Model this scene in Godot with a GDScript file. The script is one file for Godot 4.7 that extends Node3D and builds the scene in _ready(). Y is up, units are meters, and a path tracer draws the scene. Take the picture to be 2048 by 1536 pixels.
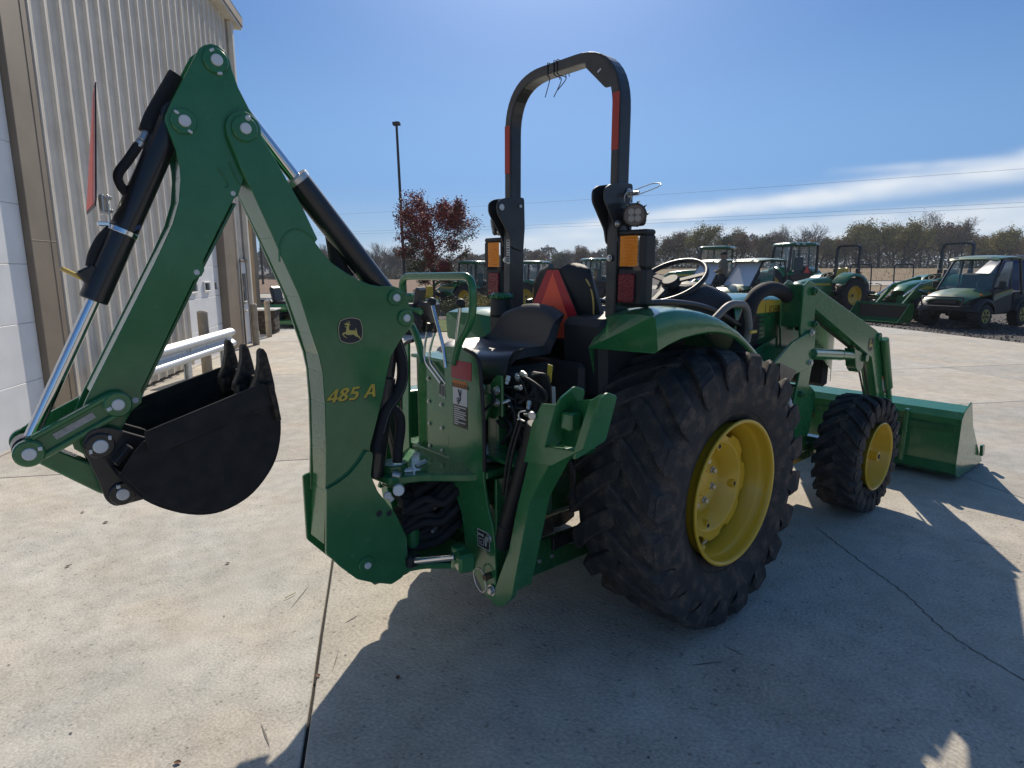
extends Node3D

# ---------------------------------------------------------------- mesh builder
class Mb:
	var v := PackedVector3Array()
	var n := PackedVector3Array()
	var u := PackedVector2Array()
	var c := PackedColorArray()
	var col := Color(1, 1, 1)
	var colored := false
	var marks := PackedInt32Array()
	var hold := false

	func mark() -> void:
		if not hold:
			marks.append(v.size())

	func tri(a: Vector3, b: Vector3, d: Vector3, hint := Vector3.ZERO) -> void:
		var nn := (d - a).cross(b - a)
		if nn.length_squared() < 1e-16:
			return
		nn = nn.normalized()
		if hint != Vector3.ZERO and nn.dot(hint) < 0.0:
			nn = -nn
			var t := b
			b = d
			d = t
		v.append(a); v.append(b); v.append(d)
		for k in 3:
			n.append(nn); c.append(col)
		for q: Vector3 in [a, b, d]:
			var an := nn.abs()
			if an.x >= an.y and an.x >= an.z:
				u.append(Vector2(q.z, q.y))
			elif an.y >= an.z:
				u.append(Vector2(q.x, q.z))
			else:
				u.append(Vector2(q.x, q.y))

	func quad(a: Vector3, b: Vector3, d: Vector3, e: Vector3, hint := Vector3.ZERO) -> void:
		tri(a, b, d, hint)
		tri(a, d, e, hint)

	func trin(a: Vector3, b: Vector3, d: Vector3, na: Vector3, nb: Vector3, nd: Vector3, ua := Vector2.ZERO, ub := Vector2.ZERO, ud := Vector2.ZERO) -> void:
		var g := (d - a).cross(b - a)
		if g.length_squared() < 1e-18:
			return
		v.append(a); n.append(na); u.append(ua)
		if g.dot(na + nb + nd) >= 0.0:
			v.append(b); n.append(nb); u.append(ub)
			v.append(d); n.append(nd); u.append(ud)
		else:
			v.append(d); n.append(nd); u.append(ud)
			v.append(b); n.append(nb); u.append(ub)
		c.append(col); c.append(col); c.append(col)

	# chamfered box
	func box(ctr: Vector3, size: Vector3, b := Basis(), bev := 0.0) -> void:
		mark()
		var h := size * 0.5
		var e := minf(bev, minf(h.x, minf(h.y, h.z)) * 0.9)
		var ax: Array[Vector3] = [b.x, b.y, b.z]
		for k in 3:
			var i := (k + 1) % 3
			var j := (k + 2) % 3
			for s: float in [-1.0, 1.0]:
				var m := ctr + ax[k] * h[k] * s
				var p := ax[i] * (h[i] - e)
				var q := ax[j] * (h[j] - e)
				quad(m - p - q, m + p - q, m + p + q, m - p + q, ax[k] * s)
		if e <= 0.0:
			return
		for k in 3:
			var i := (k + 1) % 3
			var j := (k + 2) % 3
			for si: float in [-1.0, 1.0]:
				for sj: float in [-1.0, 1.0]:
					var p := ctr + ax[i] * h[i] * si + ax[j] * (h[j] - e) * sj
					var q := ctr + ax[i] * (h[i] - e) * si + ax[j] * h[j] * sj
					var w := ax[k] * (h[k] - e)
					quad(p - w, p + w, q + w, q - w, ax[i] * si + ax[j] * sj)
		for sx: float in [-1.0, 1.0]:
			for sy: float in [-1.0, 1.0]:
				for sz: float in [-1.0, 1.0]:
					var f := Vector3(sx, sy, sz)
					var o := ctr + b * (f * (h - Vector3(e, e, e)))
					tri(o + b.x * e * sx, o + b.y * e * sy, o + b.z * e * sz, b * f)

	static func frame(dir: Vector3) -> Basis:
		var z := dir.normalized()
		var x := Vector3.UP.cross(z)
		if x.length() < 0.01:
			x = Vector3.RIGHT.cross(z)
		x = x.normalized()
		return Basis(x, z.cross(x), z)

	# cylinder or cone from a to b with chamfered ends
	func cyl(a: Vector3, b: Vector3, r: float, r2 := -1.0, seg := 16, bev := 0.0, caps := true) -> void:
		mark()
		if r2 < 0.0:
			r2 = r
		var f := frame(b - a)
		var L := (b - a).length()
		var prof := PackedVector2Array()
		if bev > 0.0:
			prof = PackedVector2Array([Vector2(r - bev, 0), Vector2(r, bev), Vector2(r2, L - bev), Vector2(r2 - bev, L)])
		else:
			prof = PackedVector2Array([Vector2(r, 0), Vector2(r2, L)])
		lathe(prof, Transform3D(f, a), seg, false)
		if caps:
			disc(a, -f.z, prof[0].x, seg)
			disc(b, f.z, prof[-1].x, seg)

	func disc(ctr: Vector3, nrm: Vector3, r: float, seg := 16, inner := 0.0) -> void:
		var f := frame(nrm)
		for k in seg:
			var a0 := TAU * k / seg
			var a1 := TAU * (k + 1) / seg
			var p := ctr + (f.x * cos(a0) + f.y * sin(a0)) * r
			var q := ctr + (f.x * cos(a1) + f.y * sin(a1)) * r
			if inner <= 0.0:
				tri(ctr, p, q, nrm)
			else:
				var p2 := ctr + (f.x * cos(a0) + f.y * sin(a0)) * inner
				var q2 := ctr + (f.x * cos(a1) + f.y * sin(a1)) * inner
				quad(p, q, q2, p2, nrm)

	# profile of (radius, height) revolved round z of xf; flat per band along the profile unless smooth
	func lathe(prof: PackedVector2Array, xf: Transform3D, seg := 24, smooth := true, flip := false) -> void:
		var m := prof.size()
		var nr := PackedVector2Array()
		for i in m - 1:
			var d := (prof[i + 1] - prof[i]).normalized()
			nr.append(Vector2(d.y, -d.x) * (-1.0 if flip else 1.0))
		for k in seg:
			var a0 := TAU * k / seg
			var a1 := TAU * (k + 1) / seg
			var c0 := Vector3(cos(a0), sin(a0), 0)
			var c1 := Vector3(cos(a1), sin(a1), 0)
			for i in m - 1:
				var ni := nr[i]
				var nj := nr[i]
				if smooth:
					if i > 0 and nr[i].dot(nr[i - 1]) > 0.5:
						ni = (nr[i] + nr[i - 1]).normalized()
					if i < m - 2 and nr[i].dot(nr[i + 1]) > 0.5:
						nj = (nr[i] + nr[i + 1]).normalized()
				var z := Vector3(0, 0, 1)
				var p00 := xf * (c0 * prof[i].x + z * prof[i].y)
				var p01 := xf * (c1 * prof[i].x + z * prof[i].y)
				var p10 := xf * (c0 * prof[i + 1].x + z * prof[i + 1].y)
				var p11 := xf * (c1 * prof[i + 1].x + z * prof[i + 1].y)
				var n00 := xf.basis * (c0 * ni.x + z * ni.y)
				var n01 := xf.basis * (c1 * ni.x + z * ni.y)
				var n10 := xf.basis * (c0 * nj.x + z * nj.y)
				var n11 := xf.basis * (c1 * nj.x + z * nj.y)
				var u0 := Vector2(a0, prof[i].y)
				var u1 := Vector2(a1, prof[i + 1].y)
				trin(p00, p01, p11, n00, n01, n11, u0, Vector2(a1, prof[i].y), u1)
				trin(p00, p11, p10, n00, n11, n10, u0, u1, Vector2(a0, prof[i + 1].y))

	func tube(pts: PackedVector3Array, r: float, seg := 8, r_end := -1.0) -> void:
		mark()
		var m := pts.size()
		if r_end < 0.0:
			r_end = r
		var t := (pts[1] - pts[0]).normalized()
		var f := frame(t)
		var rings: Array[PackedVector3Array] = []
		var nrms: Array[PackedVector3Array] = []
		for i in m:
			var tt: Vector3
			if i == 0:
				tt = (pts[1] - pts[0]).normalized()
			elif i == m - 1:
				tt = (pts[m - 1] - pts[m - 2]).normalized()
			else:
				tt = ((pts[i + 1] - pts[i]).normalized() + (pts[i] - pts[i - 1]).normalized()).normalized()
			var ax := f.z.cross(tt)
			if ax.length() > 1e-5:
				f = Basis(ax.normalized(), f.z.angle_to(tt)) * f
			var rr := lerpf(r, r_end, float(i) / (m - 1))
			var ring := PackedVector3Array()
			var nn := PackedVector3Array()
			for k in seg + 1:
				var a := TAU * k / seg
				var d := f.x * cos(a) + f.y * sin(a)
				nn.append(d)
				ring.append(pts[i] + d * rr)
			rings.append(ring)
			nrms.append(nn)
		for i in m - 1:
			for k in seg:
				trin(rings[i][k], rings[i][k + 1], rings[i + 1][k + 1], nrms[i][k], nrms[i][k + 1], nrms[i + 1][k + 1], Vector2(i, k), Vector2(i, k + 1), Vector2(i + 1, k + 1))
				trin(rings[i][k], rings[i + 1][k + 1], rings[i + 1][k], nrms[i][k], nrms[i + 1][k + 1], nrms[i + 1][k], Vector2(i, k), Vector2(i + 1, k + 1), Vector2(i + 1, k))
		if seg > 3:
			disc(pts[0], -(pts[1] - pts[0]).normalized(), r, seg)
			disc(pts[m - 1], (pts[m - 1] - pts[m - 2]).normalized(), r_end, seg)

	# closed outline in the xy plane of xf, extruded along its z from z0 to z1, edges chamfered
	func plate(poly: PackedVector2Array, xf: Transform3D, z0: float, z1: float, bev := 0.0015) -> void:
		mark()
		var p := PackedVector2Array(poly)
		if Geometry2D.is_polygon_clockwise(p):
			p.reverse()
		var m := p.size()
		var ins := PackedVector2Array()
		for i in m:
			var d0 := (p[i] - p[(i + m - 1) % m]).normalized()
			var d1 := (p[(i + 1) % m] - p[i]).normalized()
			var n0 := Vector2(-d0.y, d0.x)
			var n1 := Vector2(-d1.y, d1.x)
			var mi := (n0 + n1)
			var k := mi.length_squared()
			mi = mi * (2.0 / k) if k > 0.4 else mi.normalized()
			ins.append(p[i] + mi * bev)
		var idx := Geometry2D.triangulate_polygon(ins)
		var zs := [z0, z1]
		for s in 2:
			var hint := xf.basis.z * (-1.0 if s == 0 else 1.0)
			var z: float = zs[s]
			for t in range(0, idx.size(), 3):
				tri(xf * Vector3(ins[idx[t]].x, ins[idx[t]].y, z), xf * Vector3(ins[idx[t + 1]].x, ins[idx[t + 1]].y, z), xf * Vector3(ins[idx[t + 2]].x, ins[idx[t + 2]].y, z), hint)
			var zi := z + (bev if s == 0 else -bev)
			if bev > 0.0:
				for i in m:
					var j := (i + 1) % m
					var d := (p[j] - p[i]).normalized()
					quad(xf * Vector3(ins[i].x, ins[i].y, z), xf * Vector3(ins[j].x, ins[j].y, z), xf * Vector3(p[j].x, p[j].y, zi), xf * Vector3(p[i].x, p[i].y, zi), hint + xf.basis * Vector3(d.y, -d.x, 0))
		for i in m:
			var j := (i + 1) % m
			var d := (p[j] - p[i]).normalized()
			quad(xf * Vector3(p[i].x, p[i].y, z0 + bev), xf * Vector3(p[j].x, p[j].y, z0 + bev), xf * Vector3(p[j].x, p[j].y, z1 - bev), xf * Vector3(p[i].x, p[i].y, z1 - bev), xf.basis * Vector3(d.y, -d.x, 0))

	# smooth surface through rows of points, given thickness towards -normal
	func surf(rows: Array, closed_u := false, thick := 0.0, smooth := true) -> void:
		var R := rows.size()
		var C: int = rows[0].size()
		var nm: Array[PackedVector3Array] = []
		for i in R:
			var line := PackedVector3Array()
			for j in C:
				var i0: int = maxi(i - 1, 0)
				var i1: int = mini(i + 1, R - 1)
				var j0 := j - 1
				var j1 := j + 1
				if closed_u:
					j0 = (j - 1 + C) % C
					j1 = (j + 1) % C
				else:
					j0 = maxi(j0, 0)
					j1 = mini(j1, C - 1)
				var a: Vector3 = rows[i1][j] - rows[i0][j]
				var b: Vector3 = rows[i][j1] - rows[i][j0]
				line.append(a.cross(b).normalized())
			nm.append(line)
		var cols := C if closed_u else C - 1
		for pass_no in (2 if thick > 0.0 else 1):
			var off := -thick if pass_no == 1 else 0.0
			var sg := -1.0 if pass_no == 1 else 1.0
			for i in R - 1:
				for j in cols:
					var k := (j + 1) % C
					var a: Vector3 = rows[i][j] + nm[i][j] * off
					var b: Vector3 = rows[i][k] + nm[i][k] * off
					var d: Vector3 = rows[i + 1][k] + nm[i + 1][k] * off
					var e: Vector3 = rows[i + 1][j] + nm[i + 1][j] * off
					if smooth:
						trin(a, b, d, nm[i][j] * sg, nm[i][k] * sg, nm[i + 1][k] * sg, Vector2(i, j), Vector2(i, j + 1), Vector2(i + 1, j + 1))
						trin(a, d, e, nm[i][j] * sg, nm[i + 1][k] * sg, nm[i + 1][j] * sg, Vector2(i, j), Vector2(i + 1, j + 1), Vector2(i + 1, j))
					else:
						quad(a, b, d, e, nm[i][j] * sg)
		if thick > 0.0:
			for i in R - 1:
				for j: int in ([] if closed_u else [0, C - 1]):
					quad(rows[i][j], rows[i + 1][j], rows[i + 1][j] - nm[i + 1][j] * thick, rows[i][j] - nm[i][j] * thick)
			for j in cols:
				var k := (j + 1) % C
				for i: int in [0, R - 1]:
					quad(rows[i][j], rows[i][k], rows[i][k] - nm[i][k] * thick, rows[i][j] - nm[i][j] * thick)

	func ball(ctr: Vector3, rad: Vector3, seg := 14, b := Basis()) -> void:
		mark()
		var rings := seg / 2
		for i in rings:
			var t0 := PI * i / rings
			var t1 := PI * (i + 1) / rings
			for k in seg:
				var a0 := TAU * k / seg
				var a1 := TAU * (k + 1) / seg
				var q: Array[Vector3] = [Vector3(sin(t0) * cos(a0), cos(t0), sin(t0) * sin(a0)), Vector3(sin(t0) * cos(a1), cos(t0), sin(t0) * sin(a1)), Vector3(sin(t1) * cos(a1), cos(t1), sin(t1) * sin(a1)), Vector3(sin(t1) * cos(a0), cos(t1), sin(t1) * sin(a0))]
				trin(ctr + b * (q[0] * rad), ctr + b * (q[1] * rad), ctr + b * (q[2] * rad), b * q[0], b * q[1], b * q[2])
				trin(ctr + b * (q[0] * rad), ctr + b * (q[2] * rad), ctr + b * (q[3] * rad), b * q[0], b * q[2], b * q[3])

	# profile (closed, in x-y) carried along pts, 'up' keeps its y axis
	func sweep(pts: PackedVector3Array, prof: PackedVector2Array, side: Vector3) -> void:
		var m := pts.size()
		var q := prof.size()
		var ringz: Array[PackedVector3Array] = []
		for i in m:
			var t0 := (pts[i] - pts[maxi(i - 1, 0)]).normalized() if i > 0 else (pts[1] - pts[0]).normalized()
			var t1 := (pts[mini(i + 1, m - 1)] - pts[i]).normalized() if i < m - 1 else t0
			var t := (t0 + t1).normalized()
			var x := (side - t * side.dot(t)).normalized()
			var y := t.cross(x)
			var stretch := 1.0 / maxf(0.5, t.dot(t0))
			var ring := PackedVector3Array()
			for k in q:
				ring.append(pts[i] + x * prof[k].x + y * prof[k].y * stretch)
			ringz.append(ring)
		for i in m - 1:
			var mid := (pts[i] + pts[i + 1]) * 0.5
			for k in q:
				var l := (k + 1) % q
				var ctr := (ringz[i][k] + ringz[i + 1][l]) * 0.5
				quad(ringz[i][k], ringz[i][l], ringz[i + 1][l], ringz[i + 1][k], ctr - mid)
		for e: int in [0, m - 1]:
			var hint := (pts[0] - pts[1]) if e == 0 else (pts[m - 1] - pts[m - 2])
			for k in range(1, q - 1):
				tri(ringz[e][0], ringz[e][k], ringz[e][k + 1], hint)

	func leaf(p: Vector3, ax: Vector3, sd: Vector3) -> void:
		quad(p - sd, p + ax * 0.5 - sd * 0.2, p + sd + ax * 0.2, p - ax * 0.5)

	func mesh() -> ArrayMesh:
		var m := ArrayMesh.new()
		var arr := []
		arr.resize(Mesh.ARRAY_MAX)
		arr[Mesh.ARRAY_VERTEX] = v
		arr[Mesh.ARRAY_NORMAL] = n
		arr[Mesh.ARRAY_TEX_UV] = u
		if colored:
			arr[Mesh.ARRAY_COLOR] = c
		if v.size() > 0:
			m.add_surface_from_arrays(Mesh.PRIMITIVE_TRIANGLES, arr)
		return m


# ---------------------------------------------------------------- small helpers
var M := {}
var used := {}
var rng := RandomNumberGenerator.new()
var root: Node3D      # the thing that parts are being added to

func lin(r: float, g: float, b: float, a := 1.0) -> Color:
	var k := Color(r, g, b).linear_to_srgb()
	k.a = a
	return k

func mt(called: String, c: Color, rough := 0.5, metal := 0.0) -> StandardMaterial3D:
	var m := StandardMaterial3D.new()
	m.resource_name = called
	m.albedo_color = c
	m.roughness = rough
	m.metallic = metal
	m.cull_mode = BaseMaterial3D.CULL_DISABLED
	M[called] = m
	return m

func glass(called: String, c: Color, a: float, rough := 0.04) -> StandardMaterial3D:
	var m := mt(called, c, rough)
	m.albedo_color.a = a
	m.transparency = BaseMaterial3D.TRANSPARENCY_ALPHA
	return m

func numbered(s: String) -> String:
	if not used.has(s):
		used[s] = 0
		return s
	used[s] += 1
	return "%s_%03d" % [s, used[s]]

func tag(o: Node3D, label: String, category: String, group := "") -> void:
	o.set_meta("label", label)
	o.set_meta("category", category)
	if group != "":
		o.set_meta("group", group)

func thing(called: String, label: String, category: String, at := Vector3.ZERO, turn := 0.0, group := "") -> Node3D:
	var o := Node3D.new()
	o.name = numbered(called)
	add_child(o, true)
	o.position = at
	o.rotation.y = deg_to_rad(turn)
	tag(o, label, category, group)
	root = o
	return o

func sub_name(parent: Node, called: String) -> String:
	var s := called
	var k := 0
	while parent.has_node(NodePath(s)):
		k += 1
		s = "%s_%03d" % [called, k]
	return s

func part(called: String, mb: Mb, mat: String, parent: Node3D = null) -> MeshInstance3D:
	var o := MeshInstance3D.new()
	var p: Node3D = parent if parent else root
	o.name = sub_name(p, called)
	o.mesh = mb.mesh()
	o.material_override = M[mat]
	p.add_child(o, true)
	return o

# one part for each piece that was added to mb
func pieces(called: String, mb: Mb, mat: String, parent: Node3D = null) -> void:
	for k in mb.marks.size():
		var i := mb.marks[k]
		var j := mb.marks[k + 1] if k + 1 < mb.marks.size() else mb.v.size()
		var m := Mb.new()
		m.v = mb.v.slice(i, j)
		m.n = mb.n.slice(i, j)
		m.u = mb.u.slice(i, j)
		part(called, m, mat, parent)

func struct(called: String, mb: Mb, mat: String, kind := "structure") -> MeshInstance3D:
	var o := MeshInstance3D.new()
	o.name = numbered(called)
	o.mesh = mb.mesh()
	o.material_override = M[mat]
	add_child(o, true)
	o.set_meta("kind", kind)
	return o

func copy(o: Node3D, at: Vector3, turn: float, label := "", s := 1.0) -> Node3D:
	var r: Node3D = o.duplicate()
	r.name = numbered(String(o.name))
	add_child(r, true)
	r.position = at
	r.rotation.y = deg_to_rad(turn)
	r.scale = Vector3(s, s, s)
	if label != "":
		r.set_meta("label", label)
	return r

# tractor axes: l forward of the rear axle, y up, x to the right
func V(l: float, y: float, x: float) -> Vector3:
	return Vector3(x, y, -l)

# plane across x: polygon is (l, y); z of the plate runs along x
func SX() -> Transform3D:
	return Transform3D(Basis(Vector3(0, 0, -1), Vector3(0, 1, 0), Vector3(1, 0, 0)), Vector3.ZERO)

# plane across l: polygon is (x, y); z of the plate runs backwards
func SL(l: float) -> Transform3D:
	return Transform3D(Basis(Vector3(1, 0, 0), Vector3(0, 1, 0), Vector3(0, 0, 1)), Vector3(0, 0, -l))

func P(a: Array) -> PackedVector2Array:
	var r := PackedVector2Array()
	for k in range(0, a.size(), 2):
		r.append(Vector2(a[k], a[k + 1]))
	return r

# the same with every corner rounded
func PR(a: Array, r: float, n := 4) -> PackedVector2Array:
	var p := P(a)
	var out := PackedVector2Array()
	var m := p.size()
	for i in m:
		var b := p[(i + m - 1) % m]
		var d := p[(i + 1) % m]
		var k := minf(r, minf(b.distance_to(p[i]), d.distance_to(p[i])) * 0.45)
		var s := p[i] + (b - p[i]).normalized() * k
		var e := p[i] + (d - p[i]).normalized() * k
		for t in n + 1:
			var f := float(t) / n
			out.append(s.lerp(p[i], f).lerp(p[i].lerp(e, f), f))
	return out

# smooth curve through points (tractor axes l, y, x triples)
func curve3(a: Array, n := 6) -> PackedVector3Array:
	var p := PackedVector3Array()
	for k in range(0, a.size(), 3):
		p.append(V(a[k], a[k + 1], a[k + 2]))
	return smooth3(p, n)

func smooth3(p: PackedVector3Array, n := 6) -> PackedVector3Array:
	var out := PackedVector3Array()
	var m := p.size()
	for i in m - 1:
		for t in n:
			out.append(p[i].cubic_interpolate(p[i + 1], p[maxi(i - 1, 0)], p[mini(i + 2, m - 1)], float(t) / n))
	out.append(p[m - 1])
	return out

# polyline with rounded bends
func bend3(p: PackedVector3Array, r: float, n := 5) -> PackedVector3Array:
	var out := PackedVector3Array([p[0]])
	for i in range(1, p.size() - 1):
		var k := minf(r, minf(p[i].distance_to(p[i - 1]), p[i].distance_to(p[i + 1])) * 0.48)
		var s := p[i] + (p[i - 1] - p[i]).normalized() * k
		var e := p[i] + (p[i + 1] - p[i]).normalized() * k
		for t in n + 1:
			var f := float(t) / n
			out.append(s.lerp(p[i], f).lerp(p[i].lerp(e, f), f))
	out.append(p[p.size() - 1])
	return out

func mbox(ctr: Vector3, size: Vector3, b := Basis(), bev := 0.004) -> Mb:
	var m := Mb.new()
	m.box(ctr, size, b, bev)
	return m

# beam of rectangular section between two points; w along 'side', h across it
func beam(m: Mb, a: Vector3, b: Vector3, w: float, h: float, side: Vector3, bev := 0.004) -> void:
	var z := (b - a).normalized()
	var x := (side - z * side.dot(z)).normalized()
	m.box((a + b) * 0.5, Vector3(w, h, (b - a).length()), Basis(x, z.cross(x), z), bev)

func ring_prof(r_out: float, r_in: float, w: float) -> PackedVector2Array:
	return PackedVector2Array([Vector2(r_in, -w), Vector2(r_out, -w), Vector2(r_out, w), Vector2(r_in, w), Vector2(r_in, -w)])

func hexbolt(m: Mb, at: Vector3, dir: Vector3, r := 0.011, h := 0.008) -> void:
	m.mark()
	m.hold = true
	m.cyl(at, at + dir.normalized() * h * 0.35, r * 1.45, -1.0, 12, 0.0008)
	m.cyl(at + dir.normalized() * h * 0.35, at + dir.normalized() * h * 1.2, r, -1.0, 6, 0.0012)
	m.hold = false

# ---------------------------------------------------------------- textures
func noise_img(size: int, freq: float, oct: int, seed_no: int, kind := FastNoiseLite.TYPE_SIMPLEX_SMOOTH, fract := FastNoiseLite.FRACTAL_FBM) -> PackedByteArray:
	var f := FastNoiseLite.new()
	f.seed = seed_no
	f.noise_type = kind
	f.frequency = freq
	f.fractal_type = fract
	f.fractal_octaves = oct
	var im := f.get_seamless_image(size, size, false, false, 0.12, true)
	im.convert(Image.FORMAT_L8)
	return im.get_data()

func tex_rgb(size: int, data: PackedByteArray) -> ImageTexture:
	return ImageTexture.create_from_image(Image.create_from_data(size, size, false, Image.FORMAT_RGB8, data))

func tex_l(size: int, data: PackedByteArray) -> ImageTexture:
	return ImageTexture.create_from_image(Image.create_from_data(size, size, false, Image.FORMAT_L8, data))

func bump_tex(size: int, data: PackedByteArray, strength: float) -> ImageTexture:
	var im := Image.create_from_data(size, size, false, Image.FORMAT_L8, data)
	im.bump_map_to_normal_map(strength)
	return ImageTexture.create_from_image(im)

# colour = lerp(dark, light, noise) for two-noise mottled surfaces, sRGB
func mottle(size: int, a: Color, b: Color, freq: float, oct: int, seed_no: int, contrast := 1.0) -> ImageTexture:
	var d := noise_img(size, freq, oct, seed_no)
	var o := PackedByteArray()
	o.resize(size * size * 3)
	var lut: Array[Color] = []
	for k in 256:
		lut.append(a.lerp(b, clampf((k / 255.0 - 0.5) * contrast + 0.5, 0, 1)))
	for k in size * size:
		var q := lut[d[k]]
		o[k * 3] = q.r8
		o[k * 3 + 1] = q.g8
		o[k * 3 + 2] = q.b8
	return tex_rgb(size, o)

func tri_map(m: StandardMaterial3D, scale: float, world := false) -> void:
	m.uv1_triplanar = true
	m.uv1_world_triplanar = world
	m.uv1_scale = Vector3(scale, scale, scale)

func concrete_textures() -> Array:
	var S := 1024
	var big := noise_img(S, 0.004, 4, 11)
	var mid := noise_img(S, 0.02, 4, 12)
	var fine := noise_img(S, 0.22, 3, 13)
	var pit := noise_img(S, 0.10, 2, 14)
	var streak := noise_img(S, 0.012, 5, 15, FastNoiseLite.TYPE_SIMPLEX_SMOOTH, FastNoiseLite.FRACTAL_RIDGED)
	var o := PackedByteArray()
	o.resize(S * S * 3)
	var h := PackedByteArray()
	h.resize(S * S)
	for y in S:
		for x in S:
			var k := y * S + x
			# broom strokes: the fine noise drawn out along one direction
			var ks := ((y * 4 + x) % S) * S + ((x + (y >> 2)) % S)
			var v := 0.738 + (big[k] - 128) * 0.00030 + (mid[k] - 128) * 0.00034 + (fine[k] - 128) * 0.0007 + (fine[ks] - 128) * 0.0006
			var st := streak[k]
			if st > 205:
				v -= (st - 205) * 0.0014
			var dark := 0.0
			if pit[k] < 62 and mid[k] < 140:
				dark = (62 - pit[k]) / 62.0
				v -= 0.14 * minf(dark * 2.0, 1.0)
			v = clampf(v, 0.0, 1.0)
			var warm := (big[(k + 401) % (S * S)] - 128) * 0.00012
			o[k * 3] = int(clampf(v * 1.0 + warm, 0, 1) * 255)
			o[k * 3 + 1] = int(clampf(v * 0.974, 0, 1) * 255)
			o[k * 3 + 2] = int(clampf(v * 0.922 - warm, 0, 1) * 255)
			h[k] = int(clampf(150 + (fine[k] - 128) * 0.35 + (fine[ks] - 128) * 0.3 - dark * 120, 0, 255))
	return [tex_rgb(S, o), bump_tex(S, h, 2.2)]

func materials() -> void:
	var ct := concrete_textures()
	var c := mt("concrete", Color(1, 1, 1), 0.86)
	c.albedo_texture = ct[0]
	c.normal_enabled = true
	c.normal_texture = ct[1]
	c.normal_scale = 0.7
	c.metallic_specular = 0.35
	c.uv1_triplanar = true
	c.uv1_world_triplanar = true
	c.uv1_scale = Vector3(0.31, 0.31, 0.31)
	c.detail_enabled = true
	c.detail_uv_layer = BaseMaterial3D.DETAIL_UV_1
	# second tone of slab, poured on another day
	var c2: StandardMaterial3D = c.duplicate()
	c2.resource_name = "concrete_old"
	c2.albedo_color = Color(0.955, 0.95, 0.945)
	c2.uv1_scale = Vector3(0.27, 0.27, 0.27)
	c2.uv1_offset = Vector3(0.37, 0.1, 0.71)
	M["concrete_old"] = c2
	c.detail_enabled = false
	c2.detail_enabled = false
	var c3: StandardMaterial3D = c.duplicate()
	c3.resource_name = "concrete_pale"
	c3.albedo_color = Color(1.0, 0.985, 0.965)
	c3.uv1_scale = Vector3(0.23, 0.23, 0.23)
	c3.uv1_offset = Vector3(0.11, 0.3, 0.53)
	M["concrete_pale"] = c3
	mt("joint_filler", lin(0.035, 0.032, 0.03), 0.95)
	mt("tar_mark", lin(0.06, 0.056, 0.052), 0.9)
	mt("crack_grey", lin(0.14, 0.13, 0.115), 0.95)
	mt("scuff", lin(0.20, 0.185, 0.16), 0.9)

	var g := mt("gravel", Color(1, 1, 1), 0.95)
	var gh := noise_img(512, 0.16, 3, 21, FastNoiseLite.TYPE_CELLULAR)
	g.albedo_texture = mottle(512, Color(0.20, 0.19, 0.19), Color(0.52, 0.49, 0.46), 0.15, 3, 22, 1.6)
	g.normal_enabled = true
	g.normal_texture = bump_tex(512, gh, 5.0)
	tri_map(g, 0.35, true)
	var f := mt("field", Color(1, 1, 1), 1.0)
	f.albedo_texture = mottle(512, Color(0.36, 0.27, 0.20), Color(0.60, 0.47, 0.36), 0.05, 4, 23, 1.4)
	tri_map(f, 0.06, true)
	var dg := mt("dry_grass", Color(1, 1, 1), 1.0)
	dg.albedo_texture = mottle(512, Color(0.40, 0.33, 0.22), Color(0.62, 0.53, 0.40), 0.06, 4, 24, 1.5)
	tri_map(dg, 0.1, true)
	var gg := mt("green_grass", Color(1, 1, 1), 1.0)
	gg.albedo_texture = mottle(512, Color(0.20, 0.27, 0.08), Color(0.42, 0.48, 0.16), 0.08, 4, 25, 1.5)
	tri_map(gg, 0.3, true)
	mt("grass_blade", lin(0.13, 0.19, 0.035), 0.8).backlight = Color(0.3, 0.4, 0.1)
	mt("dry_blade", lin(0.26, 0.20, 0.10), 0.9).backlight = Color(0.3, 0.25, 0.1)
	var rd := mt("road", Color(1, 1, 1), 0.9)
	rd.albedo_texture = mottle(256, Color(0.62, 0.59, 0.54), Color(0.74, 0.71, 0.66), 0.05, 3, 26)
	tri_map(rd, 0.2, true)

	# paints: an orange-peel ripple and a faint film of dust
	var peel := bump_tex(256, noise_img(256, 0.05, 2, 31), 1.2)
	var film := noise_img(512, 0.012, 5, 32)
	var fr := PackedByteArray(); fr.resize(512 * 512)
	for k in 512 * 512:
		fr[k] = clampi(160 + int((film[k] - 128) * 0.35), 110, 215)
	var film_tex := tex_l(512, fr)
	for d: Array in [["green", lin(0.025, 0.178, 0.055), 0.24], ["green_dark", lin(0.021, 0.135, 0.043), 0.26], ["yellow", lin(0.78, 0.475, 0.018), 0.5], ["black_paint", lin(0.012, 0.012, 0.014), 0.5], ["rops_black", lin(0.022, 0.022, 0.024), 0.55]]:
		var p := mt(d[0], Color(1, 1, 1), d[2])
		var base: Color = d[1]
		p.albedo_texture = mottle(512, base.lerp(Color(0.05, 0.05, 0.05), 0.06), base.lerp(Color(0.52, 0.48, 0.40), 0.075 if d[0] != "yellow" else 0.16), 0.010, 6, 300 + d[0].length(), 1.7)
		p.roughness_texture = film_tex
		p.roughness_texture_channel = BaseMaterial3D.TEXTURE_CHANNEL_RED
		p.roughness = d[2] * 1.6
		p.normal_enabled = true
		p.normal_texture = peel
		p.normal_scale = 0.035
		tri_map(p, 1.6)
		p.clearcoat_enabled = true
		p.clearcoat = 0.65
		p.clearcoat_roughness = 0.12
		p.metallic_specular = 0.42
	# bucket steel: black paint gone dull, browned where it scrapes
	var bs := mt("bucket_black", Color(1, 1, 1), 0.62)
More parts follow.
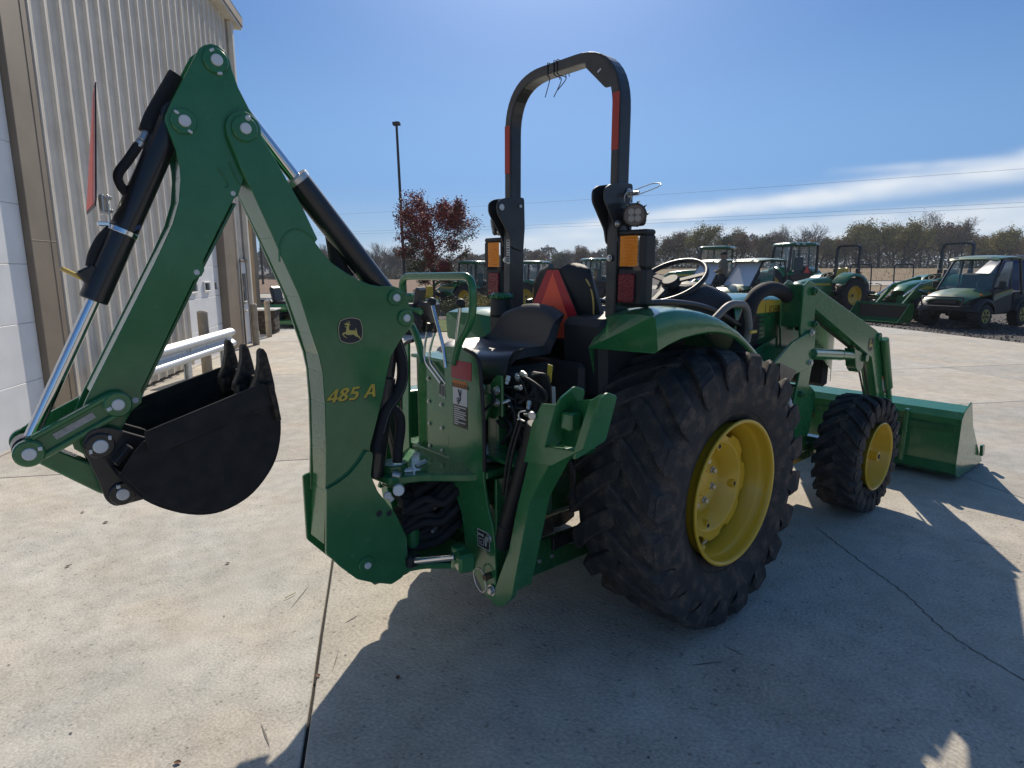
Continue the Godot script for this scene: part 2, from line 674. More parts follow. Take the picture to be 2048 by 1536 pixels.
	bs.albedo_texture = mottle(512, Color(0.09, 0.09, 0.095), Color(0.16, 0.155, 0.15), 0.02, 5, 33, 1.6)
	bs.metallic_specular = 0.4
	tri_map(bs, 1.4)
	var tw := mt("tooth_steel", Color(1, 1, 1), 0.6, 0.35)
	tw.albedo_texture = mottle(256, Color(0.13, 0.115, 0.10), Color(0.30, 0.26, 0.22), 0.03, 5, 34, 1.7)
	tri_map(tw, 5.0)
	# rubber with dried mud on its flanks
	var S := 512
	var d1 := noise_img(S, 0.012, 5, 35)
	var d2 := noise_img(S, 0.09, 4, 36)
	var rb := PackedByteArray(); rb.resize(S * S * 3)
	for k in S * S:
		var m := clampf((d1[k] - 108) / 85.0, 0.0, 1.0) * clampf(d2[k] / 170.0, 0.15, 1.0)
		var base := 0.212 + (d2[k] - 128) * 0.00016 + (d1[k] - 128) * 0.0001
		rb[k * 3] = int(lerpf(base, 0.48, m * 0.75) * 255)
		rb[k * 3 + 1] = int(lerpf(base, 0.405, m * 0.75) * 255)
		rb[k * 3 + 2] = int(lerpf(base * 1.02, 0.335, m * 0.75) * 255)
	var ru := mt("rubber", Color(1, 1, 1), 0.78)
	ru.albedo_texture = tex_rgb(S, rb)
	ru.normal_enabled = true
	ru.normal_texture = bump_tex(S, d2, 1.0)
	ru.normal_scale = 0.5
	ru.metallic_specular = 0.4
	tri_map(ru, 1.7)
	mt("rubber_plain", lin(0.018, 0.018, 0.019), 0.75)
	mt("hose", lin(0.012, 0.012, 0.013), 0.55)
	var sl := mt("sleeve", lin(0.016, 0.016, 0.018), 0.8)
	sl.normal_enabled = true
	sl.normal_texture = bump_tex(256, noise_img(256, 0.09, 2, 37), 3.0)
	sl.normal_scale = 0.6
	tri_map(sl, 9.0)
	var sv := mt("seat_vinyl", lin(0.02, 0.02, 0.022), 0.4)
	sv.normal_enabled = true
	sv.normal_texture = bump_tex(256, noise_img(256, 0.12, 2, 38), 1.5)
	sv.normal_scale = 0.25
	tri_map(sv, 7.0)
	var bp := mt("black_plastic", lin(0.022, 0.022, 0.024), 0.58)
	bp.normal_enabled = true
	bp.normal_texture = bump_tex(256, noise_img(256, 0.15, 2, 39), 1.5)
	bp.normal_scale = 0.25
	tri_map(bp, 6.0)
	mt("grey_plastic", lin(0.17, 0.165, 0.155), 0.55)
	mt("chrome", lin(0.72, 0.73, 0.75), 0.12, 1.0)
	mt("zinc", lin(0.62, 0.61, 0.58), 0.38, 0.85)
	mt("pin_face", lin(0.72, 0.73, 0.72), 0.5, 0.25)
	mt("brass", lin(0.60, 0.42, 0.13), 0.4, 0.7)
	var ga := mt("galvanised", Color(1, 1, 1), 0.45, 0.55)
	ga.albedo_texture = mottle(256, Color(0.70, 0.72, 0.73), Color(0.84, 0.85, 0.86), 0.06, 3, 40, 1.4)
	tri_map(ga, 2.0)
	mt("white_paint", lin(0.72, 0.72, 0.71), 0.5)
	mt("label_white", lin(0.62, 0.62, 0.60), 0.5)
	mt("label_black", lin(0.012, 0.012, 0.013), 0.45)
	mt("label_orange", lin(0.55, 0.17, 0.035), 0.5)
	mt("label_yellow", lin(0.66, 0.47, 0.06), 0.5)
	mt("badge_navy", lin(0.010, 0.013, 0.022), 0.35)
	mt("badge_gold", lin(0.66, 0.52, 0.13), 0.45)
	mt("badge_rim", lin(0.55, 0.48, 0.26), 0.45)
	mt("red_reflector", lin(0.36, 0.012, 0.03), 0.3)
	mt("red_tape", lin(0.42, 0.035, 0.022), 0.45)
	mt("smv_orange", lin(1.0, 0.12, 0.055), 0.5)
	mt("smv_red", lin(0.50, 0.022, 0.035), 0.3)
	mt("smv_back", lin(0.30, 0.30, 0.31), 0.4, 0.6)
	mt("rust_mark", lin(0.12, 0.07, 0.035), 0.8)
	var am := mt("amber_lens", lin(1.0, 0.31, 0.015), 0.15)
	am.normal_enabled = true
	am.normal_texture = bump_tex(128, noise_img(128, 0.09, 2, 41, FastNoiseLite.TYPE_CELLULAR), 6.0)
	am.backlight = Color(1.0, 0.75, 0.3)
	tri_map(am, 9.0)
	var rl := mt("red_lens", lin(0.20, 0.008, 0.018), 0.18)
	rl.normal_enabled = true
	rl.normal_texture = am.normal_texture
	rl.backlight = Color(0.4, 0.02, 0.04)
	tri_map(rl, 9.0)
	glass("lamp_glass", Color(0.9, 0.93, 0.95), 0.12)
	glass("cab_glass", Color(0.45, 0.62, 0.62), 0.22)
	glass("window_glass", Color(0.35, 0.40, 0.42), 0.35)
	mt("lamp_inside", lin(0.10, 0.10, 0.11), 0.2, 0.5)

	# building
	var wp := mt("wall_sheet", Color(1, 1, 1), 0.55)
	wp.albedo_texture = mottle(256, Color(0.80, 0.77, 0.72), Color(0.87, 0.84, 0.79), 0.02, 5, 42, 1.5)
	wp.metallic_specular = 0.4
	tri_map(wp, 0.4)
	var tr := mt("trim_tan", Color(1, 1, 1), 0.6)
	tr.albedo_texture = mottle(256, Color(0.475, 0.425, 0.365), Color(0.53, 0.48, 0.415), 0.015, 5, 43, 1.4)
	tri_map(tr, 0.5)
	var dw := mt("door_white", Color(1, 1, 1), 0.5)
	dw.albedo_texture = mottle(256, Color(0.87, 0.875, 0.88), Color(0.91, 0.915, 0.92), 0.02, 5, 44, 1.5)
	tri_map(dw, 0.5)
	var bo := mt("bollard_paint", Color(1, 1, 1), 0.65)
	bo.albedo_texture = mottle(256, Color(0.56, 0.52, 0.45), Color(0.65, 0.61, 0.54), 0.02, 5, 45, 1.6)
	tri_map(bo, 1.2)
	mt("gasket", lin(0.03, 0.03, 0.032), 0.8)
	mt("roof_metal", lin(0.33, 0.28, 0.23), 0.5)
	mt("dark_pole", lin(0.055, 0.052, 0.05), 0.6)
	mt("cable", lin(0.03, 0.03, 0.035), 0.7)
	var cr := mt("crate_wood", Color(1, 1, 1), 0.9)
	cr.albedo_texture = mottle(256, Color(0.16, 0.14, 0.12), Color(0.30, 0.27, 0.24), 0.02, 4, 46, 1.6)
	tri_map(cr, 1.5)

	# vegetation: leaf colours come from the vertices or the copies
	for d: Array in [["leaf", 0.6, 0.9], ["leaf_far", 0.8, 0.9]]:
		var lf := mt(d[0], Color(1, 1, 1), d[1])
		lf.vertex_color_use_as_albedo = true
		lf.backlight = Color(d[2], d[2], d[2])
		lf.metallic_specular = 0.25
	mt("bark", lin(0.075, 0.062, 0.052), 0.95)
	mt("bark_pale", lin(0.16, 0.14, 0.125), 0.95)
	mt("dead_leaf", lin(0.14, 0.075, 0.04), 0.8)
	mt("straw", lin(0.50, 0.42, 0.26), 0.85)
	mt("pebble", lin(0.11, 0.10, 0.09), 0.9)
	# vehicles farther off
	mt("car_gloss", lin(0.015, 0.03, 0.10), 0.4)
	mt("gold_trim", lin(0.62, 0.48, 0.14), 0.45)
	mt("utv_green", lin(0.035, 0.13, 0.045), 0.25).clearcoat_enabled = true
	mt("silver_sheet", lin(0.66, 0.67, 0.69), 0.5)
	mt("skin", lin(0.32, 0.18, 0.12), 0.6)
	mt("jacket_tan", lin(0.20, 0.165, 0.12), 0.9)
	mt("cloth_dark", lin(0.03, 0.032, 0.038), 0.9)
	mt("hat", lin(0.025, 0.025, 0.028), 0.9)
	mt("orange_light", lin(0.8, 0.22, 0.03), 0.3)
	mt("mud_brown", lin(0.075, 0.05, 0.035), 0.85)

# ---------------------------------------------------------------- sky
func sky_image() -> ImageTexture:
	var W := 1024
	var H := 512
	var im := Image.create(W, H, false, Image.FORMAT_RGBF)
	var f := FastNoiseLite.new()
	f.seed = 5
	f.frequency = 1.0
	f.fractal_octaves = 5
	var sun := Vector3(sin(SUN_AZ) * cos(SUN_EL), sin(SUN_EL), -cos(SUN_AZ) * cos(SUN_EL))
	for j in H:
		var el := 90.0 - (j + 0.5) / H * 180.0
		var e := maxf(el, 0.0)
		var base: Color
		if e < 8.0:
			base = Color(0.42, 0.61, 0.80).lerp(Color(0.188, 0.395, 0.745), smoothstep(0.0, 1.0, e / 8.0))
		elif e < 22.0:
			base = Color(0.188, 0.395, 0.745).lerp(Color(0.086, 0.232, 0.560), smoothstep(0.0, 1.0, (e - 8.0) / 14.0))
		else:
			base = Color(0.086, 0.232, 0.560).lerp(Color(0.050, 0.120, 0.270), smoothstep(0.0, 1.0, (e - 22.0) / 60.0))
		for i in W:
			var az := (i + 0.5) / W * 360.0
			if az > 180.0:
				az -= 360.0
			var ra := deg_to_rad(az)
			var re := deg_to_rad(el)
			var dir := Vector3(sin(ra) * cos(re), sin(re), -cos(ra) * cos(re))
			var gam := rad_to_deg(acos(clampf(dir.dot(sun), -1.0, 1.0)))
			var q := base
			var gl := 1.3 * exp(-gam / 7.5) + 0.13 * exp(-gam / 20.0)
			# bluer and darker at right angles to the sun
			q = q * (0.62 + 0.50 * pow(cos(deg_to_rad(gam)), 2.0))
			q += Color(0.95, 0.97, 1.0) * gl
			if el > -2.0 and el < 26.0 and absf(az) < 75.0:
				# long thin veils low over the horizon
				var n1 := f.get_noise_3d(dir.x * 2.2 + 3.0, el * 0.55 - az * 0.035, dir.z * 2.2)
				var n2 := f.get_noise_3d(dir.x * 7.0, el * 1.1 - az * 0.07, dir.z * 7.0 + 9.0)
				var line := 4.35 + 0.100 * (az - 12.0)
				var w1 := clampf(0.30 + 0.024 * (az + 4.0), 0.12, 1.15)
				var d1 := (el - line + n1 * 0.55) / w1
				var a := smoothstep(1.25, 0.2, absf(d1)) * smoothstep(-8.0, 8.0, az) * clampf(0.92 + n2 * 0.8, 0.0, 1.0)
				var lid := 2.7 + 0.052 * az + n1 * 0.6
				var b := smoothstep(lid + 0.55, lid - 0.35, el) * smoothstep(-22.0, 2.0, az) * clampf(0.80 + n2 * 0.5, 0.0, 0.95)
				var l2 := 6.6 + 0.03 * az
				var cc := smoothstep(1.0, 0.1, absf(el - l2 + n2 * 0.5) / 0.35) * smoothstep(24.0, 34.0, az) * 0.75
				var al := clampf(maxf(maxf(a, b * 0.9), cc), 0.0, 1.0)
				q = q.lerp(Color(0.84, 0.89, 0.94), al * 0.9)
			if el < 0.0:
				q = q.lerp(Color(0.30, 0.29, 0.27), smoothstep(0.0, -4.0, el))
			im.set_pixel(i, j, q)
	return ImageTexture.create_from_image(im)

const SUN_AZ := deg_to_rad(2.5)
const SUN_EL := deg_to_rad(36.0)

func camera_and_light() -> void:
	var cam := Camera3D.new()
	cam.name = "camera"
	add_child(cam)
	cam.position = Vector3(0, 1.594, 0)
	cam.rotation_degrees = Vector3(-10.547, 0, 0)
	cam.fov = 63.73
	cam.near = 0.05
	cam.far = 4000.0
	cam.current = true
	var we := WorldEnvironment.new()
	we.name = "world_environment"
	var e := Environment.new()
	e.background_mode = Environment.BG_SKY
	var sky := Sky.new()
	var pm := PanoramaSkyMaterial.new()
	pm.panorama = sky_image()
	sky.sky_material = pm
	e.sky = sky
	e.tonemap_mode = Environment.TONE_MAPPER_LINEAR
	e.tonemap_exposure = 1.03
	e.fog_enabled = true
	e.fog_density = 0.0006
	e.fog_light_color = Color(0.90, 0.92, 0.94)
	e.sdfgi_enabled = true
	e.ssao_enabled = true
	e.ssil_enabled = true
	we.environment = e
	add_child(we)
	var s := DirectionalLight3D.new()
	s.name = "sun"
	add_child(s)
	var dir := Vector3(sin(SUN_AZ) * cos(SUN_EL), sin(SUN_EL), -cos(SUN_AZ) * cos(SUN_EL))
	s.look_at_from_position(dir * 50.0, Vector3.ZERO, Vector3.UP)
	s.light_color = Color(1.0, 0.955, 0.88)
	s.light_energy = 1.55
	s.light_angular_distance = 0.53
	s.shadow_enabled = true

# ---------------------------------------------------------------- ground
func terr(x: float, z: float) -> float:
	if z < 18.0:
		return -0.03
	var q := x / z
	var w := 1.0 - smoothstep(0.05, 0.28, q)
	var h := -0.03 - w * 0.95 * smoothstep(18.0, 45.0, z) + w * 0.6 * smoothstep(45.0, 112.0, z)
	h += (1.0 - w) * 1.7 * smoothstep(52.0, 108.0, z)
	return h

func sheet(x0: float, x1: float, z0: float, z1: float, nx: int, nz: int, off: float, wob := 0.0, sl := 0.0) -> Mb:
	var m := Mb.new()
	var rows := []
	for j in nz + 1:
		var row := PackedVector3Array()
		for i in nx + 1:
			var x := lerpf(x0, x1, float(i) / nx)
			var z := lerpf(z0, z1, float(j) / nz) + sl * x
			if wob > 0.0 and (j == 0 or j == nz):
				z += wob * sin(x * 1.7 + j) * 0.5 + wob * sin(x * 5.1) * 0.3
			row.append(Vector3(x, terr(x, z) + off, -z))
		rows.append(row)
	m.surf(rows)
	return m

# ground axes of the slabs, turned 12 degrees to the left of the view
func slab_point(a: float, b: float) -> Vector2:
	var t := deg_to_rad(12.2)
	return Vector2(a * cos(t) - b * sin(t), a * sin(t) + b * cos(t))

func ground() -> void:
	var m := Mb.new()
	var xs := [-1500.0, -700.0, -300.0, -150.0, -90.0, -60.0, -40.0, -25.0, -12.0, -5.0, 0.0, 5.0, 12.0, 20.0, 30.0, 45.0, 70.0, 110.0, 200.0, 400.0, 800.0, 1500.0]
	var zs := [-40.0, -10.0, 0.0, 8.0, 14.0, 18.0, 22.0, 27.0, 32.0, 38.0, 45.0, 52.0, 60.0, 70.0, 80.0, 90.0, 100.0, 112.0, 140.0, 200.0, 400.0, 900.0, 2500.0]
	var rows := []
	for z: float in zs:
		var row := PackedVector3Array()
		for x: float in xs:
			row.append(Vector3(x, terr(x, z) - (0.04 if z < 19.0 else 0.0), -z))
		rows.append(row)
	m.surf(rows)
	struct("ground", m, "gravel")
	struct("ploughed_field", sheet(-160.0, 14.0, 64.0, 118.0, 40, 14, 0.03), "field")
	struct("field_road", sheet(-160.0, 16.0, 54.5, 62.0, 40, 4, 0.05), "road")
	struct("far_road", sheet(16.0, 190.0, 58.0, 66.0, 40, 4, 0.05, 0.0, 0.02), "road")
	struct("grass_bank", sheet(20.0, 260.0, 68.0, 112.0, 40, 12, 0.04, 0.0, 0.02), "dry_grass")
	struct("grass_verge", sheet(14.0, 200.0, 44.0, 57.0, 40, 4, 0.03, 0.0, 0.02), "dry_grass")
	struct("grass_island", sheet(-4.6, 5.0, 15.9, 19.6, 20, 8, 0.05, 0.12), "green_grass")
	# blades standing in the island, dry stems on the bank
	for d: Array in [["lawn_blades", "grass_blade", -4.5, 4.9, 16.0, 19.5, 5000, 0.05], ["dry_stems", "dry_blade", 22.0, 150.0, 68.0, 108.0, 9000, 0.20]]:
		var b := Mb.new()
		for k: int in d[6]:
			var x := rng.randf_range(d[2], d[3])
			var z := rng.randf_range(d[4], d[5])
			var y := terr(x, z)
			var h: float = d[7] * rng.randf_range(0.5, 1.4)
			var w: float = h * (0.12 if k % 2 else 0.09)
			var t := rng.randf() * PI
			var p := Vector3(x, y + 0.03, -z)
			var sd := Vector3(cos(t), 0, sin(t)) * w
			b.tri(p - sd, p + sd, p + Vector3(rng.randf_range(-0.3, 0.3) * h, h, rng.randf_range(-0.3, 0.3) * h))
		struct(d[0], b, d[1], "stuff")

	# the yard: slabs cast one by one, joints a finger wide between them
	var yard := Node3D.new()
	yard.name = "concrete_yard"
	add_child(yard)
	yard.set_meta("kind", "structure")
	var av := [-14.4, -9.7, -5.0, -0.30, 4.41, 9.1, 13.8]
	var g := 0.006
	var tones := ["concrete", "concrete_old", "concrete_pale"]
	for i in av.size() - 1:
		var bv := [-8.6, -4.0, 0.65, 5.31, 9.9, 14.5, 19.1]
		if i >= 3:
			bv = [-8.0, -3.4, 1.3, 5.93, 8.32, 12.9, 16.2]
		for j in bv.size() - 1:
			var s := Mb.new()
			var a0: float = av[i] + g
			var a1: float = av[i + 1] - g
			var b0: float = bv[j] + g
			var b1: float = bv[j + 1] - g
			# the yard ends in a ragged edge against the gravel, and runs out along the wall
			var c: Array[Vector2] = []
			var n := 12
			for e: Array in [[a0, b0, a1, b0], [a1, b0, a1, b1], [a1, b1, a0, b1], [a0, b1, a0, b0]]:
				for t in n:
					var f := float(t) / n
					var r := (0.0015 if t > 0 else 0.0)
					c.append(slab_point(lerpf(e[0], e[2], f) + rng.randf_range(-r, r), lerpf(e[1], e[3], f) + rng.randf_range(-r, r)))
			var poly := PackedVector2Array()
			for q in c:
				poly.append(Vector2(q.x, q.y))
			var xf := Transform3D(Basis(Vector3(1, 0, 0), Vector3(0, 0, -1), Vector3(0, 1, 0)), Vector3.ZERO)
			s.plate(poly, xf, -0.12, rng.randf_range(-0.0012, 0.0012), 0.004)
			part("slab", s, tones[(i * 5 + j * 7) % 3], yard)
	var fl := Mb.new()
	var a := slab_point(-14.4, -8.6)
	var b := slab_point(13.8, -8.6)
	var c2 := slab_point(13.8, 16.2)
	var d2 := slab_point(-14.4, 19.1)
	fl.quad(Vector3(a.x, -0.016, -a.y), Vector3(b.x, -0.016, -b.y), Vector3(c2.x, -0.016, -c2.y), Vector3(d2.x, -0.016, -d2.y), Vector3.UP)
	part("joint_filler", fl, "joint_filler", yard)
	# a wandering crack in the slab beside the big wheel, and another short one
	for path: Array in [[1.905, 3.65, 1.93, 3.2, 1.96, 2.83, 1.94, 2.5, 2.02, 2.15, 2.1, 1.7, 2.2, 1.0], [3.9, 9.0, 4.6, 9.2, 5.2, 9.45, 6.1, 9.85]]:
		var pts := PackedVector3Array()
		for k in range(0, path.size(), 2):
			pts.append(Vector3(path[k], 0.0, -path[k + 1]))
		var sm := smooth3(pts, 14)
		var cr := Mb.new()
		for k in sm.size() - 1:
			var w0 := 0.0016 + 0.0022 * absf(sin(k * 1.3)) 
			var w1 := 0.0016 + 0.0022 * absf(sin((k + 1) * 1.3))
			var j0 := Vector3(sin(k * 2.1), 0, cos(k * 1.7)) * 0.006
			var j1 := Vector3(sin((k + 1) * 2.1), 0, cos((k + 1) * 1.7)) * 0.006
			var t := (sm[k + 1] - sm[k]).normalized().cross(Vector3.UP)
			var up := Vector3(0, 0.0028, 0)
			cr.quad(sm[k] + j0 - t * w0 + up, sm[k] + j0 + t * w0 + up, sm[k + 1] + j1 + t * w1 + up, sm[k + 1] + j1 - t * w1 + up, Vector3.UP)
		part("crack", cr, "crack_grey", yard)
	# tyre scuffs and tar specks on the slabs
	var sc := Mb.new()
	for k in 44:
		var p := Vector3(rng.randf_range(-1.2, 3.6), 0.0026, -rng.randf_range(1.5, 7.0))
		var t := rng.randf_range(-0.9, 0.9) + (PI * 0.5 if k % 3 == 0 else 0.2)
		var d := Vector3(cos(t), 0, sin(t))
		var L := rng.randf_range(0.03, 0.13)
		var w := d.cross(Vector3.UP) * rng.randf_range(0.002, 0.005)
		sc.quad(p - d * L, p + w, p + d * L, p - w, Vector3.UP)
	var so := part("scuff_marks", sc, "scuff", yard)
	so.set_meta("kind", "stuff")
	var ts := Mb.new()
	for k in 380:
		var z := 1.6 + 9.0 * pow(rng.randf(), 1.6)
		var p := Vector3(rng.randf_range(-0.85, 0.85) * (z + 1.0), 0.003, -z)
		var r := rng.randf_range(0.002, 0.008)
		var e := rng.randf_range(0.35, 1.0)
		var n := 7
		for q in n:
			var a0 := TAU * q / n
			var a1 := TAU * (q + 1) / n
			ts.tri(p, p + Vector3(cos(a0), 0, sin(a0) * e) * r * (0.7 + 0.3 * sin(q * 2.3)), p + Vector3(cos(a1), 0, sin(a1) * e) * r * (0.7 + 0.3 * sin((q + 1) * 2.3)), Vector3.UP)
	var to := part("dark_specks", ts, "tar_mark", yard)
	to.set_meta("kind", "stuff")
	# loose gravel where the stone lot meets the slabs
	var stone := Mb.new()
	stone.ball(Vector3.ZERO, Vector3(1.0, 0.62, 0.85), 6)
	var mm := MultiMesh.new()
	mm.transform_format = MultiMesh.TRANSFORM_3D
	mm.mesh = stone.mesh()
	var places: Array[Transform3D] = []
	for k in 9000:
		var x := rng.randf_range(8.0, 24.0)
		var z := rng.randf_range(13.4, 26.0)
		var sp := Vector2(x * cos(deg_to_rad(12.2)) + z * sin(deg_to_rad(12.2)), -x * sin(deg_to_rad(12.2)) + z * cos(deg_to_rad(12.2)))
		if sp.y < 16.25 and sp.x < 13.85:
			continue
		var s := rng.randf_range(0.012, 0.034)
		places.append(Transform3D(Basis.from_euler(Vector3(rng.randf(), rng.randf() * 6.0, rng.randf())).scaled(Vector3(s, s, s)), Vector3(x, terr(x, z) - 0.02 + s * 0.2, -z)))
	mm.instance_count = places.size()
	for k in places.size():
		mm.set_instance_transform(k, places[k])
	var mi := MultiMeshInstance3D.new()
	mi.name = "loose_gravel"
	mi.multimesh = mm
	mi.material_override = M["gravel"]
	add_child(mi)
	mi.set_meta("kind", "stuff")

# ---------------------------------------------------------------- tractor with loader and backhoe
func pin(m: Mb, l: float, y: float, x: float, r: float) -> void:
	m.cyl(V(l, y, x - 0.004), V(l, y, x + 0.008), r, -1.0, 20, 0.002)

func boss(m: Mb, l: float, y: float, x: float, r: float, h: float) -> void:
	m.cyl(V(l, y, x - 0.004), V(l, y, x + h), r, -1.0, 24, 0.003)

func tyre_radius(s: float, R: float, W: float) -> float:
	return R - 0.014 * pow(absf(s) / (W * 0.5), 2.0) - 0.05 * pow(absf(s) / (W * 0.5), 9.0)

# tyre round the x axis, its middle at the origin
func tyre_mesh(R: float, W: float, rim: float, n_lugs: int, lug_h: float, sweep_arc: float, lug_w: float, seg := 72) -> Mb:
	var m := Mb.new()
	var xf := SX()
	var pr := PackedVector2Array()
	for q: Array in [[rim - 0.004, 0.375], [rim + 0.010, 0.405], [rim + 0.035, 0.435], [rim + 0.42 * (R - rim), 0.50], [rim + 0.60 * (R - rim), 0.502], [rim + 0.76 * (R - rim), 0.485]]:
		pr.append(Vector2(q[0], q[1] * W))
	for k in 9:
		var s := lerpf(0.455, -0.455, k / 8.0) * W
		pr.append(Vector2(tyre_radius(s, R, W), s))
	for k in range(5, -1, -1):
		pr.append(Vector2(pr[k].x, -pr[k].y))
	m.lathe(pr, xf, seg, true, true)
	# moulded rings on the flank
	for q: Array in [[rim + 0.045, 0.438], [rim + 0.075, 0.452]]:
		for sg: float in [-1.0, 1.0]:
			var rp := PackedVector2Array([Vector2(q[0] - 0.006, sg * (q[1] * W - 0.002)), Vector2(q[0] - 0.002, sg * (q[1] * W + 0.005)), Vector2(q[0] + 0.003, sg * (q[1] * W + 0.005)), Vector2(q[0] + 0.007, sg * (q[1] * W + 0.001))])
			m.lathe(rp, xf, seg, false, sg > 0.0)
	for side: float in [-1.0, 1.0]:
		for k in n_lugs:
			var phi0 := TAU * (k + (0.5 if side > 0.0 else 0.0)) / n_lugs
			var rows := []
			var ts := [0.0, 0.1, 0.28, 0.48, 0.66, 0.82, 0.93, 1.0]
			for i in ts.size():
				var t: float = ts[i]
				var s := lerpf(-0.035 * W / 0.46, W * 0.5 - 0.004, t)
				var arc := sweep_arc * (t - 0.16 * sin(t * PI) * 0.5)
				var w := lug_w * lerpf(0.86, 1.12, t) * (0.72 if i == 0 else 1.0)
				var rb := tyre_radius(s, R, W) - 0.006
				var rt := R + lug_h - 0.006 * t * t - (0.012 if i == ts.size() - 1 else 0.0)
				if i == 0:
					rt -= 0.008
				rows.append(lug_row(s * side, phi0 + arc / R, w, rb, rt, R))
			# the shoulder end runs down the flank
			rows.append(lug_row((W * 0.5 + 0.003) * side, phi0 + sweep_arc * 1.02 / R, lug_w * 1.10, R - 0.075, R + lug_h * 0.25, R))
			rows.append(lug_row((W * 0.5 + 0.007) * side, phi0 + sweep_arc * 1.05 / R, lug_w * 0.92, R - 0.095, R - 0.045, R))
			rows.append(lug_row((W * 0.5 - 0.002) * side, phi0 + sweep_arc * 1.06 / R, lug_w * 0.6, R - 0.125, R - 0.115, R))
			for i in rows.size() - 1:
				for j in 5:
					var a: Vector3 = rows[i][j]
					var b: Vector3 = rows[i][j + 1]
					var d: Vector3 = rows[i + 1][j + 1]
					var e: Vector3 = rows[i + 1][j]
					var ctr := (a + d) * 0.5
					var axis_in := Vector3((rows[i][0].x + rows[i][5].x) * 0.5, 0, 0)
					var base := ((rows[i][0] as Vector3) + (rows[i][5] as Vector3) + (rows[i + 1][0] as Vector3) + (rows[i + 1][5] as Vector3)) * 0.25
					m.quad(a, b, d, e, ctr - base + (base - axis_in).normalized() * 0.004)
			var r0: PackedVector3Array = rows[0]
			for j in range(1, 5):
				m.tri(r0[0], r0[j], r0[j + 1], Vector3(-side, 0, 0))
	return m

func lug_row(s: float, phi: float, w: float, rb: float, rt: float, R: float) -> PackedVector3Array:
	var o := PackedVector3Array()
	for q: Array in [[-0.56, rb], [-0.48, lerpf(rb, rt, 0.8)], [-0.38, rt], [0.38, rt], [0.48, lerpf(rb, rt, 0.8)], [0.56, rb]]:
		var p: float = phi + q[0] * w / R
		o.append(V(cos(p) * q[1], sin(p) * q[1], s))
	return o

func rear_wheel(s: float) -> void:
	var w := Node3D.new()
	w.name = sub_name(root, "rear_wheel")
	root.add_child(w, true)
	w.position = V(0, 0.632, 0.6 * s)
	if s < 0.0:
		w.rotation.y = PI
	var t := part("tyre", tyre_mesh(0.597, 0.435, 0.318, 20, 0.023, 0.20 if s > 0.0 else -0.20, 0.104), "rubber", w)
	var xf := SX()
	xf.origin = Vector3(0.218, 0, 0)
	var rim := Mb.new()
	rim.lathe(PackedVector2Array([Vector2(0.300, -0.43), Vector2(0.326, -0.425), Vector2(0.318, -0.40), Vector2(0.30, -0.36), Vector2(0.29, -0.2), Vector2(0.306, -0.05), Vector2(0.314, -0.016), Vector2(0.326, -0.010), Vector2(0.3275, -0.003), Vector2(0.322, 0.002), Vector2(0.313, 0.0), Vector2(0.309, -0.006), Vector2(0.306, -0.020), Vector2(0.304, -0.045), Vector2(0.297, -0.056), Vector2(0.290, -0.066), Vector2(0.287, -0.105), Vector2(0.279, -0.118), Vector2(0.276, -0.19), Vector2(0.27, -0.30), Vector2(0.28, -0.4)]), xf, 72, true)
	part("rim", rim, "yellow", w)
	# the dished centre: lobed plate, raised pads, nave ring
	var c := Mb.new()
	for k in 8:
		var poly := PackedVector2Array()
		var a0 := TAU * k / 8.0
		for q: Array in [[-0.3927, 0.232], [-0.30, 0.234], [-0.25, 0.252], [0.0, 0.257], [0.25, 0.252], [0.30, 0.234], [0.3927, 0.232], [0.3927, 0.200], [0.0, 0.200], [-0.3927, 0.200]]:
			var a: float = a0 + q[0]
			poly.append(Vector2(cos(a), sin(a)) * q[1])
		c.plate(poly, xf, -0.118, -0.108, 0.003)
	c.lathe(PackedVector2Array([Vector2(0.213, -0.107), Vector2(0.206, -0.104), Vector2(0.200, -0.107), Vector2(0.150, -0.150), Vector2(0.140, -0.172), Vector2(0.132, -0.185), Vector2(0.05, -0.185)]), xf, 48, true)
	part("wheel_centre", c, "yellow", w)
	var hub := Mb.new()
	hub.cyl(Vector3(0.02, 0, 0), Vector3(0.055, 0, 0), 0.060, -1.0, 28, 0.006)
	part("hub", hub, "yellow", w)
	for k in 8:
		var a := TAU * (k + 0.5) / 8.0
		var b := Mb.new()
		hexbolt(b, Vector3(0.033, sin(a) * 0.103, cos(a) * 0.103), Vector3.RIGHT, 0.013, 0.016)
		part("wheel_bolt", b, "zinc", w)
	for k in 4:
		var a := TAU * (k + 0.1) / 4.0
		var e := Mb.new()
		e.cyl(Vector3(0.078, sin(a) * 0.182, cos(a) * 0.182), Vector3(0.103, sin(a) * 0.182, cos(a) * 0.182), 0.024, 0.019, 20, 0.002)
		part("slot_pad", e, "yellow", w)
		var h := Mb.new()
		h.disc(Vector3(0.1036, sin(a) * 0.182, cos(a) * 0.182), Vector3.RIGHT, 0.011, 14)
		part("slot_hole", h, "gasket", w)
	var vv := Mb.new()
	var va := deg_to_rad(-118.0)
	vv.cyl(Vector3(0.135, sin(va) * 0.284, -cos(va) * 0.284), Vector3(0.135, sin(va) * 0.260, -cos(va) * 0.260), 0.018, 0.016, 14, 0.003)
	part("valve_boss", vv, "yellow", w)
	var vs := Mb.new()
	vs.cyl(Vector3(0.135, sin(va) * 0.260, -cos(va) * 0.260), Vector3(0.150, sin(va) * 0.235, -cos(va) * 0.235), 0.007, 0.005, 10)
	part("valve_stem", vs, "zinc", w)

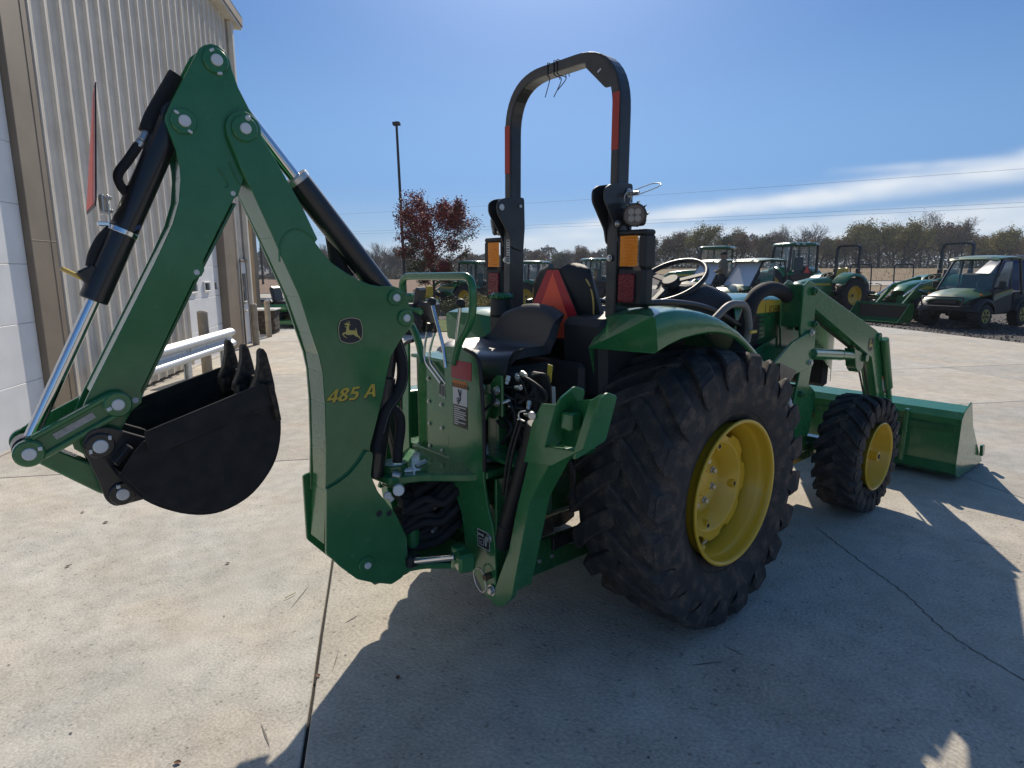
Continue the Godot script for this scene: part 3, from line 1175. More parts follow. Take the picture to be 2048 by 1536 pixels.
func front_wheel(s: float) -> void:
	var w := Node3D.new()
	w.name = sub_name(root, "front_wheel")
	root.add_child(w, true)
	w.position = V(1.9186, 0.3925, 0.61 * s)
	if s < 0.0:
		w.rotation.y = PI
	part("tyre", tyre_mesh(0.370, 0.262, 0.217, 22, 0.018, 0.11 if s > 0.0 else -0.11, 0.056, 56), "rubber", w)
	var xf := SX()
	xf.origin = Vector3(0.1414, 0, 0)
	var rim := Mb.new()
	rim.lathe(PackedVector2Array([Vector2(0.205, -0.27), Vector2(0.222, -0.268), Vector2(0.20, -0.22), Vector2(0.19, -0.12), Vector2(0.209, -0.022), Vector2(0.2225, -0.010), Vector2(0.2245, -0.003), Vector2(0.219, 0.002), Vector2(0.211, -0.001), Vector2(0.206, -0.012), Vector2(0.203, -0.038), Vector2(0.192, -0.052), Vector2(0.188, -0.085), Vector2(0.178, -0.10), Vector2(0.168, -0.128), Vector2(0.14, -0.136), Vector2(0.10, -0.13), Vector2(0.0, -0.13)]), xf, 56, true)
	part("rim", rim, "yellow", w)
	var hub := Mb.new()
	hub.cyl(Vector3(0.0, 0, 0), Vector3(0.07, 0, 0), 0.055, -1.0, 24, 0.005)
	hub.cyl(Vector3(0.05, 0, 0), Vector3(0.135, 0, 0), 0.030, -1.0, 24, 0.004)
	part("hub", hub, "yellow", w)
	var cap := Mb.new()
	cap.cyl(Vector3(0.134, 0, 0), Vector3(0.14, 0, 0), 0.017, -1.0, 18, 0.002)
	part("hub_cap", cap, "label_black", w)
	for k in 6:
		var a := TAU * k / 6.0
		var b := Mb.new()
		hexbolt(b, Vector3(0.012, sin(a) * 0.09, cos(a) * 0.09), Vector3.RIGHT, 0.010, 0.014)
		part("wheel_bolt", b, "zinc", w)

func fender(s: float) -> void:
	# stations from the back to the front: lip, outer top, inner top (l, y)
	var lip := P([-0.46, 1.285, -0.385, 1.308, -0.30, 1.326, -0.20, 1.336, -0.10, 1.339, -0.02, 1.334, 0.06, 1.320, 0.13, 1.298, 0.20, 1.262, 0.28, 1.212, 0.37, 1.155, 0.455, 1.098])
	var top := P([-0.472, 1.415, -0.42, 1.430, -0.33, 1.436, -0.22, 1.430, -0.12, 1.417, -0.03, 1.397, 0.05, 1.369, 0.12, 1.337, 0.19, 1.297, 0.28, 1.243, 0.37, 1.180, 0.46, 1.115])
	var inn := P([-0.36, 1.392, -0.31, 1.410, -0.23, 1.420, -0.13, 1.424, -0.03, 1.420, 0.06, 1.408, 0.15, 1.385, 0.23, 1.355, 0.31, 1.312, 0.40, 1.258, 0.48, 1.20, 0.56, 1.13])
	var rows := []
	for i in lip.size():
		var r := PackedVector3Array()
		r.append(V(lip[i].x, lip[i].y - 0.012, 0.686 * s))
		r.append(V(lip[i].x, lip[i].y, 0.700 * s))
		var e: float = lerpf(0.012, 0.03, clampf(i / 4.0, 0, 1))
		r.append(V(lerpf(lip[i].x, top[i].x, 0.6), lerpf(lip[i].y, top[i].y, 0.6) , 0.697 * s))
		r.append(V(top[i].x, top[i].y - e * 0.35, (0.693 - e * 0.2) * s))
		r.append(V(top[i].x, top[i].y, (0.686 - e) * s))
		for f: float in [0.3, 0.6, 0.85]:
			r.append(V(lerpf(top[i].x, inn[i].x, f), lerpf(top[i].y, inn[i].y, f) + 0.010 * sin(f * PI), lerpf(0.686 - e, 0.37, f) * s))
		r.append(V(inn[i].x, inn[i].y, 0.355 * s))
		r.append(V(inn[i].x, inn[i].y - 0.02, 0.342 * s))
		rows.append(r)
	var m := Mb.new()
	m.surf(rows, false, 0.004)
	var fn := Node3D.new()
	fn.name = sub_name(root, "fender")
	root.add_child(fn, true)
	if s < 0.0:
		fn.position.y = -0.055
	part("fender_top", m, "green", fn)
	# the sloping tail panel
	var b := Mb.new()
	var ra: PackedVector3Array = rows[0]
	var low := V(-0.46, 1.262, 0.342 * s)
	for k in range(1, 8):
		b.tri(low, ra[k], ra[k + 1], V(-1, 0, 0))
	b.quad(low, ra[1], ra[0], low + V(0.02, 0.0, 0.0), V(0, -1, 0))
	part("tail_panel", b, "green", fn)
	var i := Mb.new()
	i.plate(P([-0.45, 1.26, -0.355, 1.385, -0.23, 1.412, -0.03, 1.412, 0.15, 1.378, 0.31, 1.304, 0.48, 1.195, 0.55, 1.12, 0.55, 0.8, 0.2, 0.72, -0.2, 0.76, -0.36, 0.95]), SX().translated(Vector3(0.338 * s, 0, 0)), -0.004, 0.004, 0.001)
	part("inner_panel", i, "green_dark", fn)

func mast_and_arm(s: float) -> void:
	var x := 0.45 * s
	var T := Transform3D(Basis(Vector3(0, 0, -1), Vector3(0, 1, 0), Vector3(s, 0, 0)), Vector3.ZERO)
	var ms := Node3D.new()
	ms.name = sub_name(root, "loader_mast")
	root.add_child(ms, true)
	# upright: side plate, rear web, inner plate
	var a := Mb.new()
	var prof := PR([1.285, 1.50, 1.30, 1.505, 1.355, 1.53, 1.44, 1.50, 1.47, 1.43, 1.455, 1.22, 1.49, 1.02, 1.46, 0.88, 1.56, 0.72, 1.52, 0.55, 1.34, 0.56, 1.27, 0.74, 1.33, 1.0, 1.30, 1.19, 1.285, 1.26], 0.012, 3)
	a.plate(prof, T, 0.438, 0.454, 0.003)
	a.plate(prof, T, 0.318, 0.330, 0.003)
	part("side_plate", a, "green", ms)
	var wb := Mb.new()
	wb.box(V(1.296, 1.375, 0.384 * s), Vector3(0.106, 0.245, 0.010), Basis(), 0.002)
	wb.box(V(1.345, 1.500, 0.384 * s), Vector3(0.106, 0.010, 0.10), Basis(), 0.002)
	part("rear_web", wb, "green_dark", ms)
	# bracket that reaches back along the tractor's frame
	var br := Mb.new()
	br.plate(PR([1.46, 1.235, 1.16, 1.175, 0.86, 1.02, 0.72, 0.985, 0.74, 0.93, 0.9, 0.955, 0.98, 0.905, 1.16, 0.97, 1.46, 1.0], 0.012, 3), T, 0.456, 0.470, 0.003)
	br.plate(PR([1.30, 1.19, 0.80, 1.07, 0.62, 0.975, 0.62, 0.90, 0.9, 0.90, 1.30, 0.99], 0.012, 3), T, 0.30, 0.312, 0.003)
	br.box(V(1.02, 1.055, 0.385 * s), Vector3(0.14, 0.008, 0.36), Basis.from_euler(Vector3(0.42, 0, 0)), 0.002)
	part("frame_bracket", br, "green", ms)
	var low := Mb.new()
	low.plate(PR([1.24, 0.78, 1.52, 0.70, 1.66, 0.60, 1.62, 0.42, 1.25, 0.40, 1.18, 0.55], 0.03, 4), T, 0.30, 0.33, 0.004)
	low.plate(PR([1.46, 0.94, 1.70, 0.80, 1.73, 0.62, 1.52, 0.62, 1.52, 0.80], 0.03, 4), T, 0.385, 0.40, 0.003)
	part("lower_plate", low, "green", ms)
	var bt := Mb.new()
	for q: Array in [[1.395, 1.215, 0.470], [1.41, 1.03, 0.470], [0.78, 0.962, 0.312]]:
		hexbolt(bt, V(q[0], q[1], q[2] * s), Vector3(s, 0, 0), 0.014, 0.014)
	pieces("frame_bolt", bt, "zinc", ms)
	var pb := Mb.new()
	for q: Array in [[1.405, 1.462, 0.026], [1.445, 1.262, 0.02], [1.45, 1.085, 0.024], [1.345, 0.84, 0.02]]:
		pb.cyl(V(q[0], q[1], 0.45 * s), V(q[0], q[1], 0.478 * s), q[2], -1.0, 16, 0.003)
		pb.cyl(V(q[0], q[1], 0.476 * s), V(q[0], q[1], 0.487 * s), q[2] * 0.55, -1.0, 6, 0.002)
	pieces("pivot_bolt", pb, "green_dark", ms)

	# lift arm: two box sections meeting at the knee
	var ar := Node3D.new()
	ar.name = sub_name(root, "loader_arm")
	root.add_child(ar, true)
	var k := Mb.new()
	k.plate(PR([1.372, 1.435, 1.405, 1.505, 1.47, 1.492, 2.56, 1.152, 2.655, 1.112, 2.71, 1.03, 2.975, 0.50, 3.045, 0.30, 2.98, 0.255, 2.90, 0.32, 2.70, 0.66, 2.52, 0.955, 2.40, 1.0, 1.50, 1.352], 0.025, 3), T, 0.418, 0.436, 0.003)
	k.plate(PR([1.372, 1.435, 1.405, 1.505, 1.47, 1.492, 2.56, 1.152, 2.655, 1.112, 2.71, 1.03, 2.975, 0.50, 3.045, 0.30, 2.98, 0.255, 2.90, 0.32, 2.70, 0.66, 2.52, 0.955, 2.40, 1.0, 1.50, 1.352], 0.025, 3), T, 0.345, 0.357, 0.003)
	part("side_plates", k, "green", ar)
	var cv := Mb.new()
	beam(cv, V(1.47, 1.484, 0.388 * s), V(2.57, 1.143, 0.388 * s), 0.062, 0.010, Vector3.RIGHT, 0.002)
	beam(cv, V(1.55, 1.335, 0.388 * s), V(2.38, 1.012, 0.388 * s), 0.062, 0.010, Vector3.RIGHT, 0.002)
	beam(cv, V(2.70, 1.03, 0.388 * s), V(2.97, 0.48, 0.388 * s), 0.062, 0.010, Vector3.RIGHT, 0.002)
	beam(cv, V(2.53, 0.94, 0.388 * s), V(2.86, 0.38, 0.388 * s), 0.062, 0.010, Vector3.RIGHT, 0.002)
	pieces("box_cover", cv, "green", ar)
	var kn := Mb.new()
	for q: Array in [[2.612, 1.098, 0.034], [2.40, 0.965, 0.032], [2.985, 0.30, 0.03], [1.405, 1.462, 0.04]]:
		kn.cyl(V(q[0], q[1], 0.432 * s), V(q[0], q[1], 0.45 * s), q[2], -1.0, 18, 0.003)
	pieces("pivot_boss", kn, "green_dark", ar)
	var kt := Mb.new()
	kt.plate(PR([2.20, 1.05, 2.36, 1.0, 2.40, 0.90, 2.33, 0.86, 2.26, 0.90], 0.02, 3), T, 0.36, 0.43, 0.003)
	part("cylinder_lug", kt, "green_dark", ar)
	var tu := Mb.new()
	tu.tube(bend3(PackedVector3Array([V(1.60, 1.30, 0.36 * s), V(2.30, 1.035, 0.36 * s), V(2.44, 0.92, 0.37 * s), V(2.68, 0.55, 0.38 * s)]), 0.05), 0.007, 8)
	tu.tube(bend3(PackedVector3Array([V(1.60, 1.315, 0.40 * s), V(2.30, 1.05, 0.40 * s), V(2.46, 0.93, 0.40 * s), V(2.70, 0.56, 0.40 * s)]), 0.05), 0.007, 8)
	pieces("oil_pipe", tu, "hose", ar)
	# plate stickers low on the arm
	if s > 0.0:
		var st := Mb.new()
		st.plate(P([2.765, 0.79, 2.83, 0.755, 2.885, 0.64, 2.82, 0.672]), T, 0.437, 0.4385, 0.0002)
		part("warning_label", st, "label_white", ar)
		var s2 := Mb.new()
		s2.plate(P([2.765, 0.79, 2.83, 0.755, 2.843, 0.728, 2.778, 0.763]), T, 0.4390, 0.4396, 0.0001)
		s2.plate(P([2.857, 0.70, 2.884, 0.641, 2.858, 0.654, 2.832, 0.713]), T, 0.4390, 0.4396, 0.0001)
		part("label_band", s2, "label_orange", ar)
		var bd := Node3D.new()
		bd.name = "deer_badge"
		ar.add_child(bd)
		badge_on(bd, Transform3D(Basis(Vector3(0, 0, -1), Vector3(0, 1, 0), Vector3(1, 0, 0)), V(2.475, 1.055, 0.4365)), 0.105)
	# lift cylinder and bucket cylinder
	var cy := Mb.new()
	cy.cyl(V(1.44, 1.08, 0.462 * s), V(2.06, 1.012, 0.405 * s), 0.036, -1.0, 24, 0.004)
	cy.cyl(V(1.985, 1.02, 0.412 * s), V(2.0, 1.018, 0.41 * s), 0.0375, -1.0, 24, 0.001)
	part("lift_cylinder", cy, "green", ar)
	var cl := Mb.new()
	cl.cyl(V(2.05, 1.013, 0.406 * s), V(2.37, 0.975, 0.39 * s), 0.034, -1.0, 24, 0.002)
	part("lift_rod", cl, "green", ar)
	var be := Mb.new()
	beam(be, V(2.655, 1.07, 0.462 * s), V(2.90, 0.60, 0.462 * s), 0.036, 0.045, Vector3.RIGHT, 0.012)
	be.cyl(V(2.655, 1.085, 0.462 * s), V(2.86, 0.69, 0.462 * s), 0.03, -1.0, 20, 0.004)
	part("bucket_cylinder", be, "green", ar)
	var br2 := Mb.new()
	br2.cyl(V(2.86, 0.69, 0.462 * s), V(3.0, 0.44, 0.462 * s), 0.016, -1.0, 16, 0.001)
	part("bucket_rod", br2, "chrome", ar)

# outline of a leaping deer and its shield, drawn in a unit square
func badge_on(parent: Node3D, at: Transform3D, size: float) -> void:
	var sh := PackedVector2Array()
	var cs := P([-0.40, 0.39, 0.42, 0.39, 0.44, -0.36, -0.41, -0.36])
	var bow := [Vector2(0.02, 0.49), Vector2(0.50, 0.02), Vector2(0.02, -0.48), Vector2(-0.49, 0.02)]
	for k in 4:
		var p: Vector2 = cs[k]
		var q: Vector2 = cs[(k + 1) % 4]
		var b: Vector2 = bow[k] * 2.0 - (p + q) * 0.5
		for t in 10:
			var f := t / 10.0
			sh.append(p.lerp(b, f).lerp(b.lerp(q, f), f))
	var scaled := func(poly: PackedVector2Array, k: float) -> PackedVector2Array:
		var o := PackedVector2Array()
		for p in poly:
			o.append(p * size * k)
		return o
	var m := Mb.new()
	m.plate(scaled.call(sh, 1.03), at, 0.0, 0.0012, 0.0002)
	part("badge_back", m, "badge_navy", parent)
	var r := Mb.new()
	var o1: PackedVector2Array = scaled.call(sh, 1.0)
	var o2: PackedVector2Array = scaled.call(sh, 0.945)
	for k in o1.size():
		var j := (k + 1) % o1.size()
		var z := 0.0017
		r.quad(at * Vector3(o1[k].x, o1[k].y, z), at * Vector3(o1[j].x, o1[j].y, z), at * Vector3(o2[j].x, o2[j].y, z), at * Vector3(o2[k].x, o2[k].y, z), at.basis.z)
	part("badge_border", r, "badge_rim", parent)
	# centre of the shield at (378, 358) in a tracing 430 wide
	var tr := [285, 283, 322, 283, 330, 262, 352, 268, 357, 285, 352, 312, 358, 348, 380, 352, 452, 355, 470, 362, 472, 345, 455, 315, 474, 328, 488, 350, 487, 372, 492, 405, 503, 438, 530, 460, 549, 502, 540, 508, 514, 474, 468, 455, 440, 432, 420, 418, 380, 424, 330, 422, 300, 408, 262, 402, 252, 408, 275, 438, 314, 466, 306, 472, 262, 444, 228, 398, 258, 380, 296, 372, 306, 335, 312, 298, 286, 295]
	var antler := [328, 268, 305, 262, 278, 250, 272, 236, 292, 240, 318, 238, 314, 208, 326, 222, 338, 240, 352, 240, 350, 195, 364, 210, 368, 238, 360, 262, 392, 258, 372, 272, 352, 274]
	var d := Mb.new()
	for src: Array in [tr, antler]:
		var poly := PackedVector2Array()
		for k in range(0, src.size(), 2):
			poly.append(Vector2((src[k] - 378.0) / 430.0, (358.0 - src[k + 1]) / 430.0) * size)
		d.plate(poly, at, 0.0012, 0.0018 if src == tr else 0.00184, 0.0)
	part("badge_deer", d, "badge_gold", parent)

func lettering(parent: Node3D, called: String, words: String, at: Transform3D, height: float, mat: String, depth := 0.001, squash := 1.0, bold := true) -> MeshInstance3D:
	var t := TextMesh.new()
	var f := SystemFont.new()
	f.font_names = PackedStringArray(["Droid Sans"])
	f.font_weight = 700 if bold else 400
	t.font = f
	t.text = words
	t.font_size = 64
	t.pixel_size = height / 46.0
	t.depth = depth
	t.horizontal_alignment = HORIZONTAL_ALIGNMENT_CENTER
	var o := MeshInstance3D.new()
	o.name = sub_name(parent, called)
	o.mesh = t
	o.material_override = M[mat]
	parent.add_child(o, true)
	o.transform = at * Transform3D(Basis(Vector3(squash, 0, 0), Vector3(0, 1, 0), Vector3(0, 0, 1)), Vector3.ZERO)
	return o

func node(called: String, parent: Node3D = null) -> Node3D:
	var n := Node3D.new()
	var p: Node3D = parent if parent else root
	n.name = sub_name(p, called)
	p.add_child(n, true)
	return n

func tractor() -> void:
	thing("backhoe_tractor", "large green tractor in front with backhoe arm, black roll bar and front loader", "tractor", Vector3(0.45, 0, -3.182), -49.225)
	rear_wheel(1.0)
	rear_wheel(-1.0)
	front_wheel(1.0)
	front_wheel(-1.0)
	fender(1.0)
	fender(-1.0)
	chassis()
	hood_and_dash()
	operator_place()
	roll_bar()
	mast_and_arm(1.0)
	mast_and_arm(-1.0)
	front_bucket()
	backhoe_frame()
	stabiliser(1.0)
	stabiliser(-1.0)
	backhoe_boom()
	backhoe_dipper()
	backhoe_bucket()

func chassis() -> void:
	var m := Mb.new()
	m.box(V(-0.15, 0.66, 0), Vector3(0.34, 0.42, 0.75), Basis(), 0.03)
	m.box(V(0.65, 0.62, 0), Vector3(0.30, 0.36, 0.95), Basis(), 0.03)
	m.cyl(V(0, 0.632, -0.62), V(0, 0.632, 0.62), 0.095, -1.0, 24, 0.01)
	m.cyl(V(0, 0.632, 0.2), V(0, 0.632, 0.36), 0.15, 0.10, 24, 0.01)
	m.cyl(V(0, 0.632, -0.36), V(0, 0.632, -0.2), 0.10, 0.15, 24, 0.01)
	m.box(V(1.6, 0.60, 0), Vector3(0.26, 0.30, 1.1), Basis(), 0.02)
	part("gearbox_housing", m, "green_dark")
	var f := Mb.new()
	for s: float in [-1.0, 1.0]:
		beam(f, V(-0.9, 0.30, 0.20 * s), V(1.3, 0.33, 0.26 * s), 0.02, 0.16, Vector3.RIGHT, 0.003)
		f.box(V(1.55, 0.36, 0.31 * s), Vector3(0.05, 0.12, 0.9), Basis(), 0.004)
		f.box(V(1.42, 0.50, 0.36 * s), Vector3(0.10, 0.20, 0.42), Basis(), 0.02)
	part("frame_rail", f, "green_dark")
	var b := Mb.new()
	for k in 7:
		hexbolt(b, V(-0.62 + 0.12 * (k % 4) + 0.02 * k, 0.29 + 0.05 * (k % 2), 0.211), Vector3.RIGHT, 0.011, 0.012)
	pieces("rail_bolt", b, "zinc")
	var ax := Mb.new()
	ax.box(V(1.9186, 0.39, 0), Vector3(0.86, 0.11, 0.13), Basis(), 0.03)
	for s: float in [-1.0, 1.0]:
		ax.cyl(V(1.9186, 0.27, 0.44 * s), V(1.9186, 0.52, 0.44 * s), 0.075, -1.0, 20, 0.01)
		ax.cyl(V(1.9186, 0.3925, 0.42 * s), V(1.9186, 0.3925, 0.58 * s), 0.09, -1.0, 22, 0.01)
	part("front_axle", ax, "green_dark")
	var st := Mb.new()
	st.box(V(0.95, 0.40, 0.33), Vector3(0.30, 0.02, 0.30), Basis(), 0.004)
	st.box(V(0.95, 0.40, -0.33), Vector3(0.30, 0.02, 0.30), Basis(), 0.004)
	beam(st, V(0.92, 0.42, 0.46), V(1.0, 0.80, 0.40), 0.03, 0.05, Vector3.RIGHT)
	part("foot_step", st, "black_paint")
	var tk := Mb.new()
	tk.box(V(0.95, 0.66, 0.30), Vector3(0.16, 0.34, 0.46), Basis(), 0.05)
	tk.ball(V(1.02, 0.93, 0.34), Vector3(0.10, 0.11, 0.10), 16)
	tk.box(V(0.55, 0.92, 0.22), Vector3(0.34, 0.30, 0.55), Basis(), 0.04)
	part("side_tank", tk, "black_plastic")
	# three-point arms and a turnbuckle glinting behind the tyre
	var ln := Mb.new()
	beam(ln, V(0.10, 0.42, 0.27), V(-0.62, 0.40, 0.30), 0.02, 0.06, Vector3.RIGHT)
	part("lift_link", ln, "black_paint")
	var tb := Mb.new()
	tb.cyl(V(-0.50, 0.40, 0.28), V(-0.18, 0.41, 0.33), 0.010, -1.0, 12, 0.001)
	tb.cyl(V(-0.43, 0.402, 0.29), V(-0.32, 0.406, 0.31), 0.018, -1.0, 6, 0.003)
	tb.tube(bend3(PackedVector3Array([V(-0.52, 0.37, 0.29), V(-0.45, 0.365, 0.30), V(-0.42, 0.375, 0.30)]), 0.01), 0.004, 6)
	part("turnbuckle", tb, "zinc")
	# hydraulic couplers beside the mast
	var hb := Mb.new()
	hb.plate(PR([1.00, 1.07, 1.22, 1.0, 1.10, 0.90, 1.03, 0.88], 0.012), SX(), 0.476, 0.482, 0.001)
	part("coupler_bracket", hb, "black_paint")
	var hc := Mb.new()
	for q: Array in [[1.05, 0.885, 0.47], [1.09, 0.905, 0.475], [1.06, 0.845, 0.48], [1.10, 0.865, 0.485]]:
		hc.cyl(V(q[0], q[1], q[2]), V(q[0] + 0.01, q[1] - 0.055, q[2] + 0.03), 0.0125, -1.0, 12, 0.002)
		hc.ball(V(q[0] + 0.012, q[1] - 0.065, q[2] + 0.035), Vector3(0.011, 0.011, 0.011), 10)
	pieces("hose_coupler", hc, "label_white")
	var wires := Mb.new()
	for k in 9:
		var a := V(0.9 + 0.02 * k, 0.98 - 0.02 * (k % 3), 0.40 + 0.012 * (k % 4))
		wires.tube(smooth3(PackedVector3Array([a, a + Vector3(0.02, -0.10, -0.03 * (k % 3)), a + Vector3(0.01, -0.2, 0.05), V(0.75 + 0.03 * k, 0.62, 0.36)]), 5), 0.011, 8)
	part("hose_bundle", wires, "hose")
	var red := Mb.new()
	red.tube(smooth3(PackedVector3Array([V(0.31, 1.128, 0.77), V(0.5, 1.04, 0.66), V(0.75, 0.98, 0.55), V(1.0, 0.98, 0.48)]), 6), 0.0025, 6)
	part("red_cord", red, "red_tape")

func hood_and_dash() -> void:
	# hood: rounded loft, with the yellow stripe and the maker's name on its flank
	var rows := []
	for q: Array in [[0.86, 1.43, 0.27, 1.05], [1.2, 1.445, 0.275, 1.05], [1.7, 1.43, 0.275, 1.02], [2.1, 1.39, 0.265, 0.96], [2.32, 1.30, 0.24, 0.86], [2.40, 1.12, 0.21, 0.76]]:
		var r := PackedVector3Array()
		for k in 15:
			var f := k / 14.0
			var x: float
			var y: float
			if f < 0.3:
				x = q[2]
				y = lerpf(q[3], q[1] - 0.10, f / 0.3)
			elif f > 0.7:
				x = -q[2]
				y = lerpf(q[1] - 0.10, q[3], (f - 0.7) / 0.3)
			else:
				var a := (f - 0.3) / 0.4 * PI
				x = q[2] * signf(cos(a)) * pow(absf(cos(a)), 0.55)
				y = q[1] - 0.10 + 0.10 * pow(sin(a), 0.6)
			r.append(V(q[0], y, x))
		rows.append(r)
	var m := Mb.new()
	m.surf(rows, false, 0.004)
	var h := node("hood")
	part("hood_panel", m, "green", h)
	var gm := Mb.new()
	gm.box(V(2.36, 0.92, 0), Vector3(0.40, 0.40, 0.06), Basis(), 0.03)
	part("grille", gm, "black_plastic", h)
	for s: float in [-1.0, 1.0]:
		var T := Transform3D(Basis(Vector3(0, 0, -1), Vector3(0, 1, 0), Vector3(s, 0, 0)), Vector3.ZERO)
		var y := Mb.new()
		y.plate(P([1.06, 1.335, 1.13, 1.412, 1.175, 1.412, 1.18, 1.335]), T, 0.2765, 0.2785, 0.0003)
		y.plate(P([1.19, 1.335, 1.185, 1.412, 2.0, 1.385, 2.0, 1.325]), T, 0.2765, 0.2785, 0.0003)
		part("yellow_stripe", y, "label_yellow", h)
		var at := Transform3D(Basis(Vector3(0, 0, -s), Vector3(0, 1, 0), Vector3(s, 0, 0)), V(1.405, 1.352, 0.279 * s))
		lettering(h, "maker_name", "John Deere".to_upper(), at, 0.046, "label_black", 0.001, 1.0, false)
		var sc := Mb.new()
		sc.plate(P([1.02, 1.325, 1.20, 1.325, 1.32, 1.06, 1.26, 0.95, 1.0, 0.98]), T, 0.262, 0.274, 0.002)
		part("mesh_screen", sc, "black_plastic", h)
		for k in 12:
			var lv := Mb.new()
			beam(lv, V(1.01, 1.30 - 0.027 * k, 0.276 * s), V(1.19 - 0.0 * k, 1.31 - 0.027 * k, 0.276 * s), 0.004, 0.008, Vector3.RIGHT, 0.0)
			part("louvre", lv, "rops_black", h)
	# black bellows-like sleeve of the loader hoses arching over the flank
	var hs := Mb.new()
	hs.tube(smooth3(PackedVector3Array([V(0.80, 1.22, 0.35), V(0.857, 1.362, 0.35), V(0.878, 1.409, 0.35), V(0.949, 1.460, 0.35), V(1.090, 1.482, 0.35), V(1.254, 1.452, 0.35), V(1.384, 1.376, 0.35), V(1.50, 1.24, 0.36)]), 7), 0.042, 16)
	part("hose_sleeve", hs, "sleeve")
	# dash, column, steering wheel
	var d := Mb.new()
	var dr := []
	for q: Array in [[0.56, 1.44, 0.10, 1.25], [0.64, 1.50, 0.17, 1.2], [0.76, 1.525, 0.20, 1.15], [0.90, 1.49, 0.25, 1.1], [1.0, 1.43, 0.27, 1.05]]:
		var r := PackedVector3Array()
		for k in 11:
			var f := k / 10.0
			var a := f * PI
			r.append(V(q[0], q[3] + (q[1] - q[3]) * pow(sin(a), 0.45), q[2] * signf(cos(a)) * pow(absf(cos(a)), 0.6)))
		dr.append(r)
	d.surf(dr, false, 0.004)
	var dn := node("dashboard")
	part("dash_cowl", d, "black_plastic", dn)
	var dv := Mb.new()
	dv.plate(PR([-0.09, -0.05, 0.09, -0.05, 0.11, 0.05, -0.11, 0.05], 0.02), Transform3D(Basis.from_euler(Vector3(-0.9, 0, 0)), V(0.635, 1.47, 0)), 0.0, 0.012, 0.002)
	part("gauge_panel", dv, "label_black", dn)
	var col := Mb.new()
	col.cyl(V(0.78, 1.36, 0), V(0.62, 1.515, 0), 0.035, 0.026, 16, 0.004)
	part("steering_column", col, "black_plastic", dn)
	var sw := node("steering_wheel")
	sw.position = V(0.60, 1.528, 0)
	sw.rotation.x = deg_to_rad(34.0)
	var ring := PackedVector3Array()
	for k in 49:
		var a := TAU * k / 48.0
		ring.append(Vector3(cos(a) * 0.205, 0, sin(a) * 0.205))
	var rm := Mb.new()
	rm.tube(ring, 0.0145, 10)
	part("wheel_rim", rm, "seat_vinyl", sw)
	var sp := Mb.new()
	for a: float in [0.35, 2.79, 4.71]:
		beam(sp, Vector3(0, -0.012, 0), Vector3(cos(a) * 0.2, 0, -sin(a) * 0.2), 0.012, 0.04, Vector3.UP, 0.005)
	sp.cyl(Vector3(0, -0.03, 0), Vector3(0, 0.012, 0), 0.058, 0.05, 20, 0.006)
	part("wheel_spokes", sp, "black_plastic", sw)

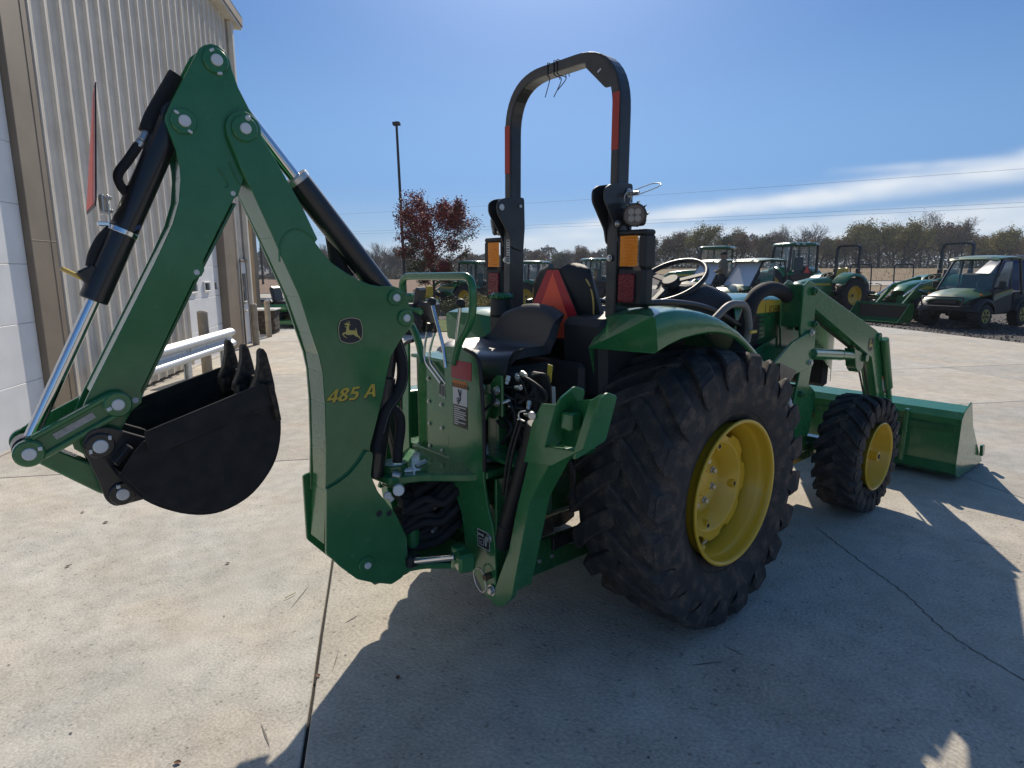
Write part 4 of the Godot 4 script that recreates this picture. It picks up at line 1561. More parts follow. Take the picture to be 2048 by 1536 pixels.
func operator_place() -> void:
	# operator's seat: a dark shell with a tan highlight put on its rim as a thin tube, its back to us
	var s := Mb.new()
	var rows := []
	for q: Array in [[0.10, 1.17, 0.20], [-0.10, 1.16, 0.225], [-0.20, 1.19, 0.23], [-0.235, 1.30, 0.225], [-0.265, 1.43, 0.205], [-0.285, 1.52, 0.185], [-0.292, 1.565, 0.145], [-0.292, 1.578, 0.09]]:
		var r := PackedVector3Array()
		for k in 13:
			var f := (k / 12.0 - 0.5) * 2.0
			r.append(V(q[0] + 0.05 * absf(f) * absf(f), q[1] + (0.03 * absf(f) * absf(f) if q[1] < 1.25 else -0.012 * pow(absf(f), 4.0)), q[2] * f))
		rows.append(r)
	s.surf(rows, false, 0.05)
	var n := node("operator_seat")
	part("seat_shell", s, "black_plastic", n)
	var e := Mb.new()
	var rim := PackedVector3Array()
	for k in 25:
		var a := PI * k / 24.0
		rim.append(V(-0.275 - 0.015 * sin(a), 1.36 + 0.218 * pow(sin(a), 0.55), 0.205 * signf(cos(a)) * pow(absf(cos(a)), 0.55)))
	e.tube(rim, 0.005, 8)
	part("seat_rim_highlight", e, "brass", n)
	# slow-moving triangle behind it
	smv(node("slow_moving_triangle"), V(-0.35, 1.408, 0.01), Basis(Vector3.UP, 0.20), 0.39)
	# consoles over the wheel wells
	for sd: float in [-1.0, 1.0]:
		var c := Mb.new()
		c.box(V(-0.25, 1.21, 0.265 * sd), Vector3(0.26, 0.36, 0.34), Basis.from_euler(Vector3(0.05, 0, 0)), 0.03)
		c.box(V(0.06, 1.30, 0.235 * sd), Vector3(0.24, 0.20, 0.42), Basis.from_euler(Vector3(-0.03, 0, 0)), 0.03)
		part("side_console", c, "black_plastic")
		var t := Mb.new()
		t.tube(smooth3(PackedVector3Array([V(-0.20, 1.42, 0.33 * sd), V(-0.06, 1.437, 0.33 * sd), V(0.20, 1.43, 0.33 * sd), V(0.50, 1.385, 0.33 * sd), V(0.80, 1.28, 0.34 * sd)]), 5), 0.016, 8)
		part("console_edge", t, "seat_vinyl")
		var hd := Mb.new()
		hd.tube(bend3(PackedVector3Array([V(0.40, 1.33, 0.40 * sd), V(0.53, 1.418, 0.415 * sd), V(0.705, 1.408, 0.415 * sd), V(0.755, 1.28, 0.415 * sd), V(0.74, 1.20, 0.41 * sd)]), 0.06, 7), 0.019, 12)
		part("grab_handle", hd, "grey_plastic")
	var ys := Mb.new()
	beam(ys, V(0.70, 1.262, 0.45), V(0.80, 1.258, 0.43), 0.012, 0.016, Vector3.RIGHT, 0.002)
	part("latch_strap", ys, "label_yellow")
	var nk := Mb.new()
	nk.cyl(V(-0.38, 1.36, -0.33), V(-0.38, 1.448, -0.33), 0.060, 0.055, 24, 0.006)
	part("filler_neck", nk, "black_plastic")
	var cp := Mb.new()
	cp.cyl(V(-0.38, 1.446, -0.33), V(-0.38, 1.476, -0.33), 0.062, 0.052, 24, 0.008)
	for k in 12:
		var a := TAU * k / 12.0
		cp.box(V(-0.38 + cos(a) * 0.060, 1.458, -0.33 + sin(a) * 0.060), Vector3(0.008, 0.02, 0.008), Basis(), 0.002)
	part("filler_cap", cp, "green")
	var pl := Mb.new()
	pl.box(V(0.35, 0.80, 0), Vector3(0.72, 0.02, 0.85), Basis(), 0.004)
	pl.box(V(-0.45, 0.98, 0.0), Vector3(0.64, 0.42, 0.05), Basis(), 0.02)
	part("platform", pl, "black_plastic")

# triangle with clipped corners: orange centre, red border, metal back; faces +z
func smv(n: Node3D, at: Vector3, b: Basis, w: float) -> void:
	var T := Transform3D(b, at)
	var h := w * 0.87
	var c := w * 0.085
	var out := P([-w * 0.5, -h * 0.42 + c * 0.6, -w * 0.5 + c * 0.6, -h * 0.42, w * 0.5 - c * 0.6, -h * 0.42, w * 0.5, -h * 0.42 + c * 0.6, c, h * 0.56, -c, h * 0.56])
	var m := Mb.new()
	m.plate(out, T, -0.0035, 0.0, 0.0005)
	part("plate", m, "label_black", n)
	var k := 0.955
	var o2 := PackedVector2Array()
	for p in out:
		o2.append(p * k)
	var r := Mb.new()
	r.plate(o2, T, 0.0002, 0.0012, 0.0001)
	part("red_border", r, "smv_red", n)
	var o := Mb.new()
	var iw := w * 0.335
	o.plate(P([-iw, -h * 0.40, iw, -h * 0.40, 0.0, h * 0.50]), T, 0.0014, 0.0022, 0.0001)
	part("orange_triangle", o, "smv_orange", n)
	var d := Mb.new()
	d.disc(T * Vector3(0, h * 0.3, 0.0026), b.z, 0.004, 10)
	d.disc(T * Vector3(0, -h * 0.36, 0.0026), b.z, 0.004, 10)
	pieces("rivet", d, "gasket", n)
	if w > 0.34:
		lettering(n, "small_mark", "LJR", T * Transform3D(Basis(), Vector3(0, h * 0.02, 0.0024)), 0.011, "gasket", 0.0005)

func roll_bar() -> void:
	var n := node("roll_bar")
	var prof := PR([-0.037, -0.0225, 0.037, -0.0225, 0.037, 0.0225, -0.037, 0.0225], 0.008, 2)
	var m := Mb.new()
	m.sweep(bend3(PackedVector3Array([V(-0.29, 1.80, -0.345), V(-0.29, 2.485, -0.345), V(-0.29, 2.485, 0.345), V(-0.29, 1.80, 0.345)]), 0.24, 12), prof, Vector3(0, 0, 1))
	part("hoop", m, "rops_black", n)
	for s: float in [-1.0, 1.0]:
		var T := Transform3D(Basis(Vector3(0, 0, -1), Vector3(0, 1, 0), Vector3(s, 0, 0)), Vector3.ZERO)
		var p := Mb.new()
		p.box(V(-0.285, 1.56, 0.345 * s), Vector3(0.056, 0.58, 0.096), Basis(), 0.006)
		p.box(V(-0.27, 1.25, 0.345 * s), Vector3(0.09, 0.24, 0.13), Basis(), 0.006)
		part("post", p, "rops_black", n)
		# folding joint: cheek plates with the ear that takes the pin when folded
		var h := Mb.new()
		for q: Array in [[0.373, 0.382], [0.308, 0.317]]:
			h.plate(PR([-0.335, 1.945, -0.245, 1.95, -0.24, 1.80, -0.25, 1.68, -0.33, 1.70, -0.345, 1.76, -0.425, 1.87, -0.425, 1.915, -0.395, 1.935], 0.016, 4), T, q[0], q[1], 0.002)
		part("hinge_plate", h, "rops_black", n)
		var b := Mb.new()
		hexbolt(b, V(-0.275, 1.91, 0.384 * s), Vector3(s, 0, 0), 0.013, 0.012)
		hexbolt(b, V(-0.275, 1.79, 0.384 * s), Vector3(s, 0, 0), 0.012, 0.012)
		hexbolt(b, V(-0.345, 1.78, 0.384 * s), Vector3(s, 0, 0), 0.010, 0.012)
		hexbolt(b, V(-0.34, 1.64, 0.345 * s), Vector3(0, 0, 1), 0.010, 0.010)
		b.cyl(V(-0.275, 1.905, 0.30 * s), V(-0.275, 1.905, 0.44 * s), 0.009, -1.0, 10, 0.002)
		b.cyl(V(-0.40, 1.893, 0.30 * s), V(-0.40, 1.893, 0.306 * s), 0.016, -1.0, 14, 0.001)
		pieces("hinge_pin", b, "zinc", n)
		var lp := Mb.new()
		var loop := PackedVector3Array()
		for k in 17:
			var a := TAU * k / 16.0
			loop.append(V(-0.30 + 0.022 * cos(a), 1.885 + 0.028 * sin(a), 0.40 * s + 0.004 * sin(a)))
		lp.tube(loop, 0.0022, 6)
		lp.tube(smooth3(PackedVector3Array([V(-0.26, 1.92, 0.40 * s), V(-0.22, 1.945, (0.40 + 0.07) * s), V(-0.24, 1.93, (0.40 + 0.12) * s), V(-0.28, 1.90, (0.40 + 0.05) * s)]), 5), 0.0022, 6)
		part("lynch_pin", lp, "zinc", n)
		var t := Mb.new()
		t.box(V(-0.3280, 2.175 + (0.02 if s > 0.0 else 0.0), 0.345 * s), Vector3(0.037, 0.225, 0.0012), Basis(), 0.0)
		part("red_reflector", t, "red_tape", n)
		# lamps
		var bx := Mb.new()
		bx.box(V(-0.30, 1.520, 0.455 * s), Vector3(0.148, 0.168, 0.07), Basis(), 0.016)
		bx.box(V(-0.30, 1.742, 0.455 * s), Vector3(0.148, 0.024, 0.07), Basis(), 0.008)
		bx.box(V(-0.30, 1.666, 0.5105 * s), Vector3(0.038, 0.136, 0.07), Basis(), 0.008)
		bx.box(V(-0.30, 1.666, 0.390 * s), Vector3(0.018, 0.136, 0.07), Basis(), 0.006)
		part("lamp_housing", bx, "black_plastic", n)
		var am := Mb.new()
		am.quad(V(-0.338, 1.605, 0.399 * s), V(-0.338, 1.605, 0.4915 * s), V(-0.338, 1.7295, 0.4915 * s), V(-0.338, 1.7295, 0.399 * s), V(-1, 0, 0))
		part("amber_lamp", am, "amber_lens", n)
		var cg := Mb.new()
		cg.quad(V(-0.268, 1.605, 0.399 * s), V(-0.268, 1.605, 0.4915 * s), V(-0.268, 1.7295, 0.4915 * s), V(-0.268, 1.7295, 0.399 * s), V(1, 0, 0))
		part("front_lens", cg, "lamp_glass", n)
		for k in 9:
			var rb := Mb.new()
			rb.box(V(-0.3395, 1.615 + 0.0131 * k, (0.445 + 0.012 * (k % 2)) * s), Vector3(0.055, 0.003, 0.003), Basis(), 0.001)
			part("lens_rib", rb, "amber_lens", n)
		var re := Mb.new()
		re.plate(PR([-0.042, -0.060, 0.042, -0.060, 0.042, 0.060, -0.042, 0.060], 0.012), Transform3D(Basis(), V(-0.335, 1.515, 0.44 * s)), 0.0, 0.012, 0.004)
		part("red_lamp", re, "red_lens", n)
		var bk := Mb.new()
		bk.tube(bend3(PackedVector3Array([V(-0.30, 1.745, 0.42 * s), V(-0.30, 1.775, 0.40 * s), V(-0.30, 1.775, 0.49 * s), V(-0.30, 1.825, 0.495 * s)]), 0.01, 3), 0.007, 8)
		bk.tube(PackedVector3Array([V(-0.30, 1.775, 0.42 * s), V(-0.30, 1.82, 0.40 * s)]), 0.007, 8)
		part("lamp_bracket", bk, "black_paint", n)
		# round work lamp turned back and outwards
		var wl := Mb.new()
		var dir := V(-0.82, -0.18, 0.5 * s).normalized()
		var c0 := V(-0.30, 1.818, 0.445 * s)
		wl.cyl(c0 - dir * 0.02, c0 + dir * 0.035, 0.042, 0.048, 22, 0.003)
		wl.cyl(c0 - dir * 0.045, c0 - dir * 0.02, 0.03, 0.042, 22, 0.002)
		for k in 9:
			var a := TAU * k / 9.0
			var f := Mb.frame(dir)
			var rad := f.x * cos(a) + f.y * sin(a)
			wl.box(c0 - dir * 0.012 + rad * 0.045, Vector3(0.007, 0.014, 0.055), Basis(f.z.cross(rad), rad, f.z), 0.001)
		part("work_lamp", wl, "black_paint", n)
		var wg := Mb.new()
		wg.disc(c0 + dir * 0.0365, dir, 0.041, 22)
		part("lamp_lens", wg, "lamp_inside", n)
		for k in 4:
			var led := Mb.new()
			var f := Mb.frame(dir)
			var a := TAU * (k + 0.5) / 4.0
			led.disc(c0 + dir * 0.0375 + (f.x * cos(a) + f.y * sin(a)) * 0.019, dir, 0.013, 12)
			part("lamp_diode", led, "smv_back", n)
	# corner gusset on the near side, and wire ties left on the crossbar
	var g := Mb.new()
	g.plate(PR([0.17, 2.468, 0.17, 2.44, 0.285, 2.335, 0.325, 2.335, 0.325, 2.385, 0.30, 2.425, 0.25, 2.468], 0.008, 3), SL(-0.322), 0.0, 0.006, 0.001)
	part("corner_gusset", g, "rops_black", n)
	var gh := Mb.new()
	gh.plate(PR([-0.011, -0.004, 0.011, -0.004, 0.011, 0.004, -0.011, 0.004], 0.004), Transform3D(Basis(Vector3.BACK, 0.5), V(-0.3285, 2.41, 0.25)), 0.0, 0.0004, 0.0)
	part("gusset_slot", gh, "label_white", n)
	var tie := Mb.new()
	for q: Array in [[-0.06, 0.09, -0.02], [-0.02, 0.10, 0.02], [0.0, 0.075, 0.03]]:
		tie.tube(bend3(PackedVector3Array([V(-0.328, 2.45, q[0]), V(-0.33, 2.512, q[0]), V(-0.25, 2.512, q[0] - 0.01), V(-0.25, 2.455, q[0])]), 0.006, 3), 0.0022, 5)
		tie.tube(smooth3(PackedVector3Array([V(-0.33, 2.46, q[0]), V(-0.335, 2.44, q[0] + 0.02), V(-0.33, 2.42, q[0] + 0.03 + q[2]), V(-0.335, 2.455 - q[1], q[0] + q[2] * 0.4)]), 4), 0.0022, 5)
	pieces("wire_tie", tie, "hose", n)
	var lb := Mb.new()
	lb.box(V(-0.3340, 1.68, -0.332), Vector3(0.024, 0.12, 0.001), Basis(), 0.0)
	part("rating_label", lb, "label_white", n)
	for k in 9:
		var ln := Mb.new()
		ln.box(V(-0.3348, 1.732 - 0.0125 * k, -0.332), Vector3(0.018, 0.005 if k % 3 else 0.008, 0.0006), Basis(), 0.0)
		part("label_print", ln, "label_black", n)

func front_bucket() -> void:
	var n := node("loader_bucket")
	# profile (l, y): top lip, back, curved heel, floor, cutting edge
	var pr := P([3.20, 0.572, 3.035, 0.545, 2.985, 0.50, 2.985, 0.16, 3.01, 0.075, 3.08, 0.035, 3.72, 0.022])
	var rows := []
	for p in pr:
		rows.append(PackedVector3Array([V(p.x, p.y, -0.925), V(p.x, p.y, 0.925)]))
	var m := Mb.new()
	m.surf(rows, false, 0.008, false)
	part("bucket_shell", m, "green", n)
	for s: float in [-1.0, 1.0]:
		var e := Mb.new()
		e.plate(PR([3.20, 0.605, 3.03, 0.55, 2.98, 0.50, 2.98, 0.16, 3.01, 0.07, 3.08, 0.03, 3.74, 0.02, 3.74, 0.06, 3.66, 0.10, 3.32, 0.40], 0.012, 3), SX(), 0.925 * s - 0.006, 0.925 * s + 0.006, 0.0015)
		part("bucket_side", e, "green", n)
		var g := Mb.new()
		g.plate(PR([3.60, 0.19, 3.66, 0.19, 3.69, 0.10, 3.63, 0.095], 0.01), SX(), 0.935 * s, 0.957 * s, 0.002)
		part("tie_down", g, "green_dark", n)
		var f := Mb.new()
		for o: float in [-0.05, 0.05]:
			f.plate(PR([2.975, 0.52, 2.86, 0.36, 2.88, 0.20, 2.97, 0.09, 2.985, 0.09, 2.985, 0.52], 0.02), SX(), 0.45 * s + o * 1.0 - 0.006, 0.45 * s + o * 1.0 + 0.006, 0.0015)
		part("hitch_plate", f, "green_dark", n)
		var hp := Mb.new()
		hp.cyl(V(2.90, 0.30, 0.38 * s), V(2.90, 0.30, 0.53 * s), 0.017, -1.0, 14, 0.002)
		hp.tube(bend3(PackedVector3Array([V(2.90, 0.30, 0.54 * s), V(2.87, 0.42, 0.56 * s), V(2.84, 0.44, 0.56 * s)]), 0.02), 0.006, 8)
		part("hitch_pin", hp, "zinc", n)
		beam(f, V(2.94, 0.5, 0.55 * s), V(2.94, 0.12, 0.55 * s), 0.05, 0.05, Vector3.RIGHT)
		var up := Mb.new()
		beam(up, V(2.955, 0.53, 0.58 * s), V(2.955, 0.12, 0.58 * s), 0.03, 0.05, Vector3.RIGHT, 0.004)
		part("back_stiffener", up, "green", n)
	var bl := Mb.new()
	bl.box(V(2.972, 0.42, 0), Vector3(1.8, 0.05, 0.012), Basis(), 0.002)
	part("back_rib", bl, "green_dark", n)
	var ed := Mb.new()
	ed.box(V(3.72, 0.022, 0), Vector3(1.85, 0.014, 0.14), Basis(), 0.003)
	part("cutting_edge", ed, "tooth_steel", n)

func backhoe_frame() -> void:
	var n := node("backhoe_frame")
	# two upright plates facing backwards, pinched at the waist
	for s: float in [1.0, -1.0]:
		var T := Transform3D(Basis(Vector3(s, 0, 0), Vector3(0, 1, 0), Vector3(0, 0, 1)), V(-1.0, 0, 0))
		var u := Mb.new()
		var poly := PackedVector2Array()
		for q in smooth3(PackedVector3Array([Vector3(0.285, 1.15, 0), Vector3(0.300, 0.95, 0), Vector3(0.300, 0.80, 0), Vector3(0.325, 0.68, 0), Vector3(0.358, 0.59, 0), Vector3(0.372, 0.45, 0), Vector3(0.372, 0.305, 0)]), 4):
			poly.append(Vector2(q.x, q.y))
		for q: Array in [[0.35, 0.285], [0.30, 0.30], [0.20, 0.40], [0.172, 0.47]]:
			poly.append(Vector2(q[0], q[1]))
		var wx := 0.0 if s > 0.0 else 0.185
		for q in smooth3(PackedVector3Array([Vector3(0.165, 0.53, 0), Vector3(0.145 + wx * 0.3, 0.61, 0), Vector3(0.10 + wx * 0.6, 0.68, 0), Vector3(0.066 + wx * 0.95, 0.74, 0), Vector3(0.066 + wx * 0.97, 0.9, 0), Vector3(0.05 + wx, 1.1, 0), Vector3(0.042 + wx, 1.285, 0)]), 4):
			poly.append(Vector2(q.x, q.y))
		for q: Array in ([[0.16, 1.292], [0.21, 1.288], [0.245, 1.27], [0.270, 1.235]] if s > 0.0 else [[0.25, 1.275], [0.270, 1.235]]):
			poly.append(Vector2(q[0], q[1]))
		u.plate(poly, T, -0.012, 0.0, 0.002)
		part("upright_plate", u, "green", n)
		# edge trim and side return of the plate
		var e := Mb.new()
		e.tube(smooth3(PackedVector3Array([V(-0.998, 1.288, 0.19 * s), V(-0.998, 1.268, 0.255 * s), V(-0.998, 1.215, 0.283 * s), V(-0.998, 1.0, 0.303 * s), V(-0.998, 0.82, 0.305 * s)]), 5), 0.008, 8)
		part("edge_trim", e, "hose", n)
		var sd := Mb.new()
		sd.plate(P([-0.99, 0.80, -0.99, 0.30, -0.93, 0.285, -0.80, 0.42, -0.78, 0.80]), Transform3D(Basis(Vector3(0, 0, -1), Vector3(0, 1, 0), Vector3(s, 0, 0)), Vector3.ZERO), 0.355, 0.367, 0.002)
		part("side_gusset", sd, "green_dark", n)
		var bt := Mb.new()
		for q: Array in [[0.337, 0.555, 0.012], [0.352, 0.342, 0.016]]:
			hexbolt(bt, V(-1.002, q[1], q[0] * s), V(-1, 0, 0), q[2], 0.014)
		pieces("plate_bolt", bt, "zinc", n)
	# behind them: cross plate, deck, valve tower
	var c := Mb.new()
	c.box(V(-0.90, 0.80, 0), Vector3(0.62, 0.03, 0.18), Basis(), 0.004)
	c.box(V(-0.80, 0.62, 0.22), Vector3(0.30, 0.44, 0.016), Basis(), 0.003)
	c.box(V(-0.80, 0.62, -0.22), Vector3(0.30, 0.44, 0.016), Basis(), 0.003)
	c.box(V(-0.88, 0.345, 0), Vector3(0.70, 0.10, 0.10), Basis(), 0.006)
	c.box(V(-0.72, 0.86, 0.31), Vector3(0.36, 0.016, 0.46), Basis(), 0.003)
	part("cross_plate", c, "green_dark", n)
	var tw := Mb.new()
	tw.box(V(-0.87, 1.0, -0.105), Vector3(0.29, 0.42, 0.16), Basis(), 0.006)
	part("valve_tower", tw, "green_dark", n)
	var fc := Mb.new()
	fc.box(V(-0.965, 1.0, -0.045), Vector3(0.16, 0.43, 0.024), Basis(), 0.002)
	part("front_cover", fc, "green", n)
	var tp := Mb.new()
	tp.box(V(-0.90, 1.222, -0.06), Vector3(0.30, 0.014, 0.20), Basis(), 0.003)
	part("deck_plate", tp, "green", n)
	var cb := Mb.new()
	for y: float in [0.83, 0.93, 1.03, 1.13]:
		hexbolt(cb, V(-0.98, y, -0.01), V(-1, 0, 0), 0.006, 0.006)
		hexbolt(cb, V(-0.98, y, -0.105), V(-1, 0, 0), 0.006, 0.006)
	pieces("cover_screw", cb, "zinc", n)
	# swing castings above and below the pivot
	var up := Mb.new()
	var H := Transform3D(Basis(Vector3(0, 0, -1), Vector3(1, 0, 0), Vector3(0, 1, 0)), Vector3.ZERO)
	up.plate(PR([-0.94, -0.28, -0.94, 0.28, -1.02, 0.24, -1.16, 0.115, -1.29, 0.07, -1.30, -0.07, -1.16, -0.115, -1.02, -0.24], 0.03), H, 0.765, 0.795, 0.004)
	part("swing_plate", up, "green", n)
	var lo := Mb.new()
	lo.plate(PR([-0.93, -0.30, -0.93, 0.30, -1.00, 0.24, -1.16, 0.10, -1.30, 0.06, -1.32, -0.06, -1.16, -0.10, -1.00, -0.24], 0.03), H, 0.385, 0.41, 0.004)
	part("swing_plate", lo, "green", n)
	for s: float in [-1.0]:
		var w := Mb.new()
		w.plate(PR([-0.96, 0.79, -1.19, 0.79, -1.24, 0.69, -1.15, 0.70, -1.08, 0.66, -1.02, 0.56, -0.96, 0.55], 0.02), SX(), 0.115 * s - 0.008, 0.115 * s + 0.008, 0.002)
		part("web", w, "green", n)
	var kp := Mb.new()
	kp.cyl(V(-1.22, 0.74, 0), V(-1.22, 0.83, 0), 0.055, -1.0, 24, 0.005)
	kp.cyl(V(-1.22, 0.36, 0), V(-1.22, 0.45, 0), 0.055, -1.0, 24, 0.005)
	pieces("king_pin", kp, "green_dark", n)
	# chromed pin heads and keepers by the pivot
	var pk := Mb.new()
	pk.cyl(V(-1.27, 0.76, 0.115), V(-1.285, 0.765, 0.14), 0.022, -1.0, 18, 0.003)
	part("pin_head", pk, "pin_face", n)
	# swing cylinder: clevis, rod, barrel
	var cv := Mb.new()
	cv.box(V(-1.205, 0.435, 0.085), Vector3(0.055, 0.055, 0.06), Basis(Vector3.UP, 0.1), 0.01)
	part("rod_clevis", cv, "black_paint", n)
	var ck := Mb.new()
	ck.cyl(V(-1.20, 0.44, 0.11), V(-1.12, 0.49, 0.27), 0.014, -1.0, 18, 0.001)
	part("swing_rod", ck, "chrome", n)
	var cm := Mb.new()
	cm.box(V(-1.09, 0.475, 0.285), Vector3(0.10, 0.075, 0.07), Basis(Vector3.UP, -0.3), 0.012)
	cm.cyl(V(-1.09, 0.43, 0.25), V(-1.09, 0.52, 0.25), 0.03, -1.0, 18, 0.004)
	cm.cyl(V(-1.16, 0.44, 0.02), V(-1.16, 0.55, 0.02), 0.032, -1.0, 18, 0.004)
	pieces("cylinder_mount", cm, "green", n)
	# hair-pin ring through a hole, decals
	var hp := Mb.new()
	var loop := PackedVector3Array()
	for q: Array in [[0.332, 0.405], [0.308, 0.425], [0.272, 0.415], [0.262, 0.375], [0.280, 0.338], [0.318, 0.322], [0.345, 0.345], [0.333, 0.395]]:
		loop.append(V(-1.025, q[1], q[0]))
	hp.tube(bend3(loop, 0.02, 4), 0.0032, 6)
	part("ring_pin", hp, "zinc", n)
	var hb := Mb.new()
	hb.cyl(V(-1.0, 0.397, 0.336), V(-1.03, 0.397, 0.336), 0.014, -1.0, 14, 0.003)
	hb.disc(V(-1.0015, 0.375, 0.315), V(-1, 0, 0), 0.010, 14)
	part("pin_barrel", hb, "rust_mark", n)
	var T := SL(-1.0)
	var rr := Mb.new()
	rr.plate(P([0.098, 1.165, 0.232, 1.165, 0.232, 1.238, 0.098, 1.238]), T, 0.0006, 0.0014, 0.0)
	part("red_reflector", rr, "red_reflector", n)
	# warning plate: orange head, white pictogram field, black text field
	for q: Array in [[0.106, 1.128, 0.202, 1.158, "label_orange"], [0.106, 1.058, 0.202, 1.128, "label_white"], [0.106, 0.968, 0.202, 1.058, "label_black"]]:
		var w := Mb.new()
		w.plate(P([q[0], q[1], q[2], q[1], q[2], q[3], q[0], q[3]]), T, 0.0006, 0.0013, 0.0)
		part("warning_plate", w, q[4], n)
	lettering(n, "warning_word", "WARNING", T * Transform3D(Basis(), Vector3(0.158, 1.136, 0.0014)), 0.017, "label_black", 0.0004)
	var pg := Mb.new()
	pg.tube(PackedVector3Array([T * Vector3(0.146, 1.122, 0.0022), T * Vector3(0.155, 1.100, 0.0022), T * Vector3(0.158, 1.082, 0.0022), T * Vector3(0.142, 1.064, 0.0022)]), 0.003, 6)
	pg.tube(PackedVector3Array([T * Vector3(0.164, 1.122, 0.0022), T * Vector3(0.159, 1.098, 0.0022)]), 0.002, 6)
	pg.tube(PackedVector3Array([T * Vector3(0.134, 1.082, 0.0022), T * Vector3(0.143, 1.087, 0.0022), T * Vector3(0.147, 1.079, 0.0022), T * Vector3(0.134, 1.072, 0.0022)]), 0.0025, 6)
	pieces("warning_sign", pg, "label_black", n)
	var wt := Mb.new()
	for k in 9:
		var L: float = [0.082, 0.04, 0.078, 0.082, 0.07, 0.08, 0.03, 0.076, 0.028][k]
		wt.plate(P([0.112, 1.047 - k * 0.0088, 0.112 + L, 1.047 - k * 0.0088, 0.112 + L, 1.0512 - k * 0.0088, 0.112, 1.0512 - k * 0.0088]), T, 0.0015, 0.0019, 0.0)
	pieces("warning_text", wt, "label_white", n)
	# lock decal low on the plate: white border, black field, white drawing
	var sq := [[0.258, 0.498, 0.338, 0.572, "label_white", 0.0006, 0.0011], [0.2615, 0.5015, 0.3345, 0.5685, "label_black", 0.0013, 0.0017]]
	for q: Array in sq:
		var w := Mb.new()
		w.plate(P([q[0], q[1], q[2], q[1], q[2], q[3], q[0], q[3]]), T, q[5], q[6], 0.0)
		part("lock_decal", w, q[4], n)
	var ld := Mb.new()
	for a: Array in [[0.268, 0.552, 0.296, 0.5525, 0.003], [0.268, 0.545, 0.268, 0.558, 0.003], [0.296, 0.546, 0.296, 0.559, 0.003], [0.27, 0.512, 0.30, 0.512, 0.0015], [0.27, 0.536, 0.30, 0.536, 0.0015], [0.27, 0.512, 0.27, 0.536, 0.0015], [0.30, 0.512, 0.30, 0.536, 0.0015], [0.278, 0.522, 0.29, 0.522, 0.002], [0.305, 0.540, 0.328, 0.552, 0.002], [0.318, 0.557, 0.330, 0.543, 0.0015], [0.308, 0.538, 0.314, 0.512, 0.004], [0.322, 0.538, 0.317, 0.514, 0.0015]]:
		var A := T * Vector3(a[0], a[1], 0.0020)
		var B := T * Vector3(a[2], a[3], 0.0020)
		var s := (B - A).normalized().cross(T.basis.z) * (a[4] as float)
		ld.quad(A - s, B - s, B + s, A + s, T.basis.z)
	part("lock_drawing", ld, "label_white", n)
	# control hoop, levers
	var hp2 := Mb.new()
	hp2.tube(bend3(PackedVector3Array([V(-1.0, 1.20, -0.115), V(-1.0, 1.30, -0.144), V(-1.0, 1.42, -0.262), V(-1.0, 1.562, -0.265), V(-1.0, 1.568, 0.245), V(-1.0, 1.41, 0.245), V(-1.0, 1.30, 0.144), V(-1.0, 1.22, 0.115)]), 0.06, 7), 0.0155, 14)
	part("control_guard", hp2, "green", n)
	var lv := Mb.new()
	lv.tube(PackedVector3Array([V(-1.0, 1.20, 0.06), V(-1.0, 1.282, 0.043), V(-1.0, 1.45, -0.030)]), 0.0075, 10)
	lv.tube(PackedVector3Array([V(-0.99, 1.20, 0.115), V(-1.0, 1.29, 0.130), V(-1.0, 1.45, 0.163)]), 0.0065, 10)
	lv.tube(bend3(PackedVector3Array([V(-1.0, 1.13, 0.02), V(-1.0, 1.205, -0.096), V(-1.0, 1.26, -0.10), V(-1.0, 1.34, -0.072)]), 0.03), 0.0055, 10)
	lv.tube(bend3(PackedVector3Array([V(-0.995, 1.13, 0.05), V(-0.995, 1.205, -0.066), V(-0.995, 1.26, -0.066), V(-0.995, 1.34, -0.022)]), 0.03), 0.0055, 10)
	pieces("control_lever", lv, "chrome", n)
	var kb := Mb.new()
	kb.ball(V(-1.0, 1.462, -0.034), Vector3(0.0195, 0.0185, 0.0195), 18)
	kb.ball(V(-1.0, 1.464, 0.166), Vector3(0.0195, 0.0185, 0.0195), 18)
	pieces("lever_knob", kb, "black_plastic", n)
	var gp := Mb.new()
	gp.cyl(V(-1.0, 1.335, -0.074), V(-1.0, 1.373, -0.061), 0.0075, 0.0085, 12, 0.002)
	gp.cyl(V(-0.995, 1.335, -0.025), V(-0.995, 1.375, -0.008), 0.0075, 0.0085, 12, 0.002)
	pieces("lever_grip", gp, "hose", n)
	var sm := Mb.new()
	sm.plate(P([-0.022, 1.07, -0.004, 1.068, -0.002, 1.125, -0.02, 1.127]), SL(-0.9815), 0.0, 0.0008, 0.0)
	sm.plate(P([0.002, 1.065, 0.02, 1.063, 0.022, 1.12, 0.004, 1.122]), SL(-0.9815), 0.0, 0.0008, 0.0)
	pieces("lever_label", sm, "label_white", n)
	var sm2 := Mb.new()
	sm2.plate(P([-0.019, 1.075, -0.007, 1.073, -0.005, 1.12, -0.017, 1.122]), SL(-0.9827), 0.0, 0.0008, 0.0)
	sm2.plate(P([0.005, 1.07, 0.017, 1.068, 0.019, 1.115, 0.007, 1.117]), SL(-0.9827), 0.0, 0.0008, 0.0)
	part("lever_label_print", sm2, "label_black", n)
	# operator's seat of the backhoe
	var sn := node("backhoe_seat")
	var rows := []
